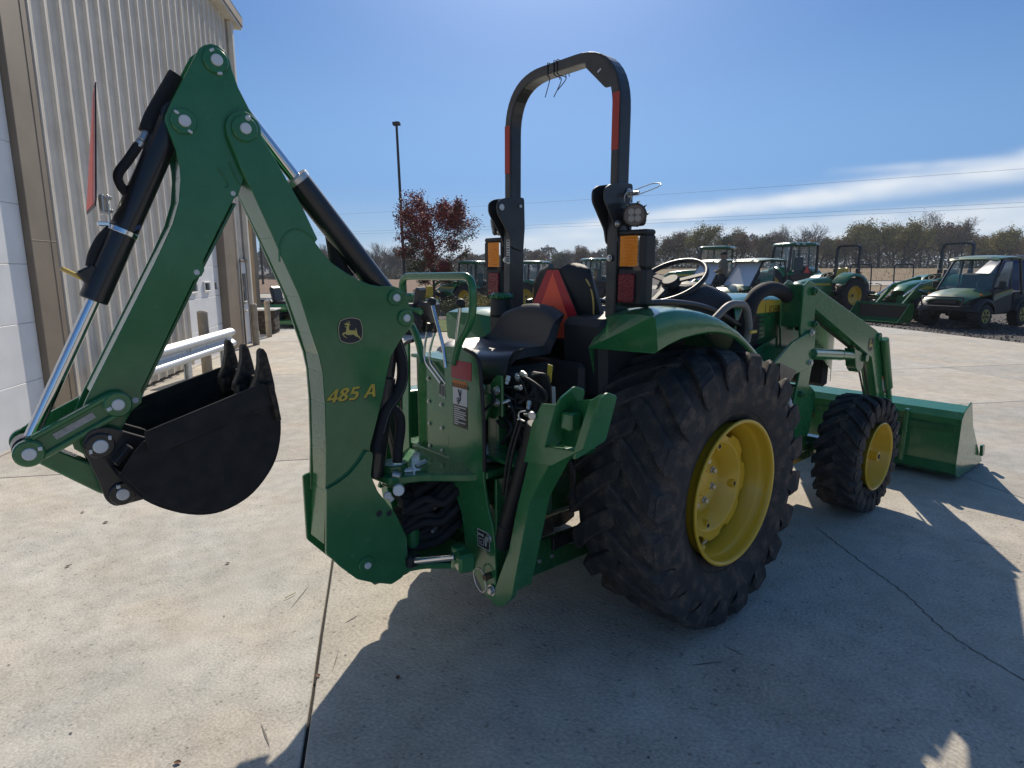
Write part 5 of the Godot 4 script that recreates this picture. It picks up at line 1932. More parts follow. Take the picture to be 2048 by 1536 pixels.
	for q: Array in [[-0.83, 1.150, 0.20, 0.03, 0.0], [-0.868, 1.160, 0.232, 0.05, 0.0], [-0.878, 1.180, 0.240, 0.06, 0.002], [-0.865, 1.205, 0.238, 0.06, 0.006], [-0.82, 1.214, 0.232, 0.045, 0.014], [-0.74, 1.205, 0.235, 0.02, 0.03], [-0.64, 1.200, 0.238, 0.0, 0.036], [-0.56, 1.205, 0.236, -0.02, 0.034], [-0.515, 1.235, 0.226, -0.05, 0.02], [-0.485, 1.28, 0.205, -0.04, 0.0], [-0.468, 1.325, 0.198, -0.03, -0.004], [-0.455, 1.365, 0.190, -0.026, -0.022], [-0.445, 1.392, 0.176, -0.022, -0.036], [-0.425, 1.400, 0.166, -0.02, -0.038]]:
		var r := PackedVector3Array()
		for k in 21:
			var f := (k / 20.0 - 0.5) * 2.0
			var ff := signf(f) * (1.0 - pow(1.0 - absf(f), 1.6))
			var a2 := pow(absf(ff), 2.5)
			r.append(V(q[0] + q[3] * a2, q[1] + q[4] * a2, q[2] * ff))
		rows.append(r)
	var m := Mb.new()
	m.surf(rows, false, 0.038)
	part("seat_cushion", m, "seat_vinyl", sn)
	var und := Mb.new()
	und.box(V(-0.68, 1.165, 0), Vector3(0.42, 0.06, 0.34), Basis(), 0.02)
	part("seat_pan", und, "black_plastic", sn)
	var pa := Mb.new()
	var seam := PackedVector3Array()
	for k in 25:
		var a := PI * k / 24.0
		seam.append(V(-0.484 - 0.026 * sin(a), 1.325, 0.0) + Vector3(cos(a) * 0.125, -sin(a) * 0.060, 0))
	pa.tube(seam, 0.004, 6)
	part("seat_seam", pa, "hose", sn)
	var sb := Mb.new()
	sb.box(V(-0.68, 1.125, 0.0), Vector3(0.18, 0.10, 0.24), Basis(), 0.012)
	sb.box(V(-0.86, 1.09, 0.17), Vector3(0.17, 0.17, 0.014), Basis(), 0.004)
	sb.box(V(-0.84, 0.96, 0.19), Vector3(0.07, 0.24, 0.05), Basis(), 0.006)
	sb.box(V(-0.62, 0.95, 0.0), Vector3(0.10, 0.30, 0.12), Basis(), 0.01)
	sb.plate(PR([0.135, 1.08, 0.20, 1.10, 0.215, 1.06, 0.18, 0.98, 0.145, 0.985], 0.012), SL(-0.88), 0.0, 0.012, 0.002)
	part("seat_pedestal", sb, "green", sn)
	var pbn := Mb.new()
	hexbolt(pbn, V(-0.895, 1.118, 0.165), V(-1, 0, 0), 0.014, 0.014)
	hexbolt(pbn, V(-0.875, 1.115, 0.235), V(-1, 0, 0), 0.013, 0.014)
	hexbolt(pbn, V(-0.875, 1.065, 0.235), V(-1, 0, 0), 0.012, 0.014)
	pieces("pedestal_bolt", pbn, "zinc", sn)
	# hose tangle between plate and tyre, and through the frame window
	var hn := node("hydraulic_hoses")
	var tang := Mb.new()
	for k in 26:
		var a := V(-0.80 + rng.randf_range(-0.05, 0.05), rng.randf_range(0.95, 1.13), rng.randf_range(0.18, 0.36))
		var b := a + Vector3(rng.randf_range(-0.08, 0.10), rng.randf_range(-0.06, 0.07), rng.randf_range(-0.06, 0.06))
		var c2 := b + Vector3(rng.randf_range(-0.02, 0.14), rng.randf_range(-0.18, -0.02), rng.randf_range(-0.08, 0.02))
		var d := c2 + Vector3(rng.randf_range(-0.12, 0.04), rng.randf_range(-0.2, -0.05), rng.randf_range(-0.05, 0.05))
		tang.tube(smooth3(PackedVector3Array([a, b, c2, d]), 6), 0.0062 if k % 3 else 0.009, 8)
	pieces("hose", tang, "hose", hn)
	var loopy := Mb.new()
	for k in 3:
		loopy.tube(smooth3(PackedVector3Array([V(-0.78, 1.02, 0.19 + 0.02 * k), V(-0.80, 1.12, 0.21 + 0.02 * k), V(-0.77, 1.165, 0.27 + 0.02 * k), V(-0.73, 1.17, 0.33 + 0.02 * k), V(-0.70, 1.03, 0.37)]), 7), 0.008, 10)
	pieces("hose_loop", loopy, "hose", hn)
	var fit := Mb.new()
	for k in 8:
		var a := V(-0.83 + rng.randf_range(-0.03, 0.05), rng.randf_range(1.0, 1.2), rng.randf_range(0.2, 0.38))
		var d := Vector3(rng.randf_range(-1, 1), rng.randf_range(-1, 1), rng.randf_range(-0.2, 0.6)).normalized()
		fit.cyl(a, a + d * 0.022, 0.011, -1.0, 6, 0.002)
		fit.cyl(a + d * 0.02, a + d * 0.035, 0.008, -1.0, 8, 0.001)
	pieces("hose_fitting", fit, "zinc", hn)
	var vb := Mb.new()
	vb.box(V(-0.72, 1.05, 0.27), Vector3(0.16, 0.14, 0.12), Basis(), 0.008)
	vb.cyl(V(-0.72, 0.94, 0.24), V(-0.72, 0.84, 0.30), 0.045, -1.0, 18, 0.006)
	vb.cyl(V(-0.78, 0.90, 0.30), V(-0.66, 0.90, 0.36), 0.035, -1.0, 18, 0.006)
	part("valve_block", vb, "black_paint", hn)
	var tags := Mb.new()
	tags.box(V(-0.72, 1.185, 0.375), Vector3(0.026, 0.07, 0.002), Basis(Vector3.FORWARD, 0.1), 0.0)
	part("hose_tag", tags, "label_yellow", hn)
	var tags2 := Mb.new()
	tags2.box(V(-0.72, 1.095, 0.40), Vector3(0.018, 0.08, 0.002), Basis(Vector3.FORWARD, -0.05), 0.0)
	part("hose_tag", tags2, "label_white", hn)
	var win := Mb.new()
	for k in 22:
		var x := lerpf(-0.11, 0.11, (k * 7 % 22) / 21.0)
		var y := lerpf(0.49, 0.74, (k * 5 % 22) / 21.0)
		win.tube(smooth3(PackedVector3Array([V(-0.85, y + 0.05, x * 0.8), V(-0.98, y + 0.03, x * 1.1), V(-1.06 - 0.03 * (k % 3), y - 0.02, x), V(-1.12, y - 0.06 + 0.05 * (k % 4) * 0.4, x * 0.6), V(-1.20, y - 0.05, x * 0.25)]), 5), 0.017 if k % 4 else 0.023, 9)
	pieces("sleeved_hose", win, "sleeve", hn)
	var wf := Mb.new()
	for k in 7:
		var x := rng.randf_range(-0.1, 0.12)
		var y := rng.randf_range(0.52, 0.78)
		wf.cyl(V(-1.06, y, x), V(-1.09, y - 0.01, x + 0.01), 0.010, -1.0, 6, 0.001)
	pieces("hose_fitting", wf, "zinc", hn)

func stabiliser(s: float) -> void:
	var n := node("stabiliser")
	var T := Transform3D(Basis(Vector3(s, 0, 0), Vector3(0, 1, 0), Vector3(0, 0, 1)), V(-1.0, 0, 0))
	# leg: rear face, outer return
	var a := V(-1.0, 0.315, 0.455 * s)
	var b := V(-1.0, 1.02, 0.665 * s)
	var leg := Mb.new()
	leg.plate(PR([0.345, 0.285, 0.41, 0.29, 0.475, 0.36, 0.575, 0.78, 0.70, 0.985, 0.575, 0.96, 0.505, 0.735, 0.458, 0.55, 0.40, 0.42], 0.02, 3), T, -0.02, 0.006, 0.002)
	beam(leg, V(-0.975, 0.38, 0.478 * s), V(-0.975, 0.93, 0.640 * s), 0.010, 0.05, V(0, 0, 1) * -1.0 + Vector3.RIGHT * s, 0.003)
	part("leg", leg, "green", n)
	var bx := Mb.new()
	bx.plate(PR([0.385, 0.32, 0.462, 0.37, 0.562, 0.77, 0.69, 0.985, 0.59, 0.975, 0.51, 0.735], 0.015, 3), T, -0.11 if s > 0.0 else -0.34, -0.022, 0.003)  # unseen extra depth on the left box, added to close its ground shadow
	part("leg_box", bx, "green", n)
	# cylinder from the frame up into the leg
	var cy := Mb.new()
	cy.cyl(V(-0.955, 0.60, 0.385 * s), V(-0.955, 1.05, 0.550 * s), 0.034, -1.0, 22, 0.003)
	cy.cyl(V(-0.955, 0.52, 0.36 * s), V(-0.955, 0.62, 0.39 * s), 0.038, -1.0, 22, 0.003)
	part("cylinder", cy, "hose", n)
	var hs := Mb.new()
	for k in 2:
		hs.tube(smooth3(PackedVector3Array([V(-0.985, 0.75, (0.40 + 0.02 * k) * s), V(-0.995, 0.92, (0.445 + 0.02 * k) * s), V(-0.985, 1.06, (0.49 + 0.02 * k) * s)]), 5), 0.006, 8)
	pieces("pressure_pipe", hs, "hose", n)
	# head: a U-shaped face, the pocket behind it, and the cheeks of the folded pad
	var h := Mb.new()
	h.plate(P([0.560, 0.925, 0.600, 1.07, 0.648, 1.150, 0.718, 1.158, 0.668, 1.005, 0.800, 1.020, 0.862, 1.195, 0.905, 1.222, 0.842, 1.035, 0.70, 0.945]), T, 0.010, 0.024, 0.0025)
	part("head_plate", h, "green", n)
	var ck := Mb.new()
	ck.plate(P([0.655, 0.99, 0.712, 1.155, 0.862, 1.195, 0.805, 1.01]), T, -0.075, -0.063, 0.002)
	part("pocket_plate", ck, "green", n)
	var S := Transform3D(Basis(Vector3(0, 0, -1), Vector3(0, 1, 0), Vector3(s, 0, 0)), Vector3.ZERO)
	for q: Array in [[0.660, 0.345], [0.795, 0.365]]:
		var shift := Transform3D(S.basis, Vector3(q[0] * s, 0, 0)) * Transform3D(Basis(Vector3(1, 0, 0), Vector3(0, 1, q[1]), Vector3(0, 0, 1)), Vector3(0, 0, -q[1]))
		var cg := Mb.new()
		cg.plate(PR([-1.012, 0.985, -1.016, 1.175, -0.955, 1.215, -0.90, 1.195, -0.88, 1.03], 0.01, 2), shift, -0.006, 0.006, 0.002)
		part("pad_cheek", cg, "green", n)
	var pd := Mb.new()
	pd.box(V(-1.0 + 0.03, 1.10, 0.735 * s), Vector3(0.05, 0.06, 0.05), Basis(), 0.006)
	part("pin_block", pd, "green", n)
	var pp := Mb.new()
	pp.cyl(V(-1.028, 1.105, 0.605 * s), V(-1.04, 1.105, 0.622 * s), 0.013, -1.0, 16, 0.002)
	pp.tube(bend3(PackedVector3Array([V(-1.05, 1.12, 0.60 * s), V(-1.06, 1.115, 0.575 * s), V(-1.06, 1.09, 0.575 * s), V(-1.055, 1.085, 0.60 * s)]), 0.01), 0.003, 6)
	part("pad_pin", pp, "zinc", n)

func backhoe_boom() -> void:
	var n := node("backhoe_boom")
	var X := SX()
	var out := [-1.684, 2.003, -1.568, 1.797, -1.521, 1.693, -1.530, 1.682, -1.506, 1.649, -1.475, 1.615, -1.429, 1.584, -1.376, 1.555, -1.331, 1.538, -1.295, 1.532, -1.236, 1.531, -1.213, 1.524, -1.193, 1.507, -1.169, 1.457, -1.152, 1.412, -1.155, 1.388, -1.181, 1.362, -1.216, 1.328, -1.259, 1.268, -1.285, 1.18, -1.300, 1.12, -1.325, 1.04, -1.359, 0.941, -1.37, 0.75, -1.45, 0.70, -1.546, 0.78, -1.534, 0.95, -1.528, 1.123, -1.530, 1.237, -1.540, 1.30, -1.560, 1.37, -1.596, 1.504, -1.640, 1.614, -1.669, 1.691, -1.731, 1.845, -1.755, 1.90, -1.772, 1.95, -1.786, 1.99]
	var top := []
	for k in 9:
		var a := PI * (1.0 - k / 8.0) + 0.25
		top.append(-1.735 + 0.052 * cos(a))
		top.append(2.012 + 0.054 * sin(a))
	var poly := P(out + top)
	for s: float in [1.0, -1.0]:
		var m := Mb.new()
		m.plate(poly, X, 0.066 * s - 0.007, 0.066 * s + 0.007, 0.002)
		part("side_plate", m, "green", n)
	# rear cover strip let in between the plates, and the front one
	var st := Mb.new()
	var line := P([-1.747, 1.895, -1.664, 1.695, -1.588, 1.503, -1.552, 1.375, -1.532, 1.30, -1.524, 1.237, -1.521, 1.123, -1.527, 0.95, -1.534, 0.80, -1.552, 0.60])
	for k in line.size() - 1:
		beam(st, V(line[k].x, line[k].y, 0), V(line[k + 1].x, line[k + 1].y, 0), 0.118, 0.008, Vector3.RIGHT, 0.001)
	part("rear_strip", st, "green", n)
	var fs := Mb.new()
	var l2 := P([-1.53, 1.66, -1.44, 1.575, -1.34, 1.525])
	for k in l2.size() - 1:
		beam(fs, V(l2[k].x, l2[k].y, 0), V(l2[k + 1].x, l2[k + 1].y, 0), 0.118, 0.008, Vector3.RIGHT, 0.001)
	part("front_strip", fs, "green_dark", n)
	# doubler plates with their weld beads
	var db := Mb.new()
	db.plate(PR([-1.546, 0.818, -1.50, 0.832, -1.452, 0.857, -1.41, 0.895, -1.384, 0.93, -1.361, 0.921, -1.357, 0.907, -1.37, 0.83, -1.344, 0.76, -1.269, 0.648, -1.225, 0.54, -1.222, 0.42, -1.25, 0.375, -1.30, 0.362, -1.389, 0.402, -1.445, 0.434, -1.476, 0.468, -1.511, 0.507, -1.562, 0.575], 0.008, 2), X, 0.075, 0.088, 0.002)
	db.plate(PR([-1.565, 0.83, -1.452, 0.857, -1.384, 0.93, -1.361, 0.921, -1.37, 0.83, -1.269, 0.648, -1.225, 0.54, -1.222, 0.42, -1.27, 0.365, -1.389, 0.402, -1.476, 0.468, -1.565, 0.575], 0.008, 2), X, -0.088, -0.075, 0.002)
	part("foot_plate", db, "green", n)
	var bl := Mb.new()
	bl.box(V(-1.30, 0.44, 0), Vector3(0.14, 0.14, 0.14), Basis(), 0.01)
	part("foot_box", bl, "green_dark", n)
	var wd := Mb.new()
	var arch := PackedVector3Array()
	for q: Array in [[-1.655, 1.617, 0], [-1.652, 1.66, 0], [-1.635, 1.70, 0], [-1.60, 1.722, 0], [-1.565, 1.715, 0], [-1.535, 1.693, 0]]:
		arch.append(V(q[0], q[1], 0.0738))
	wd.tube(smooth3(arch, 5), 0.0032, 6)
	wd.tube(smooth3(PackedVector3Array([V(-1.545, 0.82, 0.0745), V(-1.50, 0.836, 0.0745), V(-1.452, 0.861, 0.0745), V(-1.41, 0.899, 0.0745), V(-1.386, 0.932, 0.0745)]), 5), 0.003, 6)
	pieces("weld_bead", wd, "green", n)
	var bo := Mb.new()
	for q: Array in [[-1.735, 2.013, 0.038], [-1.234, 1.489, 0.030], [-1.193, 1.412, 0.032]]:
		boss(bo, q[0], q[1], 0.074, q[2], 0.010)
	boss(bo, -1.405, 0.482, 0.088, 0.034, 0.008)
	pieces("pin_boss", bo, "green", n)
	var pi := Mb.new()
	for q: Array in [[-1.735, 2.013, 0.084, 0.0165], [-1.234, 1.489, 0.084, 0.0145], [-1.193, 1.412, 0.084, 0.0145], [-1.405, 0.482, 0.096, 0.013], [-1.306, 0.737, 0.090, 0.015]]:
		pin(pi, q[0], q[1], q[2], q[3])
	hexbolt(pi, V(-1.725, 2.045, 0.084), Vector3.RIGHT, 0.006, 0.006)
	pi.box(V(-1.293, 0.722, 0.094), Vector3(0.012, 0.022, 0.018), Basis(Vector3.RIGHT, 0.6), 0.002)
	pieces("pivot_pin", pi, "pin_face", n)
	var hl := Mb.new()
	hl.mark()
	hl.disc(V(-1.343, 0.672, 0.0886), Vector3.RIGHT, 0.013, 16)
	hl.mark()
	hl.disc(V(-1.300, 0.662, 0.0886), Vector3.RIGHT, 0.012, 16)
	pieces("lock_hole", hl, "gasket", n)
	# badge and model number
	var bd := node("deer_badge", n)
	var bt := Transform3D(Basis(Vector3(0, 0, -1), Vector3(0, 1, 0), Vector3(1, 0, 0)), V(-1.4185, 1.3775, 0.0734))
	badge_flat(n, bd, bt, 0.096)
	var tilt := Basis(Vector3(0, 0, -1), Vector3(0, 1, 0), Vector3(1, 0, 0)) * Basis(Vector3(0, 0, 1), 0.0) * Basis(Vector3(1, 0, 0), Vector3(0.36, 1, 0), Vector3(0, 0, 1))
	lettering(n, "model_number_shadow", "485 A", Transform3D(tilt, V(-1.4175, 1.1455, 0.0736)), 0.046, "label_black", 0.0008, 1.18)
	lettering(n, "model_number", "485 A", Transform3D(tilt, V(-1.4210, 1.1490, 0.0748)), 0.046, "label_yellow", 0.0010, 1.18)
	# boom cylinder behind, dipper cylinder on top
	var c1 := Mb.new()
	c1.cyl(V(-1.548, 1.885, 0), V(-1.23, 1.495, 0), 0.043, -1.0, 26, 0.004)
	c1.cyl(V(-1.255, 1.52, -0.05), V(-1.215, 1.48, -0.05), 0.03, -1.0, 14, 0.003)
	part("dipper_cylinder", c1, "black_paint", n)
	var c1b := Mb.new()
	c1b.cyl(V(-1.558, 1.898, 0), V(-1.545, 1.882, 0), 0.0445, -1.0, 26, 0.002)
	part("gland_nut", c1b, "zinc", n)
	var r1 := Mb.new()
	r1.cyl(V(-1.70, 2.07, 0), V(-1.548, 1.885, 0), 0.021, -1.0, 20, 0.001)
	part("dipper_rod", r1, "chrome", n)
	var hz := Mb.new()
	hz.tube(smooth3(PackedVector3Array([V(-1.42, 1.735, -0.03), V(-1.41, 1.67, -0.035), V(-1.40, 1.61, -0.035), V(-1.37, 1.56, -0.03)]), 6), 0.028, 12)
	part("hose_sleeve", hz, "sleeve", n)
	var c2 := Mb.new()
	c2.cyl(V(-1.205, 1.40, 0.0), V(-1.245, 1.18, 0.0), 0.034, -1.0, 20, 0.003)
	c2.cyl(V(-1.245, 1.18, 0.0), V(-1.315, 0.79, 0.0), 0.040, -1.0, 22, 0.004)
	part("boom_cylinder", c2, "black_paint", n)
	var hs := Mb.new()
	hs.tube(smooth3(PackedVector3Array([V(-1.205, 1.33, 0.02), V(-1.185, 1.25, 0.025), V(-1.185, 1.17, 0.025), V(-1.215, 1.11, 0.03), V(-1.265, 1.06, 0.035), V(-1.30, 0.98, 0.04), V(-1.325, 0.90, 0.045)]), 7), 0.023, 12)
	hs.tube(smooth3(PackedVector3Array([V(-1.26, 1.06, 0.035), V(-1.23, 1.055, 0.03), V(-1.205, 1.02, 0.03), V(-1.205, 0.96, 0.03), V(-1.22, 0.90, 0.035), V(-1.225, 0.84, 0.035)]), 7), 0.020, 12)
	part("hose_sleeve", hs, "sleeve", n)
	var seam := Mb.new()
	seam.tube(smooth3(PackedVector3Array([V(-1.198, 1.32, 0.043), V(-1.178, 1.25, 0.048), V(-1.178, 1.17, 0.048), V(-1.21, 1.11, 0.053), V(-1.262, 1.055, 0.058), V(-1.298, 0.975, 0.063)]), 7), 0.0012, 5)
	part("sleeve_seam", seam, "grey_plastic", n)
	var ft := Mb.new()
	ft.cyl(V(-1.255, 0.80, 0.05), V(-1.235, 0.795, 0.075), 0.017, -1.0, 6, 0.002)
	ft.cyl(V(-1.205, 0.80, 0.04), V(-1.17, 0.80, 0.06), 0.013, -1.0, 6, 0.002)
	ft.cyl(V(-1.15, 0.81, 0.05), V(-1.10, 0.82, 0.05), 0.012, -1.0, 6, 0.002)
	pieces("hose_fitting", ft, "zinc", n)

# a badge whose pieces lie directly under the part they belong to
func badge_flat(parent: Node3D, holder: Node3D, at: Transform3D, size: float) -> void:
	badge_on(parent, at, size)
	parent.remove_child(holder)
	holder.free()

func backhoe_dipper() -> void:
	var n := node("backhoe_dipper")
	var X := SX()
	var poly := P([-1.84, 2.222, -1.825, 2.235, -1.805, 2.243, -1.784, 2.242, -1.766, 2.230, -1.756, 2.211, -1.752, 2.185, -1.737, 2.135, -1.710, 2.080, -1.682, 2.04, -1.682, 1.99, -1.715, 1.925, -1.752, 1.845, -1.762, 1.818, -1.775, 1.808, -1.83, 1.71, -1.879, 1.619, -1.878, 1.603, -1.879, 1.588, -1.888, 1.573, -1.901, 1.567, -1.912, 1.558, -2.080, 1.242, -2.079, 1.225, -2.083, 1.205, -2.096, 1.196, -2.111, 1.185, -2.147, 1.123, -2.170, 1.085, -2.20, 1.069, -2.234, 1.075, -2.258, 1.098, -2.262, 1.121, -2.244, 1.177, -2.213, 1.241, -2.011, 1.612, -1.989, 1.654, -1.954, 1.724, -1.932, 1.788, -1.922, 1.851, -1.921, 1.885, -1.926, 1.931, -1.936, 1.967, -1.946, 2.003, -1.947, 2.021, -1.925, 2.066])
	for s: float in [1.0, -1.0]:
		var m := Mb.new()
		m.plate(poly, X, 0.049 * s - 0.006, 0.049 * s + 0.006, 0.002)
		part("side_plate", m, "green", n)
	var st := Mb.new()
	var line := P([-1.905, 1.94, -1.912, 1.86, -1.92, 1.79, -1.945, 1.72, -1.985, 1.645, -2.20, 1.25])
	for k in line.size() - 1:
		beam(st, V(line[k].x, line[k].y, 0), V(line[k + 1].x, line[k + 1].y, 0), 0.086, 0.008, Vector3.RIGHT, 0.001)
	var l2 := P([-1.77, 1.795, -1.89, 1.58, -2.10, 1.19])
	for k in l2.size() - 1:
		beam(st, V(l2[k].x, l2[k].y, 0), V(l2[k + 1].x, l2[k + 1].y, 0), 0.086, 0.008, Vector3.RIGHT, 0.001)
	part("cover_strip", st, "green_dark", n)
	var wd := Mb.new()
	wd.tube(smooth3(PackedVector3Array([V(-1.815, 1.895, 0.0565), V(-1.80, 1.87, 0.0565), V(-1.79, 1.845, 0.0565), V(-1.80, 1.838, 0.0565)]), 4), 0.0025, 6)
	wd.tube(smooth3(PackedVector3Array([V(-1.782, 1.915, 0.0565), V(-1.768, 1.875, 0.0565), V(-1.757, 1.85, 0.0565)]), 4), 0.0025, 6)
	pieces("weld_bead", wd, "green", n)
	var bo := Mb.new()
	for q: Array in [[-1.798, 2.197, 0.036], [-1.90, 2.014, 0.036]]:
		boss(bo, q[0], q[1], 0.055, q[2], 0.010)
	pieces("pin_boss", bo, "green", n)
	var pi := Mb.new()
	for q: Array in [[-1.797, 2.197, 0.066, 0.0165], [-1.899, 2.014, 0.066, 0.0165]]:
		pin(pi, q[0], q[1], q[2], q[3])
	for q: Array in [[-1.808, 2.223, 0.6], [-1.790, 2.163, 0.1], [-1.918, 2.036, -0.5], [-1.886, 1.987, -0.5]]:
		pi.box(V(q[0], q[1], 0.062), Vector3(0.012, 0.008, 0.014), Basis(Vector3.RIGHT, q[2]), 0.002)
	pieces("pivot_pin", pi, "pin_face", n)
	var ho := Mb.new()
	for q: Array in [[-1.777, 1.823, 0.0075], [-1.901, 1.584, 0.0085], [-2.098, 1.216, 0.0085]]:
		ho.mark()
		ho.disc(V(q[0], q[1], 0.0556), Vector3.RIGHT, q[2], 14)
	pieces("sling_hole", ho, "label_white", n)
	# bucket cylinder along the back
	var c := Mb.new()
	c.cyl(V(-1.918, 2.02, 0), V(-2.165, 1.505, 0), 0.037, -1.0, 26, 0.003)
	c.cyl(V(-1.905, 2.03, -0.03), V(-1.905, 2.03, 0.03), 0.045, -1.0, 20, 0.003)
	c.box(V(-2.165, 1.575, 0), Vector3(0.045, 0.05, 0.05), Basis(Vector3.RIGHT, 0.5), 0.005)
	part("bucket_cylinder", c, "black_paint", n)
	var r := Mb.new()
	r.cyl(V(-2.160, 1.515, 0), V(-2.352, 1.128, 0), 0.0175, -1.0, 20, 0.001)
	part("bucket_rod", r, "chrome", n)
	var re := Mb.new()
	re.cyl(V(-2.36, 1.112, -0.032), V(-2.36, 1.112, 0.032), 0.034, -1.0, 20, 0.004)
	part("rod_eye", re, "black_paint", n)
	var hs := Mb.new()
	hs.tube(smooth3(PackedVector3Array([V(-1.89, 2.16, -0.02), V(-1.93, 2.09, -0.03), V(-1.965, 2.03, -0.02), V(-1.985, 1.985, -0.01)]), 6), 0.020, 12)
	hs.tube(smooth3(PackedVector3Array([V(-2.01, 1.945, 0.0), V(-2.04, 1.90, 0.0), V(-2.068, 1.86, 0.0), V(-2.066, 1.83, 0.0), V(-2.05, 1.805, 0.0), V(-2.02, 1.79, 0.0)]), 6), 0.013, 12)
	hs.tube(smooth3(PackedVector3Array([V(-2.085, 1.72, 0.0), V(-2.125, 1.68, 0.0), V(-2.15, 1.635, 0.0), V(-2.16, 1.60, 0.0)]), 6), 0.014, 12)
	pieces("hose", hs, "sleeve", n)
	var f := Mb.new()
	f.cyl(V(-1.985, 1.985, -0.01), V(-2.003, 1.955, 0.0), 0.012, -1.0, 6, 0.002)
	f.cyl(V(-2.003, 1.955, 0.0), V(-2.013, 1.938, 0.0), 0.014, -1.0, 6, 0.002)
	f.cyl(V(-2.158, 1.607, 0.0), V(-2.166, 1.588, 0.0), 0.013, -1.0, 6, 0.002)
	pieces("hose_fitting", f, "zinc", n)
	var br := Mb.new()
	br.box(V(-2.198, 1.577, 0.0), Vector3(0.022, 0.012, 0.075), Basis(Vector3.RIGHT, -0.55), 0.003)
	part("brass_tag", br, "brass", n)
	# clamp and slow-moving triangle seen edge-on
	var cl := Mb.new()
	var dirc := (V(-2.165, 1.505, 0) - V(-1.918, 2.02, 0)).normalized()
	var cc := V(-2.073, 1.697, 0)
	cl.cyl(cc - dirc * 0.007, cc + dirc * 0.007, 0.0395, -1.0, 26, 0.001)
	cl.box(cc + V(-0.045, 0.022, 0.0), Vector3(0.02, 0.012, 0.03), Basis(), 0.002)
	part("hose_clamp", cl, "chrome", n)
	var cn := Mb.new()
	cn.box(cc + dirc * 0.0005 + V(0.028, 0.012, 0.026), Vector3(0.012, 0.010, 0.03), Basis(Vector3.RIGHT, 0.45), 0.0)
	part("clamp_mark", cn, "car_gloss", n)
	var bk := Mb.new()
	bk.box(V(-2.112, 1.775, -0.04), Vector3(0.05, 0.055, 0.006), Basis(), 0.001)
	bk.box(V(-2.100, 1.775, -0.04), Vector3(0.05, 0.055, 0.004), Basis(), 0.001)
	bk.box(V(-2.098, 1.735, -0.035), Vector3(0.035, 0.09, 0.004), Basis(), 0.001)
	for y: float in [1.758, 1.795]:
		bk.cyl(V(-2.118, y, -0.04), V(-2.085, y, -0.04), 0.004, -1.0, 8)
		hexbolt(bk, V(-2.096, y, -0.04), V(1, 0, 0), 0.007, 0.008)
	pieces("sign_bracket", bk, "zinc", n)
	smv_flat(n, V(-2.120, 1.905, -0.05), 0.36)

# the same triangle, laid straight under its part; faces backwards and away
func smv_flat(n: Node3D, at: Vector3, w: float) -> void:
	var b := Basis(Vector3.UP, -0.06) * Basis(Vector3.RIGHT, -0.13)
	var h := w * 0.98
	var c := w * 0.085
	var T := Transform3D(b, at)
	var out := P([-w * 0.5, -h * 0.42 + c * 0.6, -w * 0.5 + c * 0.6, -h * 0.42, w * 0.5 - c * 0.6, -h * 0.42, w * 0.5, -h * 0.42 + c * 0.6, c, h * 0.56, -c, h * 0.56])
	var m := Mb.new()
	m.plate(out, T, -0.003, 0.0, 0.0005)
	var o := part("slow_moving_sign", m, "label_black", n)
	var o2 := PackedVector2Array()
	for p in out:
		o2.append(p * 0.95)
	var r := Mb.new()
	r.plate(o2, T, 0.0002, 0.0012, 0.0001)
	part("sign_border", r, "smv_red", n)
	var t := Mb.new()
	t.plate(P([-w * 0.335, -h * 0.40, w * 0.335, -h * 0.40, 0.0, h * 0.50]), T, 0.0014, 0.0022, 0.0001)
	part("sign_triangle", t, "smv_orange", n)

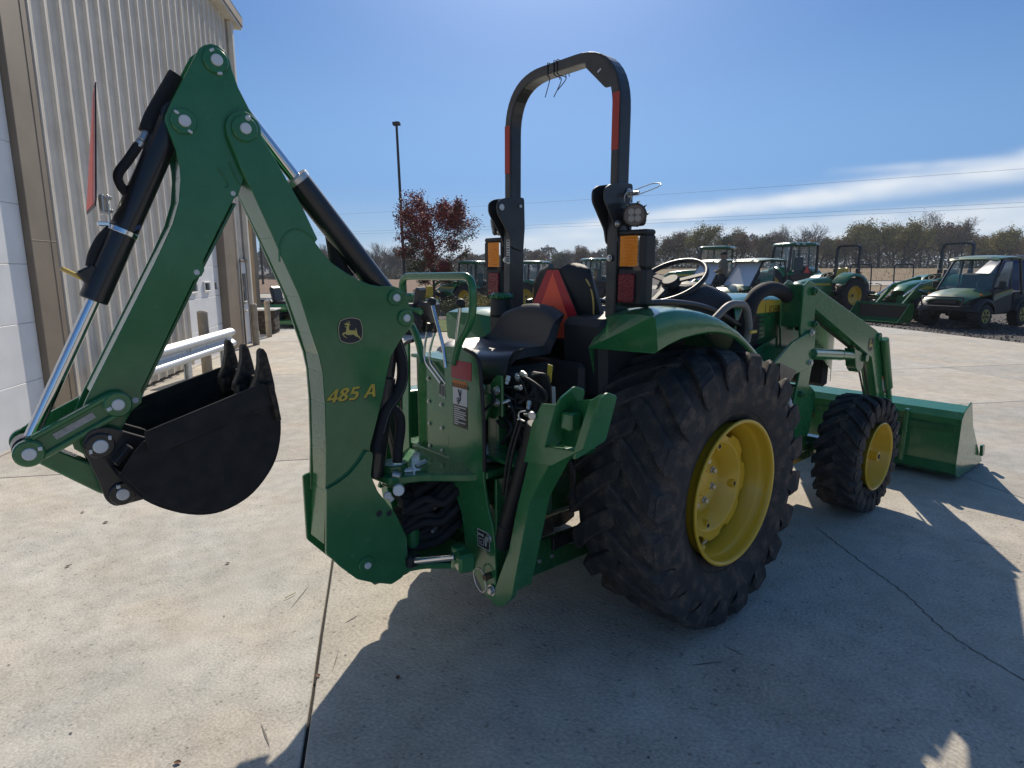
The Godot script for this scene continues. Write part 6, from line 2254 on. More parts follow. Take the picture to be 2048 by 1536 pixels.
func backhoe_bucket() -> void:
	var n := node("backhoe_bucket")
	var X := SX()
	# links
	for s: float in [1.0, -1.0]:
		var T := Transform3D(Basis(Vector3(0, 0, -1), Vector3(0, 1, 0), Vector3(s, 0, 0)), Vector3.ZERO)
		var k := Mb.new()
		# slotted link: two flanks round an opening, eyes at both ends
		k.plate(PR([-2.11, 1.235, -2.155, 1.255, -2.365, 1.152, -2.392, 1.118, -2.385, 1.09, -2.355, 1.077, -2.32, 1.09, -2.13, 1.182, -2.11, 1.205], 0.015, 3), T, 0.070, 0.076, 0.002)
		beam(k, V(-2.16, 1.244, 0.083 * s), V(-2.35, 1.151, 0.083 * s), 0.014, 0.014, Vector3.RIGHT, 0.003)
		beam(k, V(-2.15, 1.186, 0.083 * s), V(-2.33, 1.098, 0.083 * s), 0.014, 0.014, Vector3.RIGHT, 0.003)
		for q: Array in [[-2.147, 1.216], [-2.359, 1.113]]:
			k.cyl(V(q[0], q[1], 0.070 * s), V(q[0], q[1], 0.094 * s), 0.036, -1.0, 24, 0.004)
		part("slotted_link", k, "green", n)
		var g := Mb.new()
		beam(g, V(-2.205, 1.193, 0.0785 * s), V(-2.30, 1.146, 0.0785 * s), 0.001, 0.018, Vector3.RIGHT, 0.0)
		part("link_slot", g, "concrete_old", n)
		var kp := Mb.new()
		for q: Array in [[-2.147, 1.216], [-2.359, 1.113]]:
			kp.cyl(V(q[0], q[1], 0.090 * s), V(q[0], q[1], 0.099 * s), 0.0165, -1.0, 20, 0.002)
		kp.box(V(-2.17, 1.207, 0.093 * s), Vector3(0.012, 0.010, 0.012), Basis(Vector3.RIGHT, 0.4), 0.001)
		kp.box(V(-2.335, 1.124, 0.093 * s), Vector3(0.012, 0.010, 0.010), Basis(), 0.001)
		pieces("link_pin", kp, "pin_face", n)
	# lower link from the rod eye to the bucket
	var lk := Mb.new()
	lk.plate(PR([-2.375, 1.10, -2.33, 1.125, -2.15, 0.985, -2.17, 0.935, -2.205, 0.945], 0.02, 3), X, -0.035, 0.035, 0.004)
	part("bucket_link", lk, "green", n)
	# hanger plates
	for s: float in [1.0, -1.0]:
		var T := Transform3D(Basis(Vector3(0, 0, -1), Vector3(0, 1, 0), Vector3(s, 0, 0)), Vector3.ZERO)
		var h := Mb.new()
		h.plate(PR([-2.245, 1.115, -2.225, 1.155, -2.18, 1.158, -2.10, 1.115, -2.05, 1.09, -2.02, 0.93, -2.185, 0.92, -2.205, 0.945, -2.215, 1.0], 0.02, 3), T, 0.078, 0.094, 0.002)
		part("hanger_plate", h, "black_paint", n)
		var bo := Mb.new()
		for q: Array in [[-2.202, 1.107, 0.036], [-2.163, 0.957, 0.034]]:
			bo.cyl(V(q[0], q[1], 0.090 * s), V(q[0], q[1], 0.104 * s), q[2], -1.0, 22, 0.003)
		pieces("hanger_boss", bo, "black_paint", n)
		var pi := Mb.new()
		pi.cyl(V(-2.202, 1.107, 0.10 * s), V(-2.202, 1.107, 0.111 * s), 0.019, -1.0, 22, 0.002)
		pi.cyl(V(-2.163, 0.957, 0.10 * s), V(-2.163, 0.957, 0.111 * s), 0.017, -1.0, 22, 0.002)
		pi.box(V(-2.178, 1.128, 0.105 * s), Vector3(0.010, 0.012, 0.008), Basis(), 0.001)
		pi.box(V(-2.226, 1.095, 0.100 * s), Vector3(0.010, 0.012, 0.008), Basis(), 0.001)
		pi.box(V(-2.172, 0.982, 0.105 * s), Vector3(0.012, 0.010, 0.010), Basis(), 0.001)
		pieces("hanger_pin", pi, "pin_face", n)
		# stiffening ribs beside the mouth
		var rb := Mb.new()
		rb.box(V(-2.155, 1.078, 0.12 * s), Vector3(0.05, 0.06, 0.018), Basis(Vector3.RIGHT, -0.75), 0.003)
		part("mouth_rib", rb, "black_paint", n)
	# bowl
	var arc := PackedVector2Array()
	for q in smooth3(PackedVector3Array([Vector3(-1.755, 1.235, 0), Vector3(-1.742, 1.142, 0), Vector3(-1.748, 1.06, 0), Vector3(-1.775, 0.985, 0), Vector3(-1.838, 0.915, 0), Vector3(-1.911, 0.883, 0), Vector3(-1.978, 0.883, 0), Vector3(-2.05, 0.912, 0), Vector3(-2.12, 0.965, 0), Vector3(-2.175, 1.045, 0)]), 4):
		arc.append(Vector2(q.x, q.y))
	var rows := []
	for p in arc:
		rows.append(PackedVector3Array([V(p.x, p.y, -0.198), V(p.x, p.y, 0.198)]))
	var sh := Mb.new()
	sh.surf(rows, false, 0.010)
	part("bowl", sh, "bucket_black", n)
	for s: float in [1.0, -1.0]:
		var pl := PackedVector2Array(arc)
		for q: Array in [[-2.138, 1.100], [-2.112, 1.125]]:
			pl.append(Vector2(q[0], q[1]))
		var e := Mb.new()
		e.plate(pl, X, 0.198 * s - 0.006, 0.198 * s + 0.006, 0.0015)
		part("bowl_side", e, "bucket_black", n)
		# wear strip along the lip, with the weld stitches under it
		var w := Mb.new()
		w.plate(PR([-2.112, 1.153, -1.783, 1.251, -1.765, 1.24, -1.757, 1.18, -2.07, 1.088, -2.105, 1.095], 0.008, 2), X, 0.198 * s + (0.006 if s > 0.0 else -0.018), 0.198 * s + (0.018 if s > 0.0 else -0.006), 0.002)
		part("lip_strip", w, "bucket_black", n)
		var st := Mb.new()
		for k in 4:
			var f := 0.06 + k * 0.255
			beam(st, V(lerpf(-2.09, -1.757, f), lerpf(1.083, 1.178, f), 0.2045 * s), V(lerpf(-2.09, -1.757, f + 0.12), lerpf(1.083, 1.178, f + 0.12), 0.2045 * s), 0.008, 0.008, Vector3.RIGHT, 0.002)
		pieces("stitch_weld", st, "black_paint", n)
		var cu := Mb.new()
		cu.plate(PR([-1.772, 1.245, -1.755, 1.25, -1.738, 1.13, -1.752, 1.128], 0.003, 2), X, 0.213 * s - 0.012, 0.213 * s + 0.012, 0.002)
		part("side_cutter", cu, "tooth_steel", n)
	# four digging teeth on the lip
	for k in 3:
		var x := lerpf(-0.165, 0.165, k / 2.0)
		var t := Mb.new()
		t.plate(PR([-1.800, 1.165, -1.808, 1.222, -1.789, 1.262, -1.779, 1.30, -1.775, 1.345, -1.764, 1.354, -1.754, 1.338, -1.744, 1.285, -1.736, 1.232, -1.738, 1.165], 0.006, 3), X, x - 0.020, x + 0.020, 0.005)
		part("tooth", t, "tooth_steel", n)
		var ta := Mb.new()
		ta.box(V(-1.790, 1.205, x), Vector3(0.075, 0.03, 0.03), Basis(Vector3.RIGHT, -0.2), 0.006)
		part("tooth_adapter", ta, "tooth_steel", n)
	var lip := Mb.new()
	lip.box(V(-1.757, 1.215, 0), Vector3(0.40, 0.07, 0.016), Basis(Vector3.RIGHT, -0.1), 0.003)
	part("lip_plate", lip, "bucket_black", n)
	var bb := Mb.new()
	bb.box(V(-2.10, 1.02, 0), Vector3(0.16, 0.05, 0.16), Basis(), 0.01)
	part("hanger_block", bb, "black_paint", n)

# ---------------------------------------------------------------- building at the left
const WT := deg_to_rad(9.3)

func W(u: float, h: float, d: float) -> Vector3:
	return Vector3(-4.426 - sin(WT) * u + cos(WT) * d, h, -(5.136 + cos(WT) * u + sin(WT) * d))

func wbox(m: Mb, u0: float, u1: float, h0: float, h1: float, d0: float, d1: float, bev := 0.004) -> void:
	var b := Basis((W(1, 0, 0) - W(0, 0, 0)), Vector3.UP, (W(0, 0, 1) - W(0, 0, 0)))
	m.box(W((u0 + u1) * 0.5, (h0 + h1) * 0.5, (d0 + d1) * 0.5), Vector3(u1 - u0, h1 - h0, d1 - d0), b, bev)

# ribbed steel sheet: a tall rib every 30 cm and two shallow ones between
func ribbed(m: Mb, u0: float, u1: float, h0: float, h1: float, d: float) -> void:
	var pr := PackedVector2Array()
	var u := u0
	while u < u1 - 0.01:
		for q: Array in [[0.0, 0.0], [0.012, 0.037], [0.042, 0.037], [0.054, 0.0], [0.104, 0.0], [0.112, 0.007], [0.128, 0.007], [0.136, 0.0], [0.202, 0.0], [0.210, 0.007], [0.226, 0.007], [0.234, 0.0]]:
			var v: float = u + q[0]
			if v <= u1:
				pr.append(Vector2(v, q[1]))
		u += 0.30
	for k in pr.size() - 1:
		var nn := W(pr[k].y - pr[k + 1].y, 0, pr[k + 1].x - pr[k].x) - W(0, 0, 0)
		m.quad(W(pr[k].x, h0, d + pr[k].y), W(pr[k + 1].x, h0, d + pr[k + 1].y), W(pr[k + 1].x, h1, d + pr[k + 1].y), W(pr[k].x, h1, d + pr[k].y), Vector3(nn.x, 0, nn.z))

func building() -> void:
	thing("metal_building", "tall ribbed pale metal building with tan trim and white overhead doors", "building")
	var H := 6.55
	var core := Mb.new()
	wbox(core, -6.0, 9.0, 0.0, H, -7.0, -0.42, 0.0)
	part("wall_core", core, "wall_sheet")
	for q: Array in [[1.29, 4.93, 0.06, H], [8.05, 9.0, 0.02, H], [4.93, 8.05, 4.3, H], [-6.0, 1.29, 4.6, H]]:
		var m := Mb.new()
		ribbed(m, q[0], q[1], q[2], q[3], 0.0)
		wbox(m, q[0], q[1], q[2], q[3], -0.40, -0.012, 0.0)
		part("ribbed_sheet", m, "wall_sheet")
	# far end wall
	var ew := Mb.new()
	wbox(ew, 8.97, 9.03, 0.0, H, -7.0, 0.02, 0.004)
	part("end_wall", ew, "wall_sheet")
	var sc := Mb.new()
	for hk in 7:
		for uk in 12:
			var at := W(1.29 + 0.30 * uk + 0.075, 0.5 + 0.95 * hk, 0.0)
			var nn := W(0, 0, 1) - W(0, 0, 0)
			sc.cyl(at - nn * 0.003, at + nn * 0.006, 0.008, -1.0, 7, 0.002)
	part("sheet_screws", sc, "zinc").set_meta("kind", "stuff")
	# jamb trims
	for q: Array in [[0.845, 1.285, 4.62], [7.165, 8.045, 4.32]]:
		var m := Mb.new()
		wbox(m, q[0], q[1], 0.0, q[2], -0.38, 0.03, 0.006)
		part("jamb_trim", m, "trim_tan")
		var t := Mb.new()
		wbox(t, q[1] - 0.11, q[1] - 0.104, 0.0, q[2], 0.028, 0.034, 0.001)
		wbox(t, q[0], q[1], 1.86, 1.866, 0.028, 0.0325, 0.001)
		part("trim_seam", t, "trim_tan")
	var ht := Mb.new()
	wbox(ht, -6.0, 0.845, 4.3, 4.62, -0.38, 0.05, 0.006)
	wbox(ht, 4.93, 7.165, 4.0, 4.32, -0.38, 0.05, 0.006)
	pieces("head_trim", ht, "trim_tan")
	# near overhead door: stacked sections
	var d1 := node("overhead_door")
	for k in 8:
		var m := Mb.new()
		wbox(m, -5.0, 0.84, 0.004 + 0.546 * k, 0.004 + 0.546 * k + 0.5425, -0.09, -0.03, 0.003)
		part("door_section", m, "door_white", d1)
	var g1 := Mb.new()
	wbox(g1, -5.0, 0.84, 0.0, 4.3, -0.11, -0.085, 0.0)
	part("door_seal", g1, "gasket", d1)
	# far overhead door with a row of small framed lights
	var d2 := node("overhead_door")
	for k in 8:
		for q: Array in [[4.94, 6.655, -0.06], [6.66, 7.16, -0.12]]:
			var m := Mb.new()
			wbox(m, q[0], q[1], 0.004 + 0.546 * k, 0.004 + 0.546 * k + 0.541, q[2] - 0.05, q[2], 0.005)
			part("door_section", m, "door_white", d2)
	var g2 := Mb.new()
	wbox(g2, 4.94, 7.16, 0.0, 4.0, -0.20, -0.18, 0.0)
	part("door_seal", g2, "gasket", d2)
	for q: Array in [[5.30, 5.64, -0.06], [5.99, 6.33, -0.06], [6.70, 6.98, -0.12]]:
		var f := Mb.new()
		wbox(f, q[0], q[1], 1.185, 1.215, q[2], q[2] + 0.03, 0.004)
		wbox(f, q[0], q[1], 1.345, 1.375, q[2], q[2] + 0.03, 0.004)
		wbox(f, q[0], q[0] + 0.03, 1.217, 1.343, q[2], q[2] + 0.028, 0.004)
		wbox(f, q[1] - 0.03, q[1], 1.217, 1.343, q[2], q[2] + 0.028, 0.004)
		part("window_frame", f, "white_paint", d2)
		var p := Mb.new()
		wbox(p, q[0] + 0.03, q[1] - 0.03, 1.215, 1.345, q[2] + 0.002, q[2] + 0.006, 0.0)
		part("window_pane", p, "window_glass", d2)
		var b := Mb.new()
		wbox(b, q[0] + 0.03, q[1] - 0.03, 1.215, 1.345, q[2] + 0.0004, q[2] + 0.001, 0.0)
		part("window_back", b, "mud_brown", d2)
	# walk-in door
	var ed := node("entry_door")
	var fr := Mb.new()
	wbox(fr, 8.12, 8.165, 0.0, 1.74, 0.0, 0.06, 0.004)
	wbox(fr, 8.56, 8.605, 0.0, 1.74, 0.0, 0.06, 0.004)
	wbox(fr, 8.10, 8.66, 1.742, 1.79, 0.0, 0.075, 0.004)
	part("door_frame", fr, "trim_tan", ed)
	var lf := Mb.new()
	wbox(lf, 8.167, 8.558, 0.01, 1.738, 0.036, 0.05, 0.004)
	part("door_leaf", lf, "white_paint", ed)
	var gl := Mb.new()
	wbox(gl, 8.22, 8.505, 0.92, 1.50, 0.0505, 0.054, 0.0)
	part("door_window", gl, "window_glass", ed)
	var gb := Mb.new()
	wbox(gb, 8.22, 8.505, 0.92, 1.50, 0.0502, 0.0504, 0.0)
	part("door_window_back", gb, "gasket", ed)
	var hn := Mb.new()
	wbox(hn, 8.20, 8.31, 0.70, 0.73, 0.052, 0.09, 0.006)
	wbox(hn, 8.19, 8.33, 0.86, 0.92, 0.052, 0.085, 0.006)
	pieces("door_handle", hn, "zinc", ed)
	var sg := Mb.new()
	wbox(sg, 8.055, 8.11, 1.40, 1.74, 0.034, 0.04, 0.001)
	part("door_sign", sg, "label_white", ed)
	# corner trim, downspout, eave
	var ct := Mb.new()
	wbox(ct, 8.90, 9.035, 0.0, H, -0.05, 0.045, 0.004)
	part("corner_trim", ct, "trim_tan")
	var ds := Mb.new()
	wbox(ds, 8.60, 8.72, 0.25, H, 0.036, 0.13, 0.01)
	wbox(ds, 8.60, 8.72, 0.12, 0.24, 0.036, 0.20, 0.01)
	part("downspout", ds, "wall_sheet")
	var ev := Mb.new()
	wbox(ev, -6.0, 9.16, H + 0.004, H + 0.06, -0.1, 0.20, 0.004)
	part("soffit", ev, "wall_sheet")
	var gu := Mb.new()
	wbox(gu, -6.0, 9.18, H + 0.062, H + 0.24, 0.06, 0.22, 0.01)
	part("gutter", gu, "trim_tan")
	var rf := Mb.new()
	var a := W(-6.0, H + 0.25, 0.22)
	var b2 := W(9.18, H + 0.25, 0.22)
	var c := W(9.18, H + 1.6, -7.0)
	var d := W(-6.0, H + 1.6, -7.0)
	rf.quad(a, b2, c, d, Vector3.UP)
	part("roof", rf, "roof_metal")
	var cu := Mb.new()
	wbox(cu, -5.0, 9.1, -0.10, 0.012, -0.45, 0.012, 0.004)
	part("foundation", cu, "concrete_old")

func wall_side_things() -> void:
	# guard rail on posts along the wall
	thing("guard_rail", "short white galvanised guard rail on grey posts beside the wall", "guard rail")
	var A := Vector3(-4.17, 0, -6.5)
	var B := Vector3(-4.50, 0, -9.85)
	var dir := (B - A).normalized()
	var out := Vector3.UP.cross(dir).normalized()
	if out.x < 0.0:
		out = -out
	var prof := P([0.0, -0.155, 0.022, -0.150, 0.06, -0.128, 0.083, -0.105, 0.083, -0.075, 0.06, -0.052, 0.012, -0.022, 0.004, 0.0, 0.012, 0.022, 0.06, 0.052, 0.083, 0.075, 0.083, 0.105, 0.06, 0.128, 0.022, 0.150, 0.0, 0.155])
	var rows := []
	for t: float in [0.0, 0.5, 1.0]:
		var r := PackedVector3Array()
		for q in prof:
			r.append(A.lerp(B, t) + out * q.x + Vector3.UP * (0.515 + q.y))
		rows.append(r)
	var m := Mb.new()
	m.surf(rows, false, 0.004)
	part("rail", m, "galvanised")
	var ends := Mb.new()
	for e: float in [0.0, 1.0]:
		var c := A.lerp(B, e)
		var rr := []
		for k in 5:
			var f := k / 4.0
			var r := PackedVector3Array()
			for q in prof:
				r.append(c + dir * (0.16 * f * (1.0 if e > 0.5 else -1.0)) + out * (q.x * (1.0 - 0.55 * f) + 0.003 - 0.06 * f * f) + Vector3.UP * (0.515 + q.y * (1.0 - 0.12 * f)))
			rr.append(r)
		ends.mark()
		ends.surf(rr, false, 0.004)
	pieces("end_wing", ends, "galvanised")
	for t: float in [0.12, 0.53, 0.93]:
		var p := A.lerp(B, t)
		var po := Mb.new()
		var b := Basis(dir, Vector3.UP, dir.cross(Vector3.UP))
		po.box(p - out * 0.08 + Vector3(0, 0.32, 0), Vector3(0.10, 0.64, 0.012), b, 0.002)
		po.box(p - out * 0.02 + Vector3(0, 0.32, 0), Vector3(0.10, 0.64, 0.012), b, 0.002)
		po.box(p - out * 0.05 + Vector3(0, 0.32, 0), Vector3(0.010, 0.64, 0.048), b, 0.001)
		part("post", po, "galvanised")
		var bo := Mb.new()
		bo.cyl(p + out * 0.004 + Vector3(0, 0.515, 0), p + out * 0.026 + Vector3(0, 0.515, 0), 0.016, -1.0, 12, 0.003)
		part("bolt", bo, "zinc")
	var sl := Mb.new()
	for q: Array in [[0.06, 0.09], [0.09, 0.09], [0.06, -0.09], [0.09, -0.09], [0.95, 0.09], [0.985, 0.09], [0.95, -0.09], [0.5, 0.0], [0.7, 0.0]]:
		var p = A.lerp(B, q[0]) + out * (0.0845 if q[1] != 0.0 else 0.006) + Vector3.UP * (0.515 + q[1])
		sl.mark()
		sl.quad(p - dir * 0.016 - Vector3.UP * 0.006, p + dir * 0.016 - Vector3.UP * 0.006, p + dir * 0.016 + Vector3.UP * 0.006, p - dir * 0.016 + Vector3.UP * 0.006, out)
	pieces("bolt_slot", sl, "gasket")
	# bollards: tan painted pipes with mortar domes
	for q: Array in [[-5.05, 7.6, 0.83, 0.085, "thick tan concrete-filled bollard by the wall, nearest of the four"], [-4.72, 9.45, 0.975, 0.075, "shaded tan bollard standing right behind the guard rail"], [-5.47, 13.15, 0.875, 0.07, "pale tan bollard at the building corner beside the entry door"], [-5.79, 14.69, 0.87, 0.065, "farthest tan bollard, beyond the building corner by the timber stack"]]:
		thing("bollard", q[4], "bollard", Vector3(q[0], 0, -q[1]), 0.0, "tan bollards along the building")
		var p := Mb.new()
		p.lathe(PackedVector2Array([Vector2(q[3], 0.0), Vector2(q[3], q[2] - 0.03)]), Transform3D(Basis(Vector3.RIGHT, Vector3.FORWARD, Vector3.UP), Vector3.ZERO), 28)
		part("pipe", p, "bollard_paint")
		var c := Mb.new()
		c.lathe(PackedVector2Array([Vector2(q[3] + 0.001, q[2] - 0.03), Vector2(q[3] * 0.9, q[2] - 0.014), Vector2(q[3] * 0.55, q[2]), Vector2(0.0, q[2] + 0.004)]), Transform3D(Basis(Vector3.RIGHT, Vector3.FORWARD, Vector3.UP), Vector3.ZERO), 28)
		part("dome", c, "concrete_pale")
	# canopy post and its beam, timber stack
	thing("canopy_post", "square tan canopy post with beam beyond the building corner", "post", Vector3(-6.95, 0, -16.8))
	var cp := Mb.new()
	cp.box(Vector3(0, 1.42, 0), Vector3(0.24, 2.84, 0.24), Basis(), 0.006)
	part("post", cp, "trim_tan")
	var cb := Mb.new()
	cb.box(Vector3(-1.2, 2.93, 0.2), Vector3(3.2, 0.16, 0.5), Basis(), 0.006)
	part("beam", cb, "roof_metal")
	thing("timber_stack", "dark stack of weathered timbers under a white lid behind the bollards", "timber", Vector3(-6.2, 0, -15.6), 8.0)
	for k in 6:
		var t := Mb.new()
		t.box(Vector3(0.01 * (k % 2), 0.05 + 0.095 * k, 0), Vector3(0.50 + 0.02 * (k % 3), 0.088, 0.60), Basis(Vector3.UP, 0.02 * (k % 3)), 0.006)
		part("timber", t, "crate_wood")
	var ld := Mb.new()
	ld.box(Vector3(0, 0.60, 0), Vector3(0.62, 0.04, 0.7), Basis(), 0.01)
	part("lid", ld, "label_white")

# ---------------------------------------------------------------- vehicles farther off (forward is -z)
func bg_wheel(called: String, at: Vector3, r: float, w: float, rim_mat := "yellow", rim_r := 0.55) -> Node3D:
	var n := node(called)
	n.position = at
	var s := 1.0 if at.x > 0.0 else -1.0
	var X := Transform3D(Basis(Vector3(0, 0, -1), Vector3(0, 1, 0), Vector3(1, 0, 0)), Vector3.ZERO)
	var t := Mb.new()
	t.lathe(PackedVector2Array([Vector2(r * rim_r, w * 0.44), Vector2(r * 0.82, w * 0.5), Vector2(r * 0.93, w * 0.46), Vector2(r * 0.97, w * 0.3), Vector2(r * 0.97, -w * 0.3), Vector2(r * 0.93, -w * 0.46), Vector2(r * 0.82, -w * 0.5), Vector2(r * rim_r, -w * 0.44)]), X, 32, true, true)
	for sd: float in [-1.0, 1.0]:
		for k in 18:
			var a := TAU * (k + 0.25 * sd) / 18.0
			var a2 := a + 0.16
			var p0 := Vector3(0, sin(a2), cos(a2)) * r * 0.97
			var p1 := Vector3(0, sin(a), cos(a)) * r * 0.97 + Vector3(sd * w * 0.5, 0, 0)
			beam(t, p0, p1, r * 0.10, r * 0.10, Vector3(0, sin(a), cos(a)).cross(Vector3.RIGHT), 0.006)
	part("tyre", t, "rubber_plain", n)
	var c := Mb.new()
	c.lathe(PackedVector2Array([Vector2(r * rim_r * 1.0, w * 0.44 * s), Vector2(r * rim_r * 0.96, w * 0.46 * s), Vector2(r * rim_r * 0.9, w * 0.42 * s), Vector2(r * rim_r * 0.82, w * 0.2 * s), Vector2(r * rim_r * 0.5, w * 0.14 * s), Vector2(r * 0.12, w * 0.14 * s)]), X, 28, true, s > 0.0)
	c.cyl(Vector3(0, 0, 0), Vector3(w * 0.2 * s, 0, 0), r * 0.17, -1.0, 16, 0.005)
	part("rim", c, rim_mat, n)
	var h := Mb.new()
	h.cyl(Vector3(w * 0.18 * s, 0, 0), Vector3(w * 0.23 * s, 0, 0), r * 0.09, -1.0, 14, 0.004)
	part("hub", h, "black_paint", n)
	return n

func cab_tractor(label: String, x: float, z: float, heading: float, k: float, with_sign := false, with_loader := false) -> Node3D:
	var o := thing("cab_tractor", label, "tractor", Vector3(x, terr(x, z), -z), -heading, "cab tractors parked beyond the yard")
	o.scale = Vector3(k, k, k)
	for s: float in [-1.0, 1.0]:
		bg_wheel("rear_wheel", Vector3(0.78 * s, 0.78, 0), 0.78, 0.46)
		bg_wheel("front_wheel", Vector3(0.74 * s, 0.56, -2.3), 0.56, 0.36)
		var f := Mb.new()
		var rows := []
		for q in 9:
			var a := lerpf(2.9, 0.6, q / 8.0)
			rows.append(PackedVector3Array([Vector3(0.52 * s, 0.80 + sin(a) * 0.92, cos(a) * 0.95), Vector3(1.0 * s, 0.78 + sin(a) * 0.90, cos(a) * 0.93), Vector3(1.02 * s, 0.74 + sin(a) * 0.84, cos(a) * 0.88)]))
		f.surf(rows, false, 0.02)
		part("fender", f, "green")
	var h := Mb.new()
	var rows2 := []
	for q: Array in [[-0.75, 1.62, 0.42], [-1.6, 1.58, 0.42], [-2.4, 1.48, 0.40], [-2.75, 1.25, 0.34]]:
		var r := PackedVector3Array()
		for j in 11:
			var a := j / 10.0 * PI
			r.append(Vector3(q[2] * signf(cos(a)) * pow(absf(cos(a)), 0.5), 0.85 + (q[1] - 0.85) * pow(sin(a), 0.4), q[0]))
		rows2.append(r)
	h.surf(rows2, false, 0.02)
	part("hood", h, "green")
	var st := Mb.new()
	for s: float in [-1.0, 1.0]:
		st.box(Vector3(0.425 * s, 1.30, -1.6), Vector3(0.012, 0.10, 1.5), Basis(), 0.002)
	pieces("yellow_stripe", st, "label_yellow")
	var ch := Mb.new()
	ch.box(Vector3(0, 0.75, -0.9), Vector3(0.5, 0.5, 3.2), Basis(), 0.04)
	ch.box(Vector3(0, 0.56, -2.3), Vector3(1.3, 0.18, 0.2), Basis(), 0.03)
	ch.box(Vector3(0, 0.78, 0), Vector3(1.5, 0.24, 0.24), Basis(), 0.03)
	part("chassis", ch, "black_paint")
	# cab
	var cab := node("cab")
	var fr := Mb.new()
	var cs := [Vector3(-0.74, 1.35, -0.72), Vector3(0.74, 1.35, -0.72), Vector3(0.74, 1.35, 0.62), Vector3(-0.74, 1.35, 0.62)]
	var ct := [Vector3(-0.66, 2.62, -0.60), Vector3(0.66, 2.62, -0.60), Vector3(0.68, 2.62, 0.66), Vector3(-0.68, 2.62, 0.66)]
	for q in 4:
		beam(fr, cs[q], ct[q], 0.09, 0.09, Vector3.RIGHT, 0.01)
		beam(fr, cs[q], cs[(q + 1) % 4], 0.08, 0.08, Vector3.UP, 0.01)
	beam(fr, Vector3(0.78, 1.35, 0.02), Vector3(0.70, 2.62, 0.05), 0.05, 0.06, Vector3.RIGHT, 0.01)
	beam(fr, Vector3(-0.78, 1.35, 0.02), Vector3(-0.70, 2.62, 0.05), 0.05, 0.06, Vector3.RIGHT, 0.01)
	fr.box(Vector3(0, 1.12, -0.05), Vector3(1.2, 0.5, 1.2), Basis(), 0.04)
	part("cab_frame", fr, "black_paint", cab)
	var gl := Mb.new()
	for q in 4:
		var r := (q + 1) % 4
		gl.quad(cs[q], cs[r], ct[r], ct[q])
	part("cab_window", gl, "cab_glass", cab)
	var rf := Mb.new()
	var rr := []
	for q: Array in [[2.62, 0.80], [2.66, 0.84], [2.72, 0.82], [2.78, 0.74], [2.80, 0.45], [2.81, 0.05]]:
		var r := PackedVector3Array()
		for j in 16:
			var a := TAU * j / 16.0
			r.append(Vector3(q[1] * signf(cos(a)) * pow(absf(cos(a)), 0.45), q[0], 0.03 + (q[1] + 0.02) * signf(sin(a)) * pow(absf(sin(a)), 0.45)))
		rr.append(r)
	rf.surf(rr, true)
	part("roof", rf, "green_dark", cab)
	var lt := Mb.new()
	for q: Array in [[-0.5, 0.86], [0.5, 0.86], [-0.2, 0.87], [0.5, -0.80], [-0.5, -0.80]]:
		lt.box(Vector3(q[0], 2.70, q[1]), Vector3(0.14, 0.08, 0.04), Basis(), 0.01)
	pieces("roof_lamp", lt, "label_white", cab)
	var seat := Mb.new()
	seat.box(Vector3(0, 1.45, 0.1), Vector3(0.5, 0.14, 0.5), Basis(), 0.05)
	seat.box(Vector3(0, 1.80, 0.34), Vector3(0.48, 0.66, 0.14), Basis(), 0.06)
	part("driver_seat", seat, "seat_vinyl", cab)
	var ex := Mb.new()
	ex.cyl(Vector3(0.52, 1.4, -0.80), Vector3(0.52, 2.5, -0.80), 0.06, -1.0, 14, 0.006)
	part("exhaust_stack", ex, "black_paint")
	var bc := Mb.new()
	bc.cyl(Vector3(0.5, 2.78, 0.5), Vector3(0.5, 2.92, 0.5), 0.06, 0.05, 14, 0.01)
	part("beacon", bc, "orange_light")
	if with_sign:
		smv(node("slow_moving_sign"), Vector3(0.15, 1.55, 0.74), Basis(), 0.40)
	if with_loader:
		var la := Mb.new()
		for s: float in [-1.0, 1.0]:
			var p := bend3(PackedVector3Array([Vector3(0.52 * s, 1.55, -0.85), Vector3(0.55 * s, 1.75, -2.2), Vector3(0.55 * s, 0.95, -3.3)]), 0.5, 6)
			for q in p.size() - 1:
				beam(la, p[q], p[q + 1], 0.08, 0.16, Vector3.RIGHT, 0.01)
		part("loader_arm", la, "green")
		var bu := Mb.new()
		bu.surf([PackedVector3Array([Vector3(-1.0, 1.15, -3.3), Vector3(1.0, 1.15, -3.3)]), PackedVector3Array([Vector3(-1.0, 0.6, -3.25), Vector3(1.0, 0.6, -3.25)]), PackedVector3Array([Vector3(-1.0, 0.45, -3.45), Vector3(1.0, 0.45, -3.45)]), PackedVector3Array([Vector3(-1.0, 0.45, -4.0), Vector3(1.0, 0.45, -4.0)])], false, 0.02, false)
		part("loader_bucket", bu, "green")
	return o

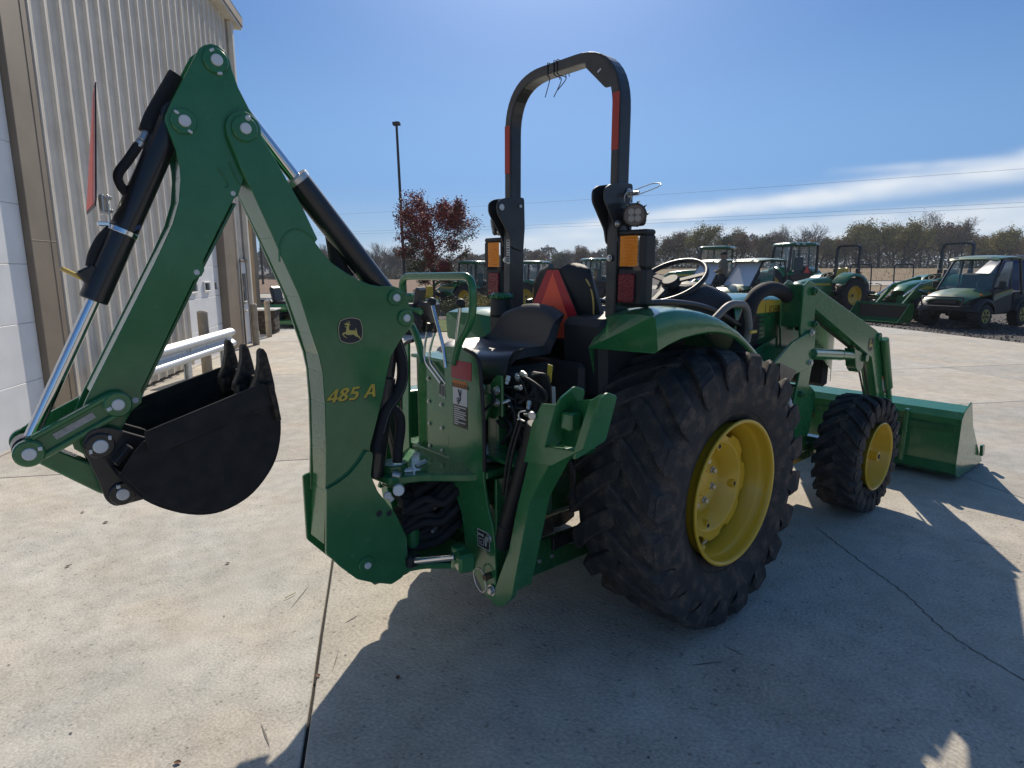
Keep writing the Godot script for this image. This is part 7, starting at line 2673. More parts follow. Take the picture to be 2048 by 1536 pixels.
# small open tractor with a roll bar
func open_tractor(called: String, label: String, x: float, z: float, heading: float, k: float, loader := false) -> Node3D:
	var o := thing(called, label, "tractor", Vector3(x, terr(x, z), -z), -heading, "")
	o.scale = Vector3(k, k, k)
	for s: float in [-1.0, 1.0]:
		bg_wheel("rear_wheel", Vector3(0.62 * s, 0.60, 0), 0.60, 0.38)
		bg_wheel("front_wheel", Vector3(0.56 * s, 0.36, -1.65), 0.36, 0.24)
		var f := Mb.new()
		var rows := []
		for q in 9:
			var a := lerpf(2.6, 0.55, q / 8.0)
			rows.append(PackedVector3Array([Vector3(0.36 * s, 0.66 + sin(a) * 0.72, cos(a) * 0.76), Vector3(0.78 * s, 0.64 + sin(a) * 0.70, cos(a) * 0.74), Vector3(0.80 * s, 0.60 + sin(a) * 0.66, cos(a) * 0.70)]))
		f.surf(rows, false, 0.015)
		part("fender", f, "green")
	var h := Mb.new()
	var rows2 := []
	for q: Array in [[-0.55, 1.22, 0.32], [-1.2, 1.20, 0.31], [-1.8, 1.08, 0.28], [-2.0, 0.90, 0.24]]:
		var r := PackedVector3Array()
		for j in 11:
			var a := j / 10.0 * PI
			r.append(Vector3(q[2] * signf(cos(a)) * pow(absf(cos(a)), 0.5), 0.62 + (q[1] - 0.62) * pow(sin(a), 0.45), q[0]))
		rows2.append(r)
	h.surf(rows2, false, 0.015)
	part("hood", h, "green")
	var st := Mb.new()
	for s: float in [-1.0, 1.0]:
		st.box(Vector3(0.315 * s, 0.98, -1.15), Vector3(0.012, 0.07, 1.0), Basis(), 0.002)
	pieces("yellow_stripe", st, "label_yellow")
	var ch := Mb.new()
	ch.box(Vector3(0, 0.58, -0.7), Vector3(0.34, 0.36, 2.3), Basis(), 0.03)
	ch.box(Vector3(0, 0.60, 0), Vector3(1.1, 0.18, 0.18), Basis(), 0.03)
	ch.box(Vector3(0, 0.36, -1.65), Vector3(1.0, 0.12, 0.14), Basis(), 0.02)
	ch.box(Vector3(0, 0.72, -0.35), Vector3(0.9, 0.03, 0.6), Basis(), 0.01)
	part("chassis", ch, "green_dark")
	var se := Mb.new()
	se.box(Vector3(0, 1.05, 0.02), Vector3(0.46, 0.12, 0.46), Basis(), 0.05)
	se.box(Vector3(0, 1.32, 0.24), Vector3(0.46, 0.48, 0.12), Basis(Vector3.RIGHT, 0.15), 0.055)
	part("seat", se, "yellow" if not loader else "seat_vinyl")
	var rb := Mb.new()
	rb.sweep(bend3(PackedVector3Array([Vector3(-0.46, 1.0, 0.42), Vector3(-0.46, 2.30, 0.46), Vector3(0.46, 2.30, 0.46), Vector3(0.46, 1.0, 0.42)]), 0.14, 6), P([-0.035, -0.035, 0.035, -0.035, 0.035, 0.035, -0.035, 0.035]), Vector3(0, 0, 1))
	for s: float in [-1.0, 1.0]:
		rb.box(Vector3(0.46 * s, 1.45, 0.43), Vector3(0.10, 0.16, 0.13), Basis(), 0.01)
	part("roll_bar", rb, "rops_black")
	var lm := Mb.new()
	for s: float in [-1.0, 1.0]:
		lm.box(Vector3(0.53 * s, 1.30, 0.47), Vector3(0.08, 0.20, 0.06), Basis(), 0.01)
	pieces("tail_lamp", lm, "orange_light")
	var sw := Mb.new()
	var ring := PackedVector3Array()
	for q in 25:
		var a := TAU * q / 24.0
		ring.append(Vector3(cos(a) * 0.18, 1.30 + sin(a) * 0.09, -0.42 + sin(a) * 0.15))
	sw.tube(ring, 0.014, 7)
	sw.cyl(Vector3(0, 1.0, -0.56), Vector3(0, 1.29, -0.42), 0.035, 0.02, 10)
	for q in 3:
		var a := TAU * q / 3.0 + 0.5
		sw.tube(PackedVector3Array([Vector3(0, 1.30, -0.42), Vector3(cos(a) * 0.18, 1.30 + sin(a) * 0.09, -0.42 + sin(a) * 0.15)]), 0.012, 6)
	part("steering_wheel", sw, "black_plastic")
	if loader:
		for s: float in [-1.0, 1.0]:
			var la := Mb.new()
			beam(la, Vector3(0.42 * s, 1.25, -0.55), Vector3(0.42 * s, 1.02, -1.75), 0.06, 0.12, Vector3.RIGHT, 0.008)
			beam(la, Vector3(0.42 * s, 1.04, -1.70), Vector3(0.42 * s, 0.38, -2.45), 0.06, 0.12, Vector3.RIGHT, 0.008)
			beam(la, Vector3(0.40 * s, 0.5, -0.6), Vector3(0.40 * s, 1.3, -0.6), 0.08, 0.14, Vector3.RIGHT, 0.008)
			part("loader_arm", la, "green")
			var lc := Mb.new()
			lc.cyl(Vector3(0.42 * s, 1.12, -1.62), Vector3(0.42 * s, 0.75, -2.35), 0.025, -1.0, 10, 0.002)
			lc.cyl(Vector3(0.36 * s, 0.62, -0.66), Vector3(0.36 * s, 0.92, -1.60), 0.03, -1.0, 10, 0.002)
			part("loader_cylinder", lc, "chrome")
		var bu := Mb.new()
		bu.surf([PackedVector3Array([Vector3(-0.85, 0.56, -2.62), Vector3(0.85, 0.56, -2.62)]), PackedVector3Array([Vector3(-0.85, 0.52, -2.46), Vector3(0.85, 0.52, -2.46)]), PackedVector3Array([Vector3(-0.85, 0.12, -2.48), Vector3(0.85, 0.12, -2.48)]), PackedVector3Array([Vector3(-0.85, 0.03, -2.62), Vector3(0.85, 0.03, -2.62)]), PackedVector3Array([Vector3(-0.85, 0.02, -3.05), Vector3(0.85, 0.02, -3.05)])], false, 0.015, false)
		for s: float in [-1.0, 1.0]:
			bu.plate(P([2.45, 0.53, 2.63, 0.58, 2.80, 0.35, 3.06, 0.06, 3.05, 0.02, 2.6, 0.02, 2.46, 0.1]), SX(), 0.85 * s - 0.008, 0.85 * s + 0.008, 0.002)
		part("bucket", bu, "green")
		var bi := Mb.new()
		bi.box(Vector3(0, 0.3, -2.50), Vector3(1.66, 0.36, 0.012), Basis(), 0.001)
		part("bucket_inside", bi, "mud_brown")
	return o

func mower(label: String, x: float, z: float, heading: float, bar: bool) -> Node3D:
	thing("riding_mower", label, "mower", Vector3(x, terr(x, z) if z > 17.0 else 0.0, -z), -heading, "")
	for s: float in [-1.0, 1.0]:
		bg_wheel("rear_wheel", Vector3(0.44 * s, 0.29, 0.1), 0.29, 0.24, "yellow", 0.5)
		bg_wheel("caster_wheel", Vector3(0.36 * s, 0.16, -1.1), 0.16, 0.14, "yellow", 0.5)
		var lv := Mb.new()
		lv.tube(bend3(PackedVector3Array([Vector3(0.30 * s, 0.62, -0.45), Vector3(0.36 * s, 1.02, -0.45), Vector3(0.06 * s, 1.05, -0.50)]), 0.08, 5), 0.016, 8)
		part("steering_lever", lv, "black_paint")
	var d := Mb.new()
	d.plate(PR([-0.70, 0.20, 0.70, 0.20, 0.62, -0.55, 0.30, -0.72, -0.30, -0.72, -0.62, -0.55], 0.14, 4), Transform3D(Basis(Vector3(1, 0, 0), Vector3(0, 0, 1), Vector3(0, -1, 0)), Vector3(0, 0.0, -0.35)), -0.24, -0.12, 0.02)
	part("cutting_deck", d, "green")
	var b := Mb.new()
	b.box(Vector3(0, 0.36, -0.2), Vector3(0.42, 0.16, 1.5), Basis(), 0.03)
	b.box(Vector3(0, 0.58, 0.38), Vector3(0.56, 0.40, 0.42), Basis(), 0.06)
	part("engine_body", b, "black_paint")
	var c := Mb.new()
	c.box(Vector3(0.34, 0.56, 0.0), Vector3(0.20, 0.20, 0.8), Basis(), 0.06)
	c.box(Vector3(-0.34, 0.56, 0.0), Vector3(0.20, 0.20, 0.8), Basis(), 0.06)
	pieces("side_tank", c, "green")
	var s2 := Mb.new()
	s2.box(Vector3(0, 0.68, -0.12), Vector3(0.50, 0.12, 0.50), Basis(), 0.055)
	s2.box(Vector3(0, 0.92, 0.14), Vector3(0.50, 0.46, 0.12), Basis(Vector3.RIGHT, 0.2), 0.055)
	part("seat", s2, "seat_vinyl")
	if bar:
		var r := Mb.new()
		r.tube(bend3(PackedVector3Array([Vector3(-0.46, 0.4, 0.32), Vector3(-0.46, 1.82, 0.42), Vector3(0.46, 1.82, 0.42), Vector3(0.46, 0.4, 0.32)]), 0.12, 6), 0.026, 10)
		part("roll_bar", r, "rops_black")
	return root

func utility_vehicle(called: String, label: String, at: Vector3, heading: float, white_screen: bool) -> Node3D:
	thing(called, label, "utility vehicle", at, -heading, "")
	for s: float in [-1.0, 1.0]:
		for zz: float in [-1.02, 1.02]:
			var n := bg_wheel("wheel", Vector3(0.66 * s, 0.345, zz), 0.345, 0.28, "black_paint", 0.56)
			var sp := Mb.new()
			for k in 5:
				var a := TAU * k / 5.0 + 0.3
				for e: float in [-0.13, 0.13]:
					beam(sp, Vector3(0.125 * s, sin(a) * 0.04, cos(a) * 0.04), Vector3(0.135 * s, sin(a + e) * 0.175, cos(a + e) * 0.175), 0.02, 0.022, Vector3.RIGHT, 0.003)
			var X := Transform3D(Basis(Vector3(0, 0, -1), Vector3(0, 1, 0), Vector3(1, 0, 0)), Vector3(0.13 * s, 0, 0))
			sp.lathe(ring_prof(0.19, 0.172, 0.012), X, 28, false)
			part("wheel_spokes", sp, "gold_trim" if not white_screen else "zinc", n)
	var b := Mb.new()
	b.box(Vector3(0, 0.52, 0.0), Vector3(1.16, 0.34, 2.0), Basis(), 0.05)
	b.box(Vector3(0, 0.66, -1.25), Vector3(1.10, 0.46, 0.50), Basis(), 0.06)
	for s: float in [-1.0, 1.0]:
		for zz: float in [-1.02, 1.02]:
			var rows := []
			for q in 8:
				var a := lerpf(2.9, 0.25, q / 7.0)
				rows.append(PackedVector3Array([Vector3(0.44 * s, 0.36 + sin(a) * 0.46, zz + cos(a) * 0.50), Vector3(0.78 * s, 0.36 + sin(a) * 0.45, zz + cos(a) * 0.49), Vector3(0.79 * s, 0.34 + sin(a) * 0.40, zz + cos(a) * 0.45)]))
			b.surf(rows, false, 0.02)
	part("lower_body", b, "black_plastic")
	var h := Mb.new()
	var rw := []
	for q: Array in [[-1.60, 0.80, 0.50], [-1.52, 0.90, 0.60], [-1.1, 1.00, 0.70], [-0.68, 1.06, 0.72]]:
		var r := PackedVector3Array()
		for j in 11:
			var f := (j / 10.0 - 0.5) * 2.0
			r.append(Vector3(f * q[2], q[1] - 0.10 * pow(absf(f), 5.0) + (0.03 if absf(f) < 0.45 and q[0] > -1.55 else 0.0), q[0]))
		rw.append(r)
	h.surf(rw, false, 0.03)
	part("hood", h, "utv_green")
	var g := Mb.new()
	g.box(Vector3(0, 0.74, -1.555), Vector3(0.62, 0.16, 0.06), Basis(), 0.02)
	part("grille", g, "label_black")
	for s: float in [-1.0, 1.0]:
		var l := Mb.new()
		l.ball(Vector3(0.43 * s, 0.80, -1.53), Vector3(0.045, 0.04, 0.03), 12)
		l.ball(Vector3(0.52 * s, 0.80, -1.49), Vector3(0.04, 0.04, 0.03), 12)
		pieces("headlight", l, "label_white")
		var m := Mb.new()
		m.box(Vector3(0.67 * s, 0.93, -1.13), Vector3(0.06, 0.05, 0.06), Basis(), 0.01)
		part("side_marker", m, "orange_light")
	var bm := Mb.new()
	bm.tube(bend3(PackedVector3Array([Vector3(-0.62, 0.62, -1.50), Vector3(-0.58, 0.60, -1.76), Vector3(0.58, 0.60, -1.76), Vector3(0.62, 0.62, -1.50)]), 0.1, 5), 0.025, 9)
	bm.tube(bend3(PackedVector3Array([Vector3(-0.50, 0.60, -1.76), Vector3(-0.56, 0.86, -1.74), Vector3(0.56, 0.86, -1.74), Vector3(0.50, 0.60, -1.76)]), 0.08, 5), 0.022, 9)
	bm.tube(PackedVector3Array([Vector3(-0.22, 0.36, -1.68), Vector3(-0.22, 0.62, -1.76)]), 0.025, 8)
	bm.tube(PackedVector3Array([Vector3(0.22, 0.36, -1.68), Vector3(0.22, 0.62, -1.76)]), 0.025, 8)
	part("bumper_guard", bm, "black_paint")
	var fr := Mb.new()
	for s: float in [-1.0, 1.0]:
		fr.tube(bend3(PackedVector3Array([Vector3(0.70 * s, 1.0, -0.72), Vector3(0.60 * s, 1.90, -0.12), Vector3(0.60 * s, 1.92, 0.85), Vector3(0.70 * s, 0.9, 1.0)]), 0.12, 5), 0.034, 9)
		fr.tube(PackedVector3Array([Vector3(0.61 * s, 1.91, 0.35), Vector3(0.71 * s, 0.8, 0.35)]), 0.03, 8)
	fr.tube(PackedVector3Array([Vector3(-0.60, 1.89, -0.14), Vector3(0.60, 1.89, -0.14)]), 0.03, 8)
	part("cab_frame", fr, "black_paint")
	var rf := Mb.new()
	var rr := []
	for q: Array in [[-0.42, 1.90, 0.60], [-0.34, 1.97, 0.66], [0.2, 2.01, 0.68], [0.8, 1.99, 0.68], [0.95, 1.94, 0.64]]:
		var r := PackedVector3Array()
		for j in 9:
			var f := (j / 8.0 - 0.5) * 2.0
			r.append(Vector3(f * q[2], q[1] - 0.05 * pow(absf(f), 4.0), q[0]))
		rr.append(r)
	rf.surf(rr, false, 0.04)
	part("roof", rf, "utv_green")
	var rl := Mb.new()
	for s: float in [-1.0, 1.0]:
		rl.box(Vector3(0.42 * s, 1.925, -0.44), Vector3(0.13, 0.05, 0.04), Basis(), 0.01)
	pieces("roof_lamp", rl, "label_white")
	var ws := Mb.new()
	ws.quad(Vector3(-0.66, 1.04, -0.72), Vector3(0.66, 1.04, -0.72), Vector3(0.57, 1.86, -0.17), Vector3(-0.57, 1.86, -0.17))
	part("windshield", ws, "cab_glass" if not white_screen else "silver_sheet")
	for s: float in [-1.0, 1.0]:
		var dn := node("door")
		var X := Transform3D(Basis(Vector3(0, 0, -1), Vector3(0, 1, 0), Vector3(s, 0, 0)), Vector3.ZERO)
		var d := Mb.new()
		d.plate(PR([0.62, 0.42, 0.66, 1.02, 0.55, 1.08, -0.38, 1.10, -0.42, 0.46, 0.2, 0.40], 0.04, 3), X, 0.70, 0.735, 0.006)
		part("door_skin", d, "black_plastic", dn)
		var gp := Mb.new()
		gp.plate(PR([0.60, 0.74, 0.62, 0.90, -0.36, 1.04, -0.37, 0.94, 0.1, 0.86], 0.02, 3), X, 0.736, 0.742, 0.001)
		part("green_panel", gp, "utv_green", dn)
		var ye := Mb.new()
		ye.plate(P([0.55, 0.915, 0.55, 0.935, -0.36, 1.07, -0.36, 1.045]), X, 0.742, 0.745, 0.0005)
		pieces("yellow_stripe", ye, "label_yellow", dn)
		var wn := Mb.new()
		wn.plate(PR([0.52, 1.12, 0.05, 1.82, -0.34, 1.84, -0.36, 1.14], 0.06, 3), X, 0.655, 0.659, 0.0)
		part("door_window", wn, "cab_glass", dn)
		var mi := Mb.new()
		mi.box(Vector3(0.86 * s, 1.18, -0.52), Vector3(0.17, 0.22, 0.06), Basis(), 0.025)
		mi.tube(PackedVector3Array([Vector3(0.70 * s, 1.10, -0.55), Vector3(0.84 * s, 1.14, -0.52)]), 0.014, 7)
		part("wing_mirror", mi, "black_plastic", dn)
	var it := Mb.new()
	it.box(Vector3(0, 0.92, 0.1), Vector3(1.2, 0.14, 0.5), Basis(), 0.05)
	it.box(Vector3(0, 1.22, 0.36), Vector3(1.2, 0.56, 0.12), Basis(), 0.05)
	part("bench_seat", it, "seat_vinyl")
	var sw := Mb.new()
	var ring := PackedVector3Array()
	for q in 25:
		var a := TAU * q / 24.0
		ring.append(Vector3(-0.32 + cos(a) * 0.17, 1.20 + sin(a) * 0.14, -0.34 + sin(a) * 0.10))
	sw.tube(ring, 0.015, 7)
	part("steering_wheel", sw, "black_plastic")
	var bx := Mb.new()
	bx.box(Vector3(0, 0.82, 1.12), Vector3(1.36, 0.34, 0.95), Basis(), 0.03)
	part("cargo_box", bx, "utv_green" if white_screen else "black_plastic")
	return root

# ---------------------------------------------------------------- trees
func grow(w: Mb, tips: Array, p: Vector3, dir: Vector3, L: float, r: float, depth: int, spread: float, up: float) -> void:
	var bend := Vector3(rng.randf_range(-1, 1), rng.randf_range(-0.4, 0.6), rng.randf_range(-1, 1)) * 0.16
	var mid := p + dir * L * 0.5 + bend * L * 0.4
	var q := p + (dir + bend * 0.6).normalized() * L
	var seg := 7 if depth > 4 else 5 if depth > 2 else 3
	w.tube(PackedVector3Array([p, mid, q]), r, seg, r * 0.68)
	if depth <= 2:
		tips.append(mid)
		tips.append(q)
	if depth <= 0:
		return
	var nd := (q - mid).normalized()
	var n := 3 if rng.randf() < 0.55 else 2
	for k in n:
		var t := rng.randf() * TAU
		var f := Mb.frame(nd)
		var off := (f.x * cos(t) + f.y * sin(t)) * spread * rng.randf_range(0.6, 1.3)
		if k == 0:
			off *= 0.35
		var d := (nd + off + Vector3.UP * up).normalized()
		grow(w, tips, q if k < 2 else mid, d, L * rng.randf_range(0.66, 0.86), r * 0.64, depth - 1, spread, up)

# crown leaves about the twig ends; palettes lightened to stand for haze and backlight, chosen clump by clump
func leaves(tips: Array, count: int, size: float, scatter: float, palette: Array) -> Mb:
	var m := Mb.new()
	m.colored = true
	if tips.is_empty():
		return m
	var tone := []
	for t in tips.size():
		tone.append(palette[rng.randi() % palette.size()])
	for k in count:
		var i := rng.randi() % tips.size()
		var c: Vector3 = tips[i]
		var p := c + Vector3(rng.randfn(), rng.randfn(), rng.randfn()) * scatter
		var col: Color = tone[i]
		if rng.randf() < 0.25:
			col = palette[rng.randi() % palette.size()]
		var v := rng.randf_range(0.7, 1.3)
		m.col = Color(col.r * v, col.g * v, col.b * v)
		var ax := Vector3(rng.randf_range(-1, 1), rng.randf_range(-1, 0.4), rng.randf_range(-1, 1)).normalized() * size * rng.randf_range(0.7, 1.4)
		var sd := ax.cross(Vector3(rng.randf_range(-1, 1), rng.randf_range(-1, 1), rng.randf_range(-1, 1))).normalized() * size * 0.36
		m.leaf(p, ax, sd)
	return m

func tree_proto(called: String, label: String, H: float, depth: int, spread: float, up: float, leaf_n: int, leaf_s: float, scatter: float, palette: Array, bark: String, group: String, trunk_f := 0.24) -> Node3D:
	var o := thing(called, label, "tree", Vector3.ZERO, 0.0, group)
	var w := Mb.new()
	var tips := []
	grow(w, tips, Vector3(0, -0.1, 0), Vector3(0.02, 1, 0.01).normalized(), H * trunk_f, H * 0.018, depth, spread, up)
	# bring the whole to its height
	var top := 0.1
	for t: Vector3 in tips:
		top = maxf(top, t.y)
	var s := H / top
	for i in w.v.size():
		w.v[i] *= Vector3(s, s, s)
	for i in tips.size():
		tips[i] = (tips[i] as Vector3) * s
	part("trunk", w, bark)
	if leaf_n > 0:
		part("crown", leaves(tips, leaf_n, leaf_s, scatter, palette), "leaf_far" if H > 7.0 else "leaf")
	return o

func px_at(u: float, z: float) -> float:
	# ground x that shows at column u of the photograph's width, z metres ahead
	return (u - 1024.0) / 1235.65 * (z * 0.983 + 0.28)

func trees() -> void:
	var olive := [Color(0.33, 0.27, 0.11), Color(0.25, 0.225, 0.09), Color(0.40, 0.32, 0.13), Color(0.19, 0.185, 0.075)]
	var russet := [Color(0.33, 0.215, 0.125), Color(0.28, 0.20, 0.125), Color(0.38, 0.265, 0.15), Color(0.24, 0.18, 0.12)]
	var yellow := [Color(0.52, 0.41, 0.13), Color(0.42, 0.35, 0.12), Color(0.33, 0.29, 0.11), Color(0.26, 0.24, 0.10)]
	var dark := [Color(0.14, 0.155, 0.08), Color(0.16, 0.175, 0.085), Color(0.12, 0.135, 0.07)]
	# young maple by the light pole, red above and green below
	var mx := px_at(868.0, 30.0)
	var mo := thing("red_maple_tree", "young maple with dark red and green autumn leaves in front of the field", "tree", Vector3(mx, terr(mx, 30.0), -30.0))
	rng.seed = 1204
	var w := Mb.new()
	var tips := []
	w.tube(PackedVector3Array([Vector3(0, -0.1, 0), Vector3(0.03, 0.8, 0), Vector3(0.0, 1.7, 0.02), Vector3(0.02, 3.2, 0), Vector3(0.10, 4.9, 0.0)]), 0.10, 9, 0.02)
	for k in 30:
		var y := lerpf(1.25, 4.7, k / 29.0)
		var a := k * 2.4
		var reach := 1.9 * pow(sin(clampf((y - 1.2) / 4.6, 0.05, 1.0) * PI * 0.93 + 0.12), 0.75) * rng.randf_range(0.75, 1.1)
		var d := Vector3(cos(a), 0.65, sin(a)).normalized()
		grow(w, tips, Vector3(0.02, y, 0), d, reach * 0.55, 0.028, 3, 0.55, 0.10)
	part("trunk", w, "bark", mo)
	var lm := Mb.new()
	lm.colored = true
	var reds := [Color(0.34, 0.05, 0.05), Color(0.24, 0.04, 0.05), Color(0.44, 0.11, 0.06), Color(0.15, 0.06, 0.05)]
	var grn := [Color(0.07, 0.11, 0.045), Color(0.10, 0.145, 0.055), Color(0.15, 0.165, 0.06), Color(0.12, 0.07, 0.05)]
	for k in 24000:
		var i := rng.randi() % tips.size()
		var c: Vector3 = tips[i]
		var p := c + Vector3(rng.randfn(), rng.randfn(), rng.randfn()) * 0.13
		if p.y < 0.95:
			continue
		var redness := clampf((p.y - 2.0) / 2.2 + 0.55 * sin(p.x * 2.3 + 1.0) + 0.4 * sin(p.z * 2.7) + 0.25, 0.0, 1.0)
		var col: Color = reds[rng.randi() % 4] if rng.randf() < redness else grn[rng.randi() % 4]
		var v := rng.randf_range(0.7, 1.35)
		lm.col = Color(col.r * v, col.g * v, col.b * v)
		var ax := Vector3(rng.randf_range(-1, 1), rng.randf_range(-1, 0.3), rng.randf_range(-1, 1)).normalized() * rng.randf_range(0.07, 0.12)
		lm.leaf(p, ax, ax.cross(Vector3(rng.randf_range(-1, 1), 1.0, rng.randf_range(-1, 1))).normalized() * 0.042)
	part("crown", lm, "leaf", mo)
	mo.scale = Vector3(0.87, 0.87, 0.87)

	rng.seed = 77
	var G := "trees of the wood along the horizon"
	var protos := [
		tree_proto("bare_tree", "leafless grey tree in the wood beyond the fields", 10.0, 7, 0.5, 0.10, 500, 0.20, 0.3, russet, "bark_pale", G),
		tree_proto("bare_tree", "leafless grey tree in the wood beyond the fields", 9.0, 7, 0.62, 0.14, 260, 0.20, 0.3, russet, "bark_pale", G, 0.2),
		tree_proto("russet_tree", "russet brown leafed tree in the wood beyond the fields", 8.5, 6, 0.62, 0.06, 3600, 0.30, 0.42, russet, "bark", G, 0.18),
		tree_proto("olive_tree", "olive green thinning tree in the wood beyond the fields", 9.0, 6, 0.66, 0.05, 4200, 0.30, 0.45, olive, "bark", G, 0.16),
		tree_proto("yellow_tree", "yellowing round tree in the wood beyond the fields", 9.5, 6, 0.72, 0.04, 4800, 0.30, 0.5, yellow, "bark", G, 0.15),
		tree_proto("dark_tree", "dark green dense tree in the wood beyond the fields", 8.0, 6, 0.6, 0.05, 4600, 0.28, 0.42, dark, "bark", G, 0.14),
	]
	var first := [true, true, true, true, true, true]
	var words := ["leafless grey tree", "leafless grey spreading tree", "russet brown leafed tree", "olive green thinning tree", "yellowing round tree", "dark green dense tree"]
	var place := func(kind: int, u: float, z: float, s: float) -> void:
		var x := px_at(u, z)
		var spot := "over the green boom"
		for q: Array in [[700.0, "between the boom and the maple"], [850.0, "behind the red maple"], [1000.0, "between the maple and the roll bar"], [1120.0, "in the left half of the roll bar"], [1230.0, "in the right half of the roll bar"], [1340.0, "right of the amber lamp"], [1450.0, "above the steering wheel"], [1540.0, "above the silver windscreens"], [1640.0, "behind the cab with the small triangle"], [1720.0, "behind the compact tractor's roll bar"], [1800.0, "above the black mowers"], [1880.0, "above the muddy loader bucket"], [1960.0, "above the thick roll bar by the buggy"], [2010.0, "above the buggy's roof"]]:
			if u > q[0]:
				spot = q[1]
		var size := "tall " if s > 0.8 else "low " if s < 0.6 else ""
		var label: String = size + words[kind] + " on the skyline " + spot
		var t: Node3D = protos[kind]
		var at := Vector3(x, terr(x, z) - 0.1, -z)
		var turn := rng.randf() * 360.0
		if first[kind]:
			first[kind] = false
			t.position = at
			t.rotation.y = deg_to_rad(turn)
			t.scale = Vector3(s, s, s)
			t.set_meta("label", label)
		else:
			copy(t, at, turn, label, s)
	# left and middle: a thin grey wood behind the ploughed field
	for k in 58:
		var u := lerpf(480.0, 1290.0, k / 57.0) + rng.randf_range(-8, 8)
		var z := rng.randf_range(122.0, 150.0)
		var kind: int = [0, 1, 2, 0, 3, 1, 0, 5, 2, 1][k % 10]
		place.call(kind, u, z, rng.randf_range(0.52, 0.78) * (0.8 if u > 930.0 and u < 1060.0 else 1.0))
	# right: taller and fuller, olive and yellow
	for k in 46:
		var u := lerpf(1280.0, 2110.0, k / 45.0) + rng.randf_range(-9, 9)
		var z := rng.randf_range(114.0, 132.0)
		var kind: int = [3, 2, 5, 3, 2, 0, 4, 3, 2, 5][k % 10] if u < 1660.0 else [4, 4, 2, 3, 4, 0, 2, 4, 3, 2][k % 10]
		var s := rng.randf_range(0.62, 0.86)
		if u > 1560.0 and u < 1625.0:
			kind = 1
			s = 0.95
		if u > 1730.0 and u < 1800.0:
			kind = 4
			s = rng.randf_range(0.88, 0.98)
		if u > 1845.0 and u < 1920.0:
			kind = [2, 0, 2][k % 3]
			s = rng.randf_range(0.95, 1.1)
		place.call(kind, u, z, s)
	# brush under the trees, one tangled mass
	rng.seed = 91
	var bm := Mb.new()
	bm.colored = true
	var pal := [Color(0.20, 0.155, 0.10), Color(0.17, 0.135, 0.09), Color(0.24, 0.19, 0.125), Color(0.14, 0.125, 0.075), Color(0.19, 0.17, 0.09)]
	for k in 42000:
		var u := rng.randf_range(470.0, 2130.0)
		var right := smoothstep(1240.0, 1320.0, u)
		var z := rng.randf_range(118.0, 150.0)
		var x := px_at(u, z)
		var hmax := (2.6 + 1.2 * sin(u * 0.021) + 0.8 * sin(u * 0.057)) + right * 2.0
		var y := terr(x, z) + hmax * pow(rng.randf(), 1.5)
		var c: Color = pal[(int(u * 0.05) + rng.randi() % 2) % 5]
		var v := rng.randf_range(0.7, 1.3)
		bm.col = Color(c.r * v, c.g * v, c.b * v)
		var ax := Vector3(rng.randf_range(-1, 1), rng.randf_range(-0.2, 1.0), rng.randf_range(-1, 1)).normalized() * rng.randf_range(0.25, 0.6)
		bm.leaf(Vector3(x, y, -z), ax, ax.cross(Vector3(rng.randf_range(-1, 1), rng.randf_range(-1, 1), 0.5)).normalized() * 0.13)
	struct("woodland_brush", bm, "leaf_far", "stuff")
	# far wood closing the skyline behind
	var fm := Mb.new()
	fm.colored = true
	for k in 30000:
		var u := rng.randf_range(440.0, 2160.0)
		var z := rng.randf_range(190.0, 235.0)
		var x := px_at(u, z)
		var hmax := 6.3 + 1.3 * sin(u * 0.013) + 0.9 * sin(u * 0.047 + 1.0) + 0.7 * sin(u * 0.11) + 2.2 * smoothstep(1240.0, 1420.0, u)
		var y := terr(x, z) + hmax * sqrt(rng.randf())
		var c: Color = [Color(0.21, 0.18, 0.15), Color(0.18, 0.165, 0.125), Color(0.24, 0.20, 0.155), Color(0.15, 0.15, 0.105)][rng.randi() % 4]
		fm.col = c
		var ax := Vector3(rng.randf_range(-0.6, 0.6), rng.randf_range(0.2, 1.0), rng.randf_range(-1, 1)).normalized() * rng.randf_range(0.5, 1.3)
		fm.leaf(Vector3(x, y, -z), ax, ax.cross(Vector3(0.2, rng.randf_range(-1, 1), 1)).normalized() * 0.22)
	struct("far_wood", fm, "leaf_far", "stuff")
	# shrubs by the grass island
	rng.seed = 33
	for q: Array in [[903.0, 21.0, 0.62, 0.42, "dark clipped shrub beside the grass island behind the control levers", dark, 2600], [932.0, 22.0, 0.55, 0.4, "reddish low shrub right of the dark shrub by the grass", russet, 1600], [960.0, 20.5, 0.75, 0.5, "yellow green wispy bush by the green filler cap", yellow, 1800]]:
		var x := px_at(q[0], q[1])
		thing("shrub", q[4], "shrub", Vector3(x, terr(x, q[1]), -q[1]), 0.0, "shrubs by the grass island")
		var sw := Mb.new()
		var st := []
		for k in 9:
			var a := k * 2.4
			grow(sw, st, Vector3.ZERO, Vector3(cos(a) * 0.6, 1.0, sin(a) * 0.6).normalized(), q[2] * 0.42, 0.012, 2, 0.6, 0.1)
		part("stems", sw, "bark")
		part("foliage", leaves(st, q[6], 0.05, 0.12, q[5]), "leaf")

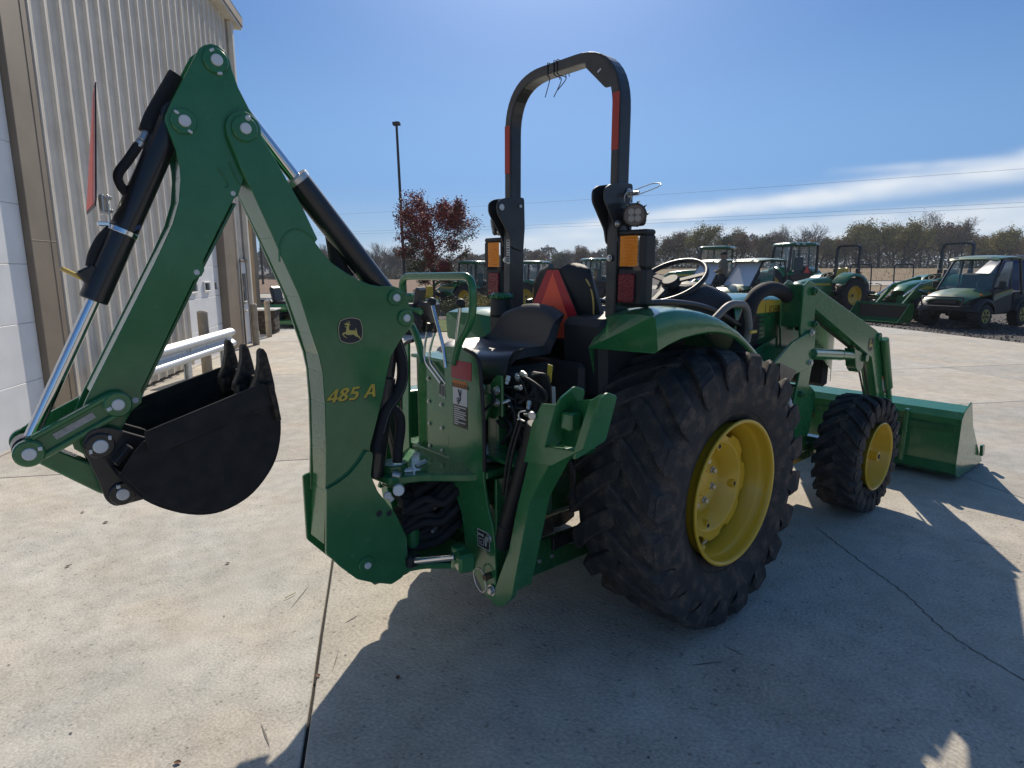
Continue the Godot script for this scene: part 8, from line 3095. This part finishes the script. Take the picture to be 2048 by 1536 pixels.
func poles_and_wires() -> void:
	var z := 32.0
	var x := px_at(812.0, z)
	thing("light_pole", "tall thin dark light pole with small lamp head left of the maple", "light pole", Vector3(x, terr(x, z), -z))
	var top := Vector3(-0.20, 9.05, 0)
	var m := Mb.new()
	m.cyl(Vector3.ZERO, top, 0.085, 0.06, 16, 0.004)
	part("pole", m, "dark_pole")
	var b := Mb.new()
	b.box(Vector3(0, 0.25, 0), Vector3(0.5, 0.5, 0.5), Basis(), 0.02)
	part("base", b, "concrete_old")
	var h := Mb.new()
	h.box(top + Vector3(0, 0.05, 0), Vector3(0.36, 0.14, 0.34), Basis(Vector3.BACK, 0.06), 0.02)
	h.cyl(top, top + Vector3(0, 0.16, 0), 0.06, -1.0, 12, 0.004)
	part("lamp_head", h, "dark_pole")
	# overhead lines cross from far left to near right, past poles outside the picture
	var a := Vector3(-35, 0, -88)
	var c := Vector3(72, 0, -15)
	for q: Array in [[a, "weathered wooden utility pole behind the green boom"], [c, "weathered wooden utility pole at the right end of the wires"]]:
		var p: Vector3 = q[0]
		thing("utility_pole", q[1], "utility pole", Vector3(p.x, terr(p.x, -p.z), p.z), 0.0)
		var pm := Mb.new()
		pm.cyl(Vector3.ZERO, Vector3(0, 9.2, 0), 0.15, 0.11, 14, 0.004)
		part("pole", pm, "crate_wood")
		var pa := Mb.new()
		pa.box(Vector3(0, 8.35, 0), Vector3(0.12, 0.12, 1.8), Basis(), 0.01)
		part("cross_arm", pa, "crate_wood")
	for q: Array in [[8.45, 0.0, "uppermost thin overhead cable crossing the sky"], [6.35, 0.0, "middle thin overhead cable crossing the sky, upper of a close pair"], [6.05, 0.3, "lowest thin overhead cable crossing the sky, lower of a close pair"]]:
		var pts := PackedVector3Array()
		for k in 41:
			var f := k / 40.0
			pts.append(a.lerp(c, f) + Vector3(0, q[0] - 1.0 * (1.0 - pow(2.0 * f - 1.0, 2.0)) * 0.55 + (1.0 - f) * 0.0, q[1]))
		var w := Mb.new()
		w.tube(pts, 0.008, 5)
		var o := struct("overhead_cable", w, "cable")
		o.remove_meta("kind")
		tag(o, q[2], "cable", "overhead cables")

# ---------------------------------------------------------------- a man in a tan jacket among the machines
func man() -> void:
	var z := 23.0
	var x := px_at(1441.0, z)
	thing("flat_trailer", "low black flat trailer the man in the tan jacket stands on", "trailer", Vector3(x, 0, -z), 20.0)
	var t := Mb.new()
	t.box(Vector3(0, 0.40, 0), Vector3(1.5, 0.08, 2.4), Basis(), 0.01)
	part("deck", t, "crate_wood")
	for s: float in [-1.0, 1.0]:
		bg_wheel("wheel", Vector3(0.85 * s, 0.30, 0.2), 0.30, 0.2, "zinc", 0.5)
	var g := Mb.new()
	g.box(Vector3(0, 0.30, 0), Vector3(1.4, 0.12, 2.3), Basis(), 0.01)
	part("frame", g, "black_paint")
	thing("person", "person in tan jacket and dark hat standing turned to the left", "person", Vector3(x, 0.445, -z), 60.0)
	# one body: skeleton of tapered capsules joined by a smooth minimum, meshed as surface nets
	var bones := [
		[Vector3(0.10, 0.06, 0.0), 0.045, Vector3(0.10, 0.48, 0.0), 0.058], [Vector3(0.10, 0.48, 0), 0.058, Vector3(0.085, 0.90, 0), 0.088],
		[Vector3(-0.10, 0.06, 0.04), 0.045, Vector3(-0.10, 0.48, 0.02), 0.058], [Vector3(-0.10, 0.48, 0.02), 0.058, Vector3(-0.085, 0.90, 0), 0.088],
		[Vector3(0.10, 0.05, 0.02), 0.045, Vector3(0.11, 0.035, -0.16), 0.035], [Vector3(-0.10, 0.05, 0.06), 0.045, Vector3(-0.11, 0.035, -0.12), 0.035],
		[Vector3(0, 0.92, 0), 0.135, Vector3(0, 1.18, 0.01), 0.145], [Vector3(0, 1.18, 0.01), 0.145, Vector3(0, 1.38, 0.01), 0.135],
		[Vector3(-0.14, 1.42, 0.01), 0.072, Vector3(0.14, 1.42, 0.01), 0.072], [Vector3(0, 1.44, 0.01), 0.06, Vector3(0, 1.54, -0.01), 0.052],
		[Vector3(0.20, 1.42, 0.01), 0.066, Vector3(0.26, 1.16, 0.0), 0.05], [Vector3(0.26, 1.16, 0), 0.05, Vector3(0.20, 0.98, -0.16), 0.038],
		[Vector3(-0.20, 1.42, 0.01), 0.066, Vector3(-0.27, 1.17, 0.02), 0.05], [Vector3(-0.27, 1.17, 0.02), 0.05, Vector3(-0.20, 1.05, -0.18), 0.038],
		[Vector3(0.20, 0.98, -0.16), 0.036, Vector3(0.185, 0.95, -0.24), 0.026], [Vector3(-0.20, 1.05, -0.18), 0.036, Vector3(-0.18, 1.06, -0.26), 0.026],
		[Vector3(0, 1.62, -0.015), 0.088, Vector3(0, 1.68, 0.0), 0.094], [Vector3(0, 1.58, -0.06), 0.045, Vector3(0, 1.60, -0.07), 0.045],
		[Vector3(0, 1.635, -0.10), 0.012, Vector3(0, 1.615, -0.112), 0.014], [Vector3(0.088, 1.64, 0.0), 0.016, Vector3(0.09, 1.61, 0.0), 0.012], [Vector3(-0.088, 1.64, 0.0), 0.016, Vector3(-0.09, 1.61, 0.0), 0.012],
	]
	for s: float in [-1.0, 1.0]:
		var hb := Vector3(0.185 * s, 0.95 if s > 0.0 else 1.06, -0.24 if s > 0.0 else -0.26)
		for k in 4:
			bones.append([hb + Vector3(0.018 * (k - 1.5), 0, 0), 0.010, hb + Vector3(0.020 * (k - 1.5), -0.035, -0.045 - 0.006 * (k % 2)), 0.008])
		bones.append([hb + Vector3(-0.03 * s, 0.01, 0.03), 0.012, hb + Vector3(-0.05 * s, -0.02, -0.01), 0.009])
	part("body", surface_net(bones, 0.022, 0.025), "skin")
	var jk := []
	for b: Array in bones.slice(6, 9) + bones.slice(10, 14):
		jk.append([b[0], b[1] + 0.016, b[2], b[3] + 0.016])
	part("jacket", surface_net(jk, 0.022, 0.03), "jacket_tan")
	var tr := []
	for b: Array in bones.slice(0, 4):
		tr.append([b[0], b[1] + 0.018, b[2], b[3] + 0.014])
	tr.append([Vector3(0, 0.90, 0), 0.145, Vector3(0, 0.96, 0), 0.145])
	part("trousers", surface_net(tr, 0.022, 0.03), "cloth_dark")
	var bt := []
	for b: Array in bones.slice(4, 6):
		bt.append([b[0], b[1] + 0.012, b[2], b[3] + 0.012])
	part("boots", surface_net(bt, 0.018, 0.02), "hat")
	var ht := Mb.new()
	ht.ball(Vector3(0, 1.695, 0.002), Vector3(0.105, 0.085, 0.112), 16)
	ht.box(Vector3(0, 1.685, -0.13), Vector3(0.15, 0.012, 0.09), Basis(Vector3.RIGHT, 0.12), 0.005)
	part("cap", ht, "hat")
	var ey := Mb.new()
	for s: float in [-1.0, 1.0]:
		ey.ball(Vector3(0.035 * s, 1.642, -0.096), Vector3(0.012, 0.008, 0.008), 8)
	ey.box(Vector3(0, 1.578, -0.104), Vector3(0.045, 0.007, 0.006), Basis(), 0.002)
	part("eyes_and_mouth", ey, "cloth_dark")

func surface_net(bones: Array, cell: float, blend: float) -> Mb:
	var lo := Vector3(1e9, 1e9, 1e9)
	var hi := -lo
	for b: Array in bones:
		for q: Array in [[b[0], b[1]], [b[2], b[3]]]:
			var p: Vector3 = q[0]
			var r: float = q[1]
			lo = lo.min(p - Vector3.ONE * (r + cell * 2.5))
			hi = hi.max(p + Vector3.ONE * (r + cell * 2.5))
	var n := Vector3i(((hi - lo) / cell).ceil()) + Vector3i.ONE
	var f := PackedFloat32Array()
	f.resize(n.x * n.y * n.z)
	f.fill(1.0)
	for b: Array in bones:
		var a: Vector3 = b[0]
		var c: Vector3 = b[2]
		var r0: float = b[1]
		var r1: float = b[3]
		var m := maxf(r0, r1) + cell * 3.0 + blend
		var i0 := Vector3i(((a.min(c) - Vector3.ONE * m - lo) / cell).floor()).max(Vector3i.ZERO)
		var i1 := Vector3i(((a.max(c) + Vector3.ONE * m - lo) / cell).ceil()).min(n - Vector3i.ONE)
		var ac := c - a
		var l2 := maxf(ac.length_squared(), 1e-9)
		for z in range(i0.z, i1.z + 1):
			for y in range(i0.y, i1.y + 1):
				for x in range(i0.x, i1.x + 1):
					var p := lo + Vector3(x, y, z) * cell
					var t := clampf((p - a).dot(ac) / l2, 0.0, 1.0)
					var d := p.distance_to(a + ac * t) - lerpf(r0, r1, t)
					var k := (z * n.y + y) * n.x + x
					var e := f[k]
					var h := maxf(blend - absf(e - d), 0.0) / blend
					f[k] = minf(e, d) - h * h * blend * 0.25
	var vid := {}
	var vp := PackedVector3Array()
	for z in n.z - 1:
		for y in n.y - 1:
			for x in n.x - 1:
				var s := Vector3.ZERO
				var cnt := 0
				for e: Array in [[0, 1], [2, 3], [4, 5], [6, 7], [0, 2], [1, 3], [4, 6], [5, 7], [0, 4], [1, 5], [2, 6], [3, 7]]:
					var ia: int = e[0]
					var ib: int = e[1]
					var pa := Vector3(x + (ia & 1), y + ((ia >> 1) & 1), z + (ia >> 2))
					var pb := Vector3(x + (ib & 1), y + ((ib >> 1) & 1), z + (ib >> 2))
					var fa := f[(int(pa.z) * n.y + int(pa.y)) * n.x + int(pa.x)]
					var fb := f[(int(pb.z) * n.y + int(pb.y)) * n.x + int(pb.x)]
					if (fa < 0.0) != (fb < 0.0):
						s += pa.lerp(pb, fa / (fa - fb))
						cnt += 1
				if cnt:
					vid[(z * n.y + y) * n.x + x] = vp.size()
					vp.append(lo + s / cnt * cell)
	var out := Mb.new()
	var nm := PackedVector3Array()
	nm.resize(vp.size())
	var quads := []
	for z in range(1, n.z - 1):
		for y in range(1, n.y - 1):
			for x in range(1, n.x - 1):
				var k := (z * n.y + y) * n.x + x
				var here := f[k] < 0.0
				for ax in 3:
					var st: int = [1, n.x, n.x * n.y][ax]
					if here != (f[k + st] < 0.0):
						var u: int = [n.x, n.x * n.y, 1][ax]
						var w: int = [n.x * n.y, 1, n.x][ax]
						var q := [vid.get(k - u - w, -1), vid.get(k - w, -1), vid.get(k, -1), vid.get(k - u, -1)]
						if q.has(-1):
							continue
						if not here:
							q.reverse()
						quads.append(q)
						var g := (vp[q[2]] - vp[q[0]]).cross(vp[q[3]] - vp[q[1]])
						for i: int in q:
							nm[i] += g
	for q: Array in quads:
		var N := []
		for i: int in q:
			N.append(nm[i].normalized())
		out.trin(vp[q[0]], vp[q[1]], vp[q[2]], N[0], N[1], N[2])
		out.trin(vp[q[0]], vp[q[2]], vp[q[3]], N[0], N[2], N[3])
	return out

# ---------------------------------------------------------------- the row of machines behind
func machines() -> void:
	cab_tractor("green cab tractor with front loader and orange triangle, nearest the maple", px_at(952.0, 30.0), 30.0, -52.0, 0.86, true, true)
	cab_tractor("green cab tractor with large yellow wheel just left of the orange triangle sign", px_at(1066.0, 37.0), 37.0, -62.0, 1.02)
	cab_tractor("dark cab tractor behind the operator seat, boxy stack at its left", px_at(1190.0, 40.0), 40.0, -20.0, 1.04)
	cab_tractor("large green cab tractor with orange beacon right of the steering wheel", px_at(1428.0, 33.0), 33.0, -58.0, 1.0)
	cab_tractor("green cab tractor seen from behind with small orange triangle, before the tall bare tree", px_at(1582.0, 30.0), 30.0, -12.0, 1.02, true)
	# a boxy load next to one of the cabs
	var bx := px_at(1162.0, 41.0)
	thing("dark_container", "dark slab-sided bale box beside the cab behind the seat", "container", Vector3(bx, terr(bx, 41.0), -41.0), 10.0)
	var b := Mb.new()
	b.box(Vector3(0, 1.3, 0), Vector3(0.62, 2.6, 0.62), Basis(), 0.02)
	for k in 4:
		b.box(Vector3(0, 0.5 + 0.6 * k, 0.315), Vector3(0.60, 0.05, 0.03), Basis(), 0.004)
	part("box", b, "black_paint")
	open_tractor("compact_tractor", "compact green tractor with yellow seat and black roll bar beyond the loader mast", px_at(1668.0, 24.0), 24.0, -112.0, 1.08)
	open_tractor("loader_tractor", "small green loader tractor with wide muddy bucket, left of the big buggy", px_at(1880.0, 20.6), 20.6, -112.0, 1.06, true)
	utility_vehicle("green_buggy", "green and black cab buggy with gold spoked wheels at the right edge", Vector3(13.5, -0.03, -18.15), -118.0, false)
	var x1 := px_at(1500.0, 22.5)
	utility_vehicle("dark_buggy", "dark buggy with silver windscreen cover right of the man in the tan jacket", Vector3(x1, terr(x1, 22.5), -22.5), -112.0, true)
	var x2 := px_at(1424.0, 25.0)
	utility_vehicle("far_buggy", "second buggy with silver windscreen cover, behind the man in tan", Vector3(x2, terr(x2, 25.0), -25.0), -114.0, true)
	mower("black seated mower with roll bar between compact tractor and loader tractor", px_at(1727.0, 25.5), 25.5, 175.0, true)
	mower("black seated mower with roll bar just behind the loader tractor with muddy bucket", px_at(1815.0, 26.0), 26.0, 170.0, true)
	mower("green mower with yellow wheels behind the boom's upper hinge", -2.45, 15.7, -70.0, false)
	mower("green mower with side deck beyond the building corner", px_at(566.0, 17.6), 17.6, 100.0, false)
	# a second loader machine low between mower and maple
	var tx := px_at(848.0, 23.0)
	thing("mower_tractor", "low green garden tractor with rolled chute in front of the maple", "tractor", Vector3(tx, terr(tx, 23.0), -23.0), 60.0)
	for s: float in [-1.0, 1.0]:
		bg_wheel("rear_wheel", Vector3(0.42 * s, 0.30, 0.1), 0.30, 0.24, "yellow", 0.5)
		bg_wheel("front_wheel", Vector3(0.36 * s, 0.20, -1.15), 0.20, 0.16, "yellow", 0.5)
	var m := Mb.new()
	m.box(Vector3(0, 0.62, -0.85), Vector3(0.5, 0.42, 0.9), Basis(), 0.10)
	m.box(Vector3(0, 0.50, 0.1), Vector3(0.9, 0.22, 0.7), Basis(), 0.08)
	part("body", m, "green")
	var se := Mb.new()
	se.box(Vector3(0, 0.72, 0.05), Vector3(0.42, 0.12, 0.42), Basis(), 0.05)
	se.box(Vector3(0, 0.92, 0.26), Vector3(0.42, 0.40, 0.10), Basis(), 0.045)
	part("seat", se, "yellow")
	var dk := Mb.new()
	dk.box(Vector3(0, 0.20, -0.5), Vector3(1.2, 0.14, 0.6), Basis(), 0.05)
	part("cutting_deck", dk, "black_paint")
	var sw := Mb.new()
	var ring := PackedVector3Array()
	for k in 21:
		var a := TAU * k / 20.0
		ring.append(Vector3(cos(a) * 0.16, 0.95 + sin(a) * 0.08, -0.30 + sin(a) * 0.12))
	sw.tube(ring, 0.014, 7)
	sw.cyl(Vector3(0, 0.8, -0.42), Vector3(0, 0.94, -0.30), 0.02, -1.0, 8)
	part("steering_wheel", sw, "black_plastic")
	# car roof behind the buggy
	var cx := px_at(1995.0, 27.0)
	thing("dark_blue_car", "dark blue car behind the green buggy, only its roof showing", "car", Vector3(cx, -0.03, -27.0), 78.0)
	for s: float in [-1.0, 1.0]:
		for zz: float in [-1.4, 1.4]:
			bg_wheel("wheel", Vector3(0.78 * s, 0.36, zz), 0.36, 0.24, "zinc", 0.62)
	var body := Mb.new()
	var rows := []
	for q: Array in [[-2.3, 0.55, 0.82], [-2.2, 0.85, 0.86], [-1.2, 1.05, 0.92], [-0.7, 1.55, 0.80], [-0.3, 2.02, 0.70], [0.8, 2.10, 0.70], [1.7, 2.02, 0.72], [2.2, 1.2, 0.88], [2.3, 0.5, 0.86]]:
		var r := PackedVector3Array()
		for j in 13:
			var a := j / 12.0 * PI
			r.append(Vector3(q[2] * signf(cos(a)) * pow(absf(cos(a)), 0.35), 0.42 + (q[1] - 0.42) * pow(sin(a), 0.35), q[0]))
		rows.append(r)
	body.surf(rows)
	part("body", body, "car_gloss")
	var rr := Mb.new()
	for s: float in [-1.0, 1.0]:
		rr.tube(PackedVector3Array([Vector3(0.62 * s, 2.10, -0.2), Vector3(0.62 * s, 2.17, 0.2), Vector3(0.62 * s, 2.17, 1.3), Vector3(0.62 * s, 2.08, 1.6)]), 0.02, 8)
	part("roof_rail", rr, "zinc")
	var wn := Mb.new()
	for s: float in [-1.0, 1.0]:
		wn.quad(Vector3(0.90 * s, 1.15, -0.7), Vector3(0.90 * s, 1.15, 1.7), Vector3(0.76 * s, 1.85, 1.5), Vector3(0.76 * s, 1.85, -0.2))
	part("side_window", wn, "window_glass")

# ---------------------------------------------------------------- litter on the slabs
func litter() -> void:
	rng.seed = 4
	var spots := [[165.0, 1026.0, "small brown dry leaf lying left of the bucket"], [211.0, 1046.0, "pink-brown curled leaf standing on the concrete below the bucket"], [455.0, 1128.0, "dark curled leaf on the concrete left of the boom foot"], [135.0, 1134.0, "dark crumb of dry leaf near the left edge"], [796.0, 1357.0, "dark wet leaf in the tractor's shadow"], [636.0, 1353.0, "dark leaf caught at the slab joint"], [355.0, 1527.0, "crumpled dark leaf at the bottom edge of the picture"]]
	for q: Array in spots:
		var p: Vector3 = ground_px(q[0], q[1])
		thing("dry_leaf", q[2], "leaf", p, rng.randf() * 360.0, "leaves blown onto the slabs")
		var rows := []
		var L := 0.012 * (1.3 if q[0] > 200.0 and q[0] < 300.0 else 1.0)
		for i in 5:
			var r := PackedVector3Array()
			var w := sin((i + 0.3) / 4.6 * PI) * L * 0.75
			for j in 5:
				var f := (j / 4.0 - 0.5) * 2.0
				r.append(Vector3(f * w, 0.0015 + f * f * w * 0.35 + absf(i - 2.0) * L * 0.05, (i - 2.0) * L * 0.5))
			rows.append(r)
		var m := Mb.new()
		m.surf(rows)
		part("blade", m, "dead_leaf")
	var p := ground_px(581.0, 1194.0)
	thing("straw", "pale straw lying on the slab beside the joint", "straw", p, 0.0)
	var s := Mb.new()
	s.tube(PackedVector3Array([Vector3(-0.018, 0.006, 0.024), Vector3(0.0, 0.008, 0.0), Vector3(0.016, 0.006, -0.028)]), 0.0022, 6)
	part("stalk", s, "straw")

func ground_px(u: float, v: float) -> Vector3:
	var a := (u - 1024.0) / 1235.65
	var b := (768.0 - v) / 1235.65
	var pt := deg_to_rad(10.547)
	var wz := cos(pt) + b * sin(pt)
	var wy := -sin(pt) + b * cos(pt)
	var t := -1.594 / wy
	return Vector3(a * t, 0.002, -wz * t)

func _ready() -> void:
	rng.seed = 2024
	camera_and_light()
	materials()
	ground()
	building()
	wall_side_things()
	tractor()
	machines()
	man()
	trees()
	poles_and_wires()
	litter()
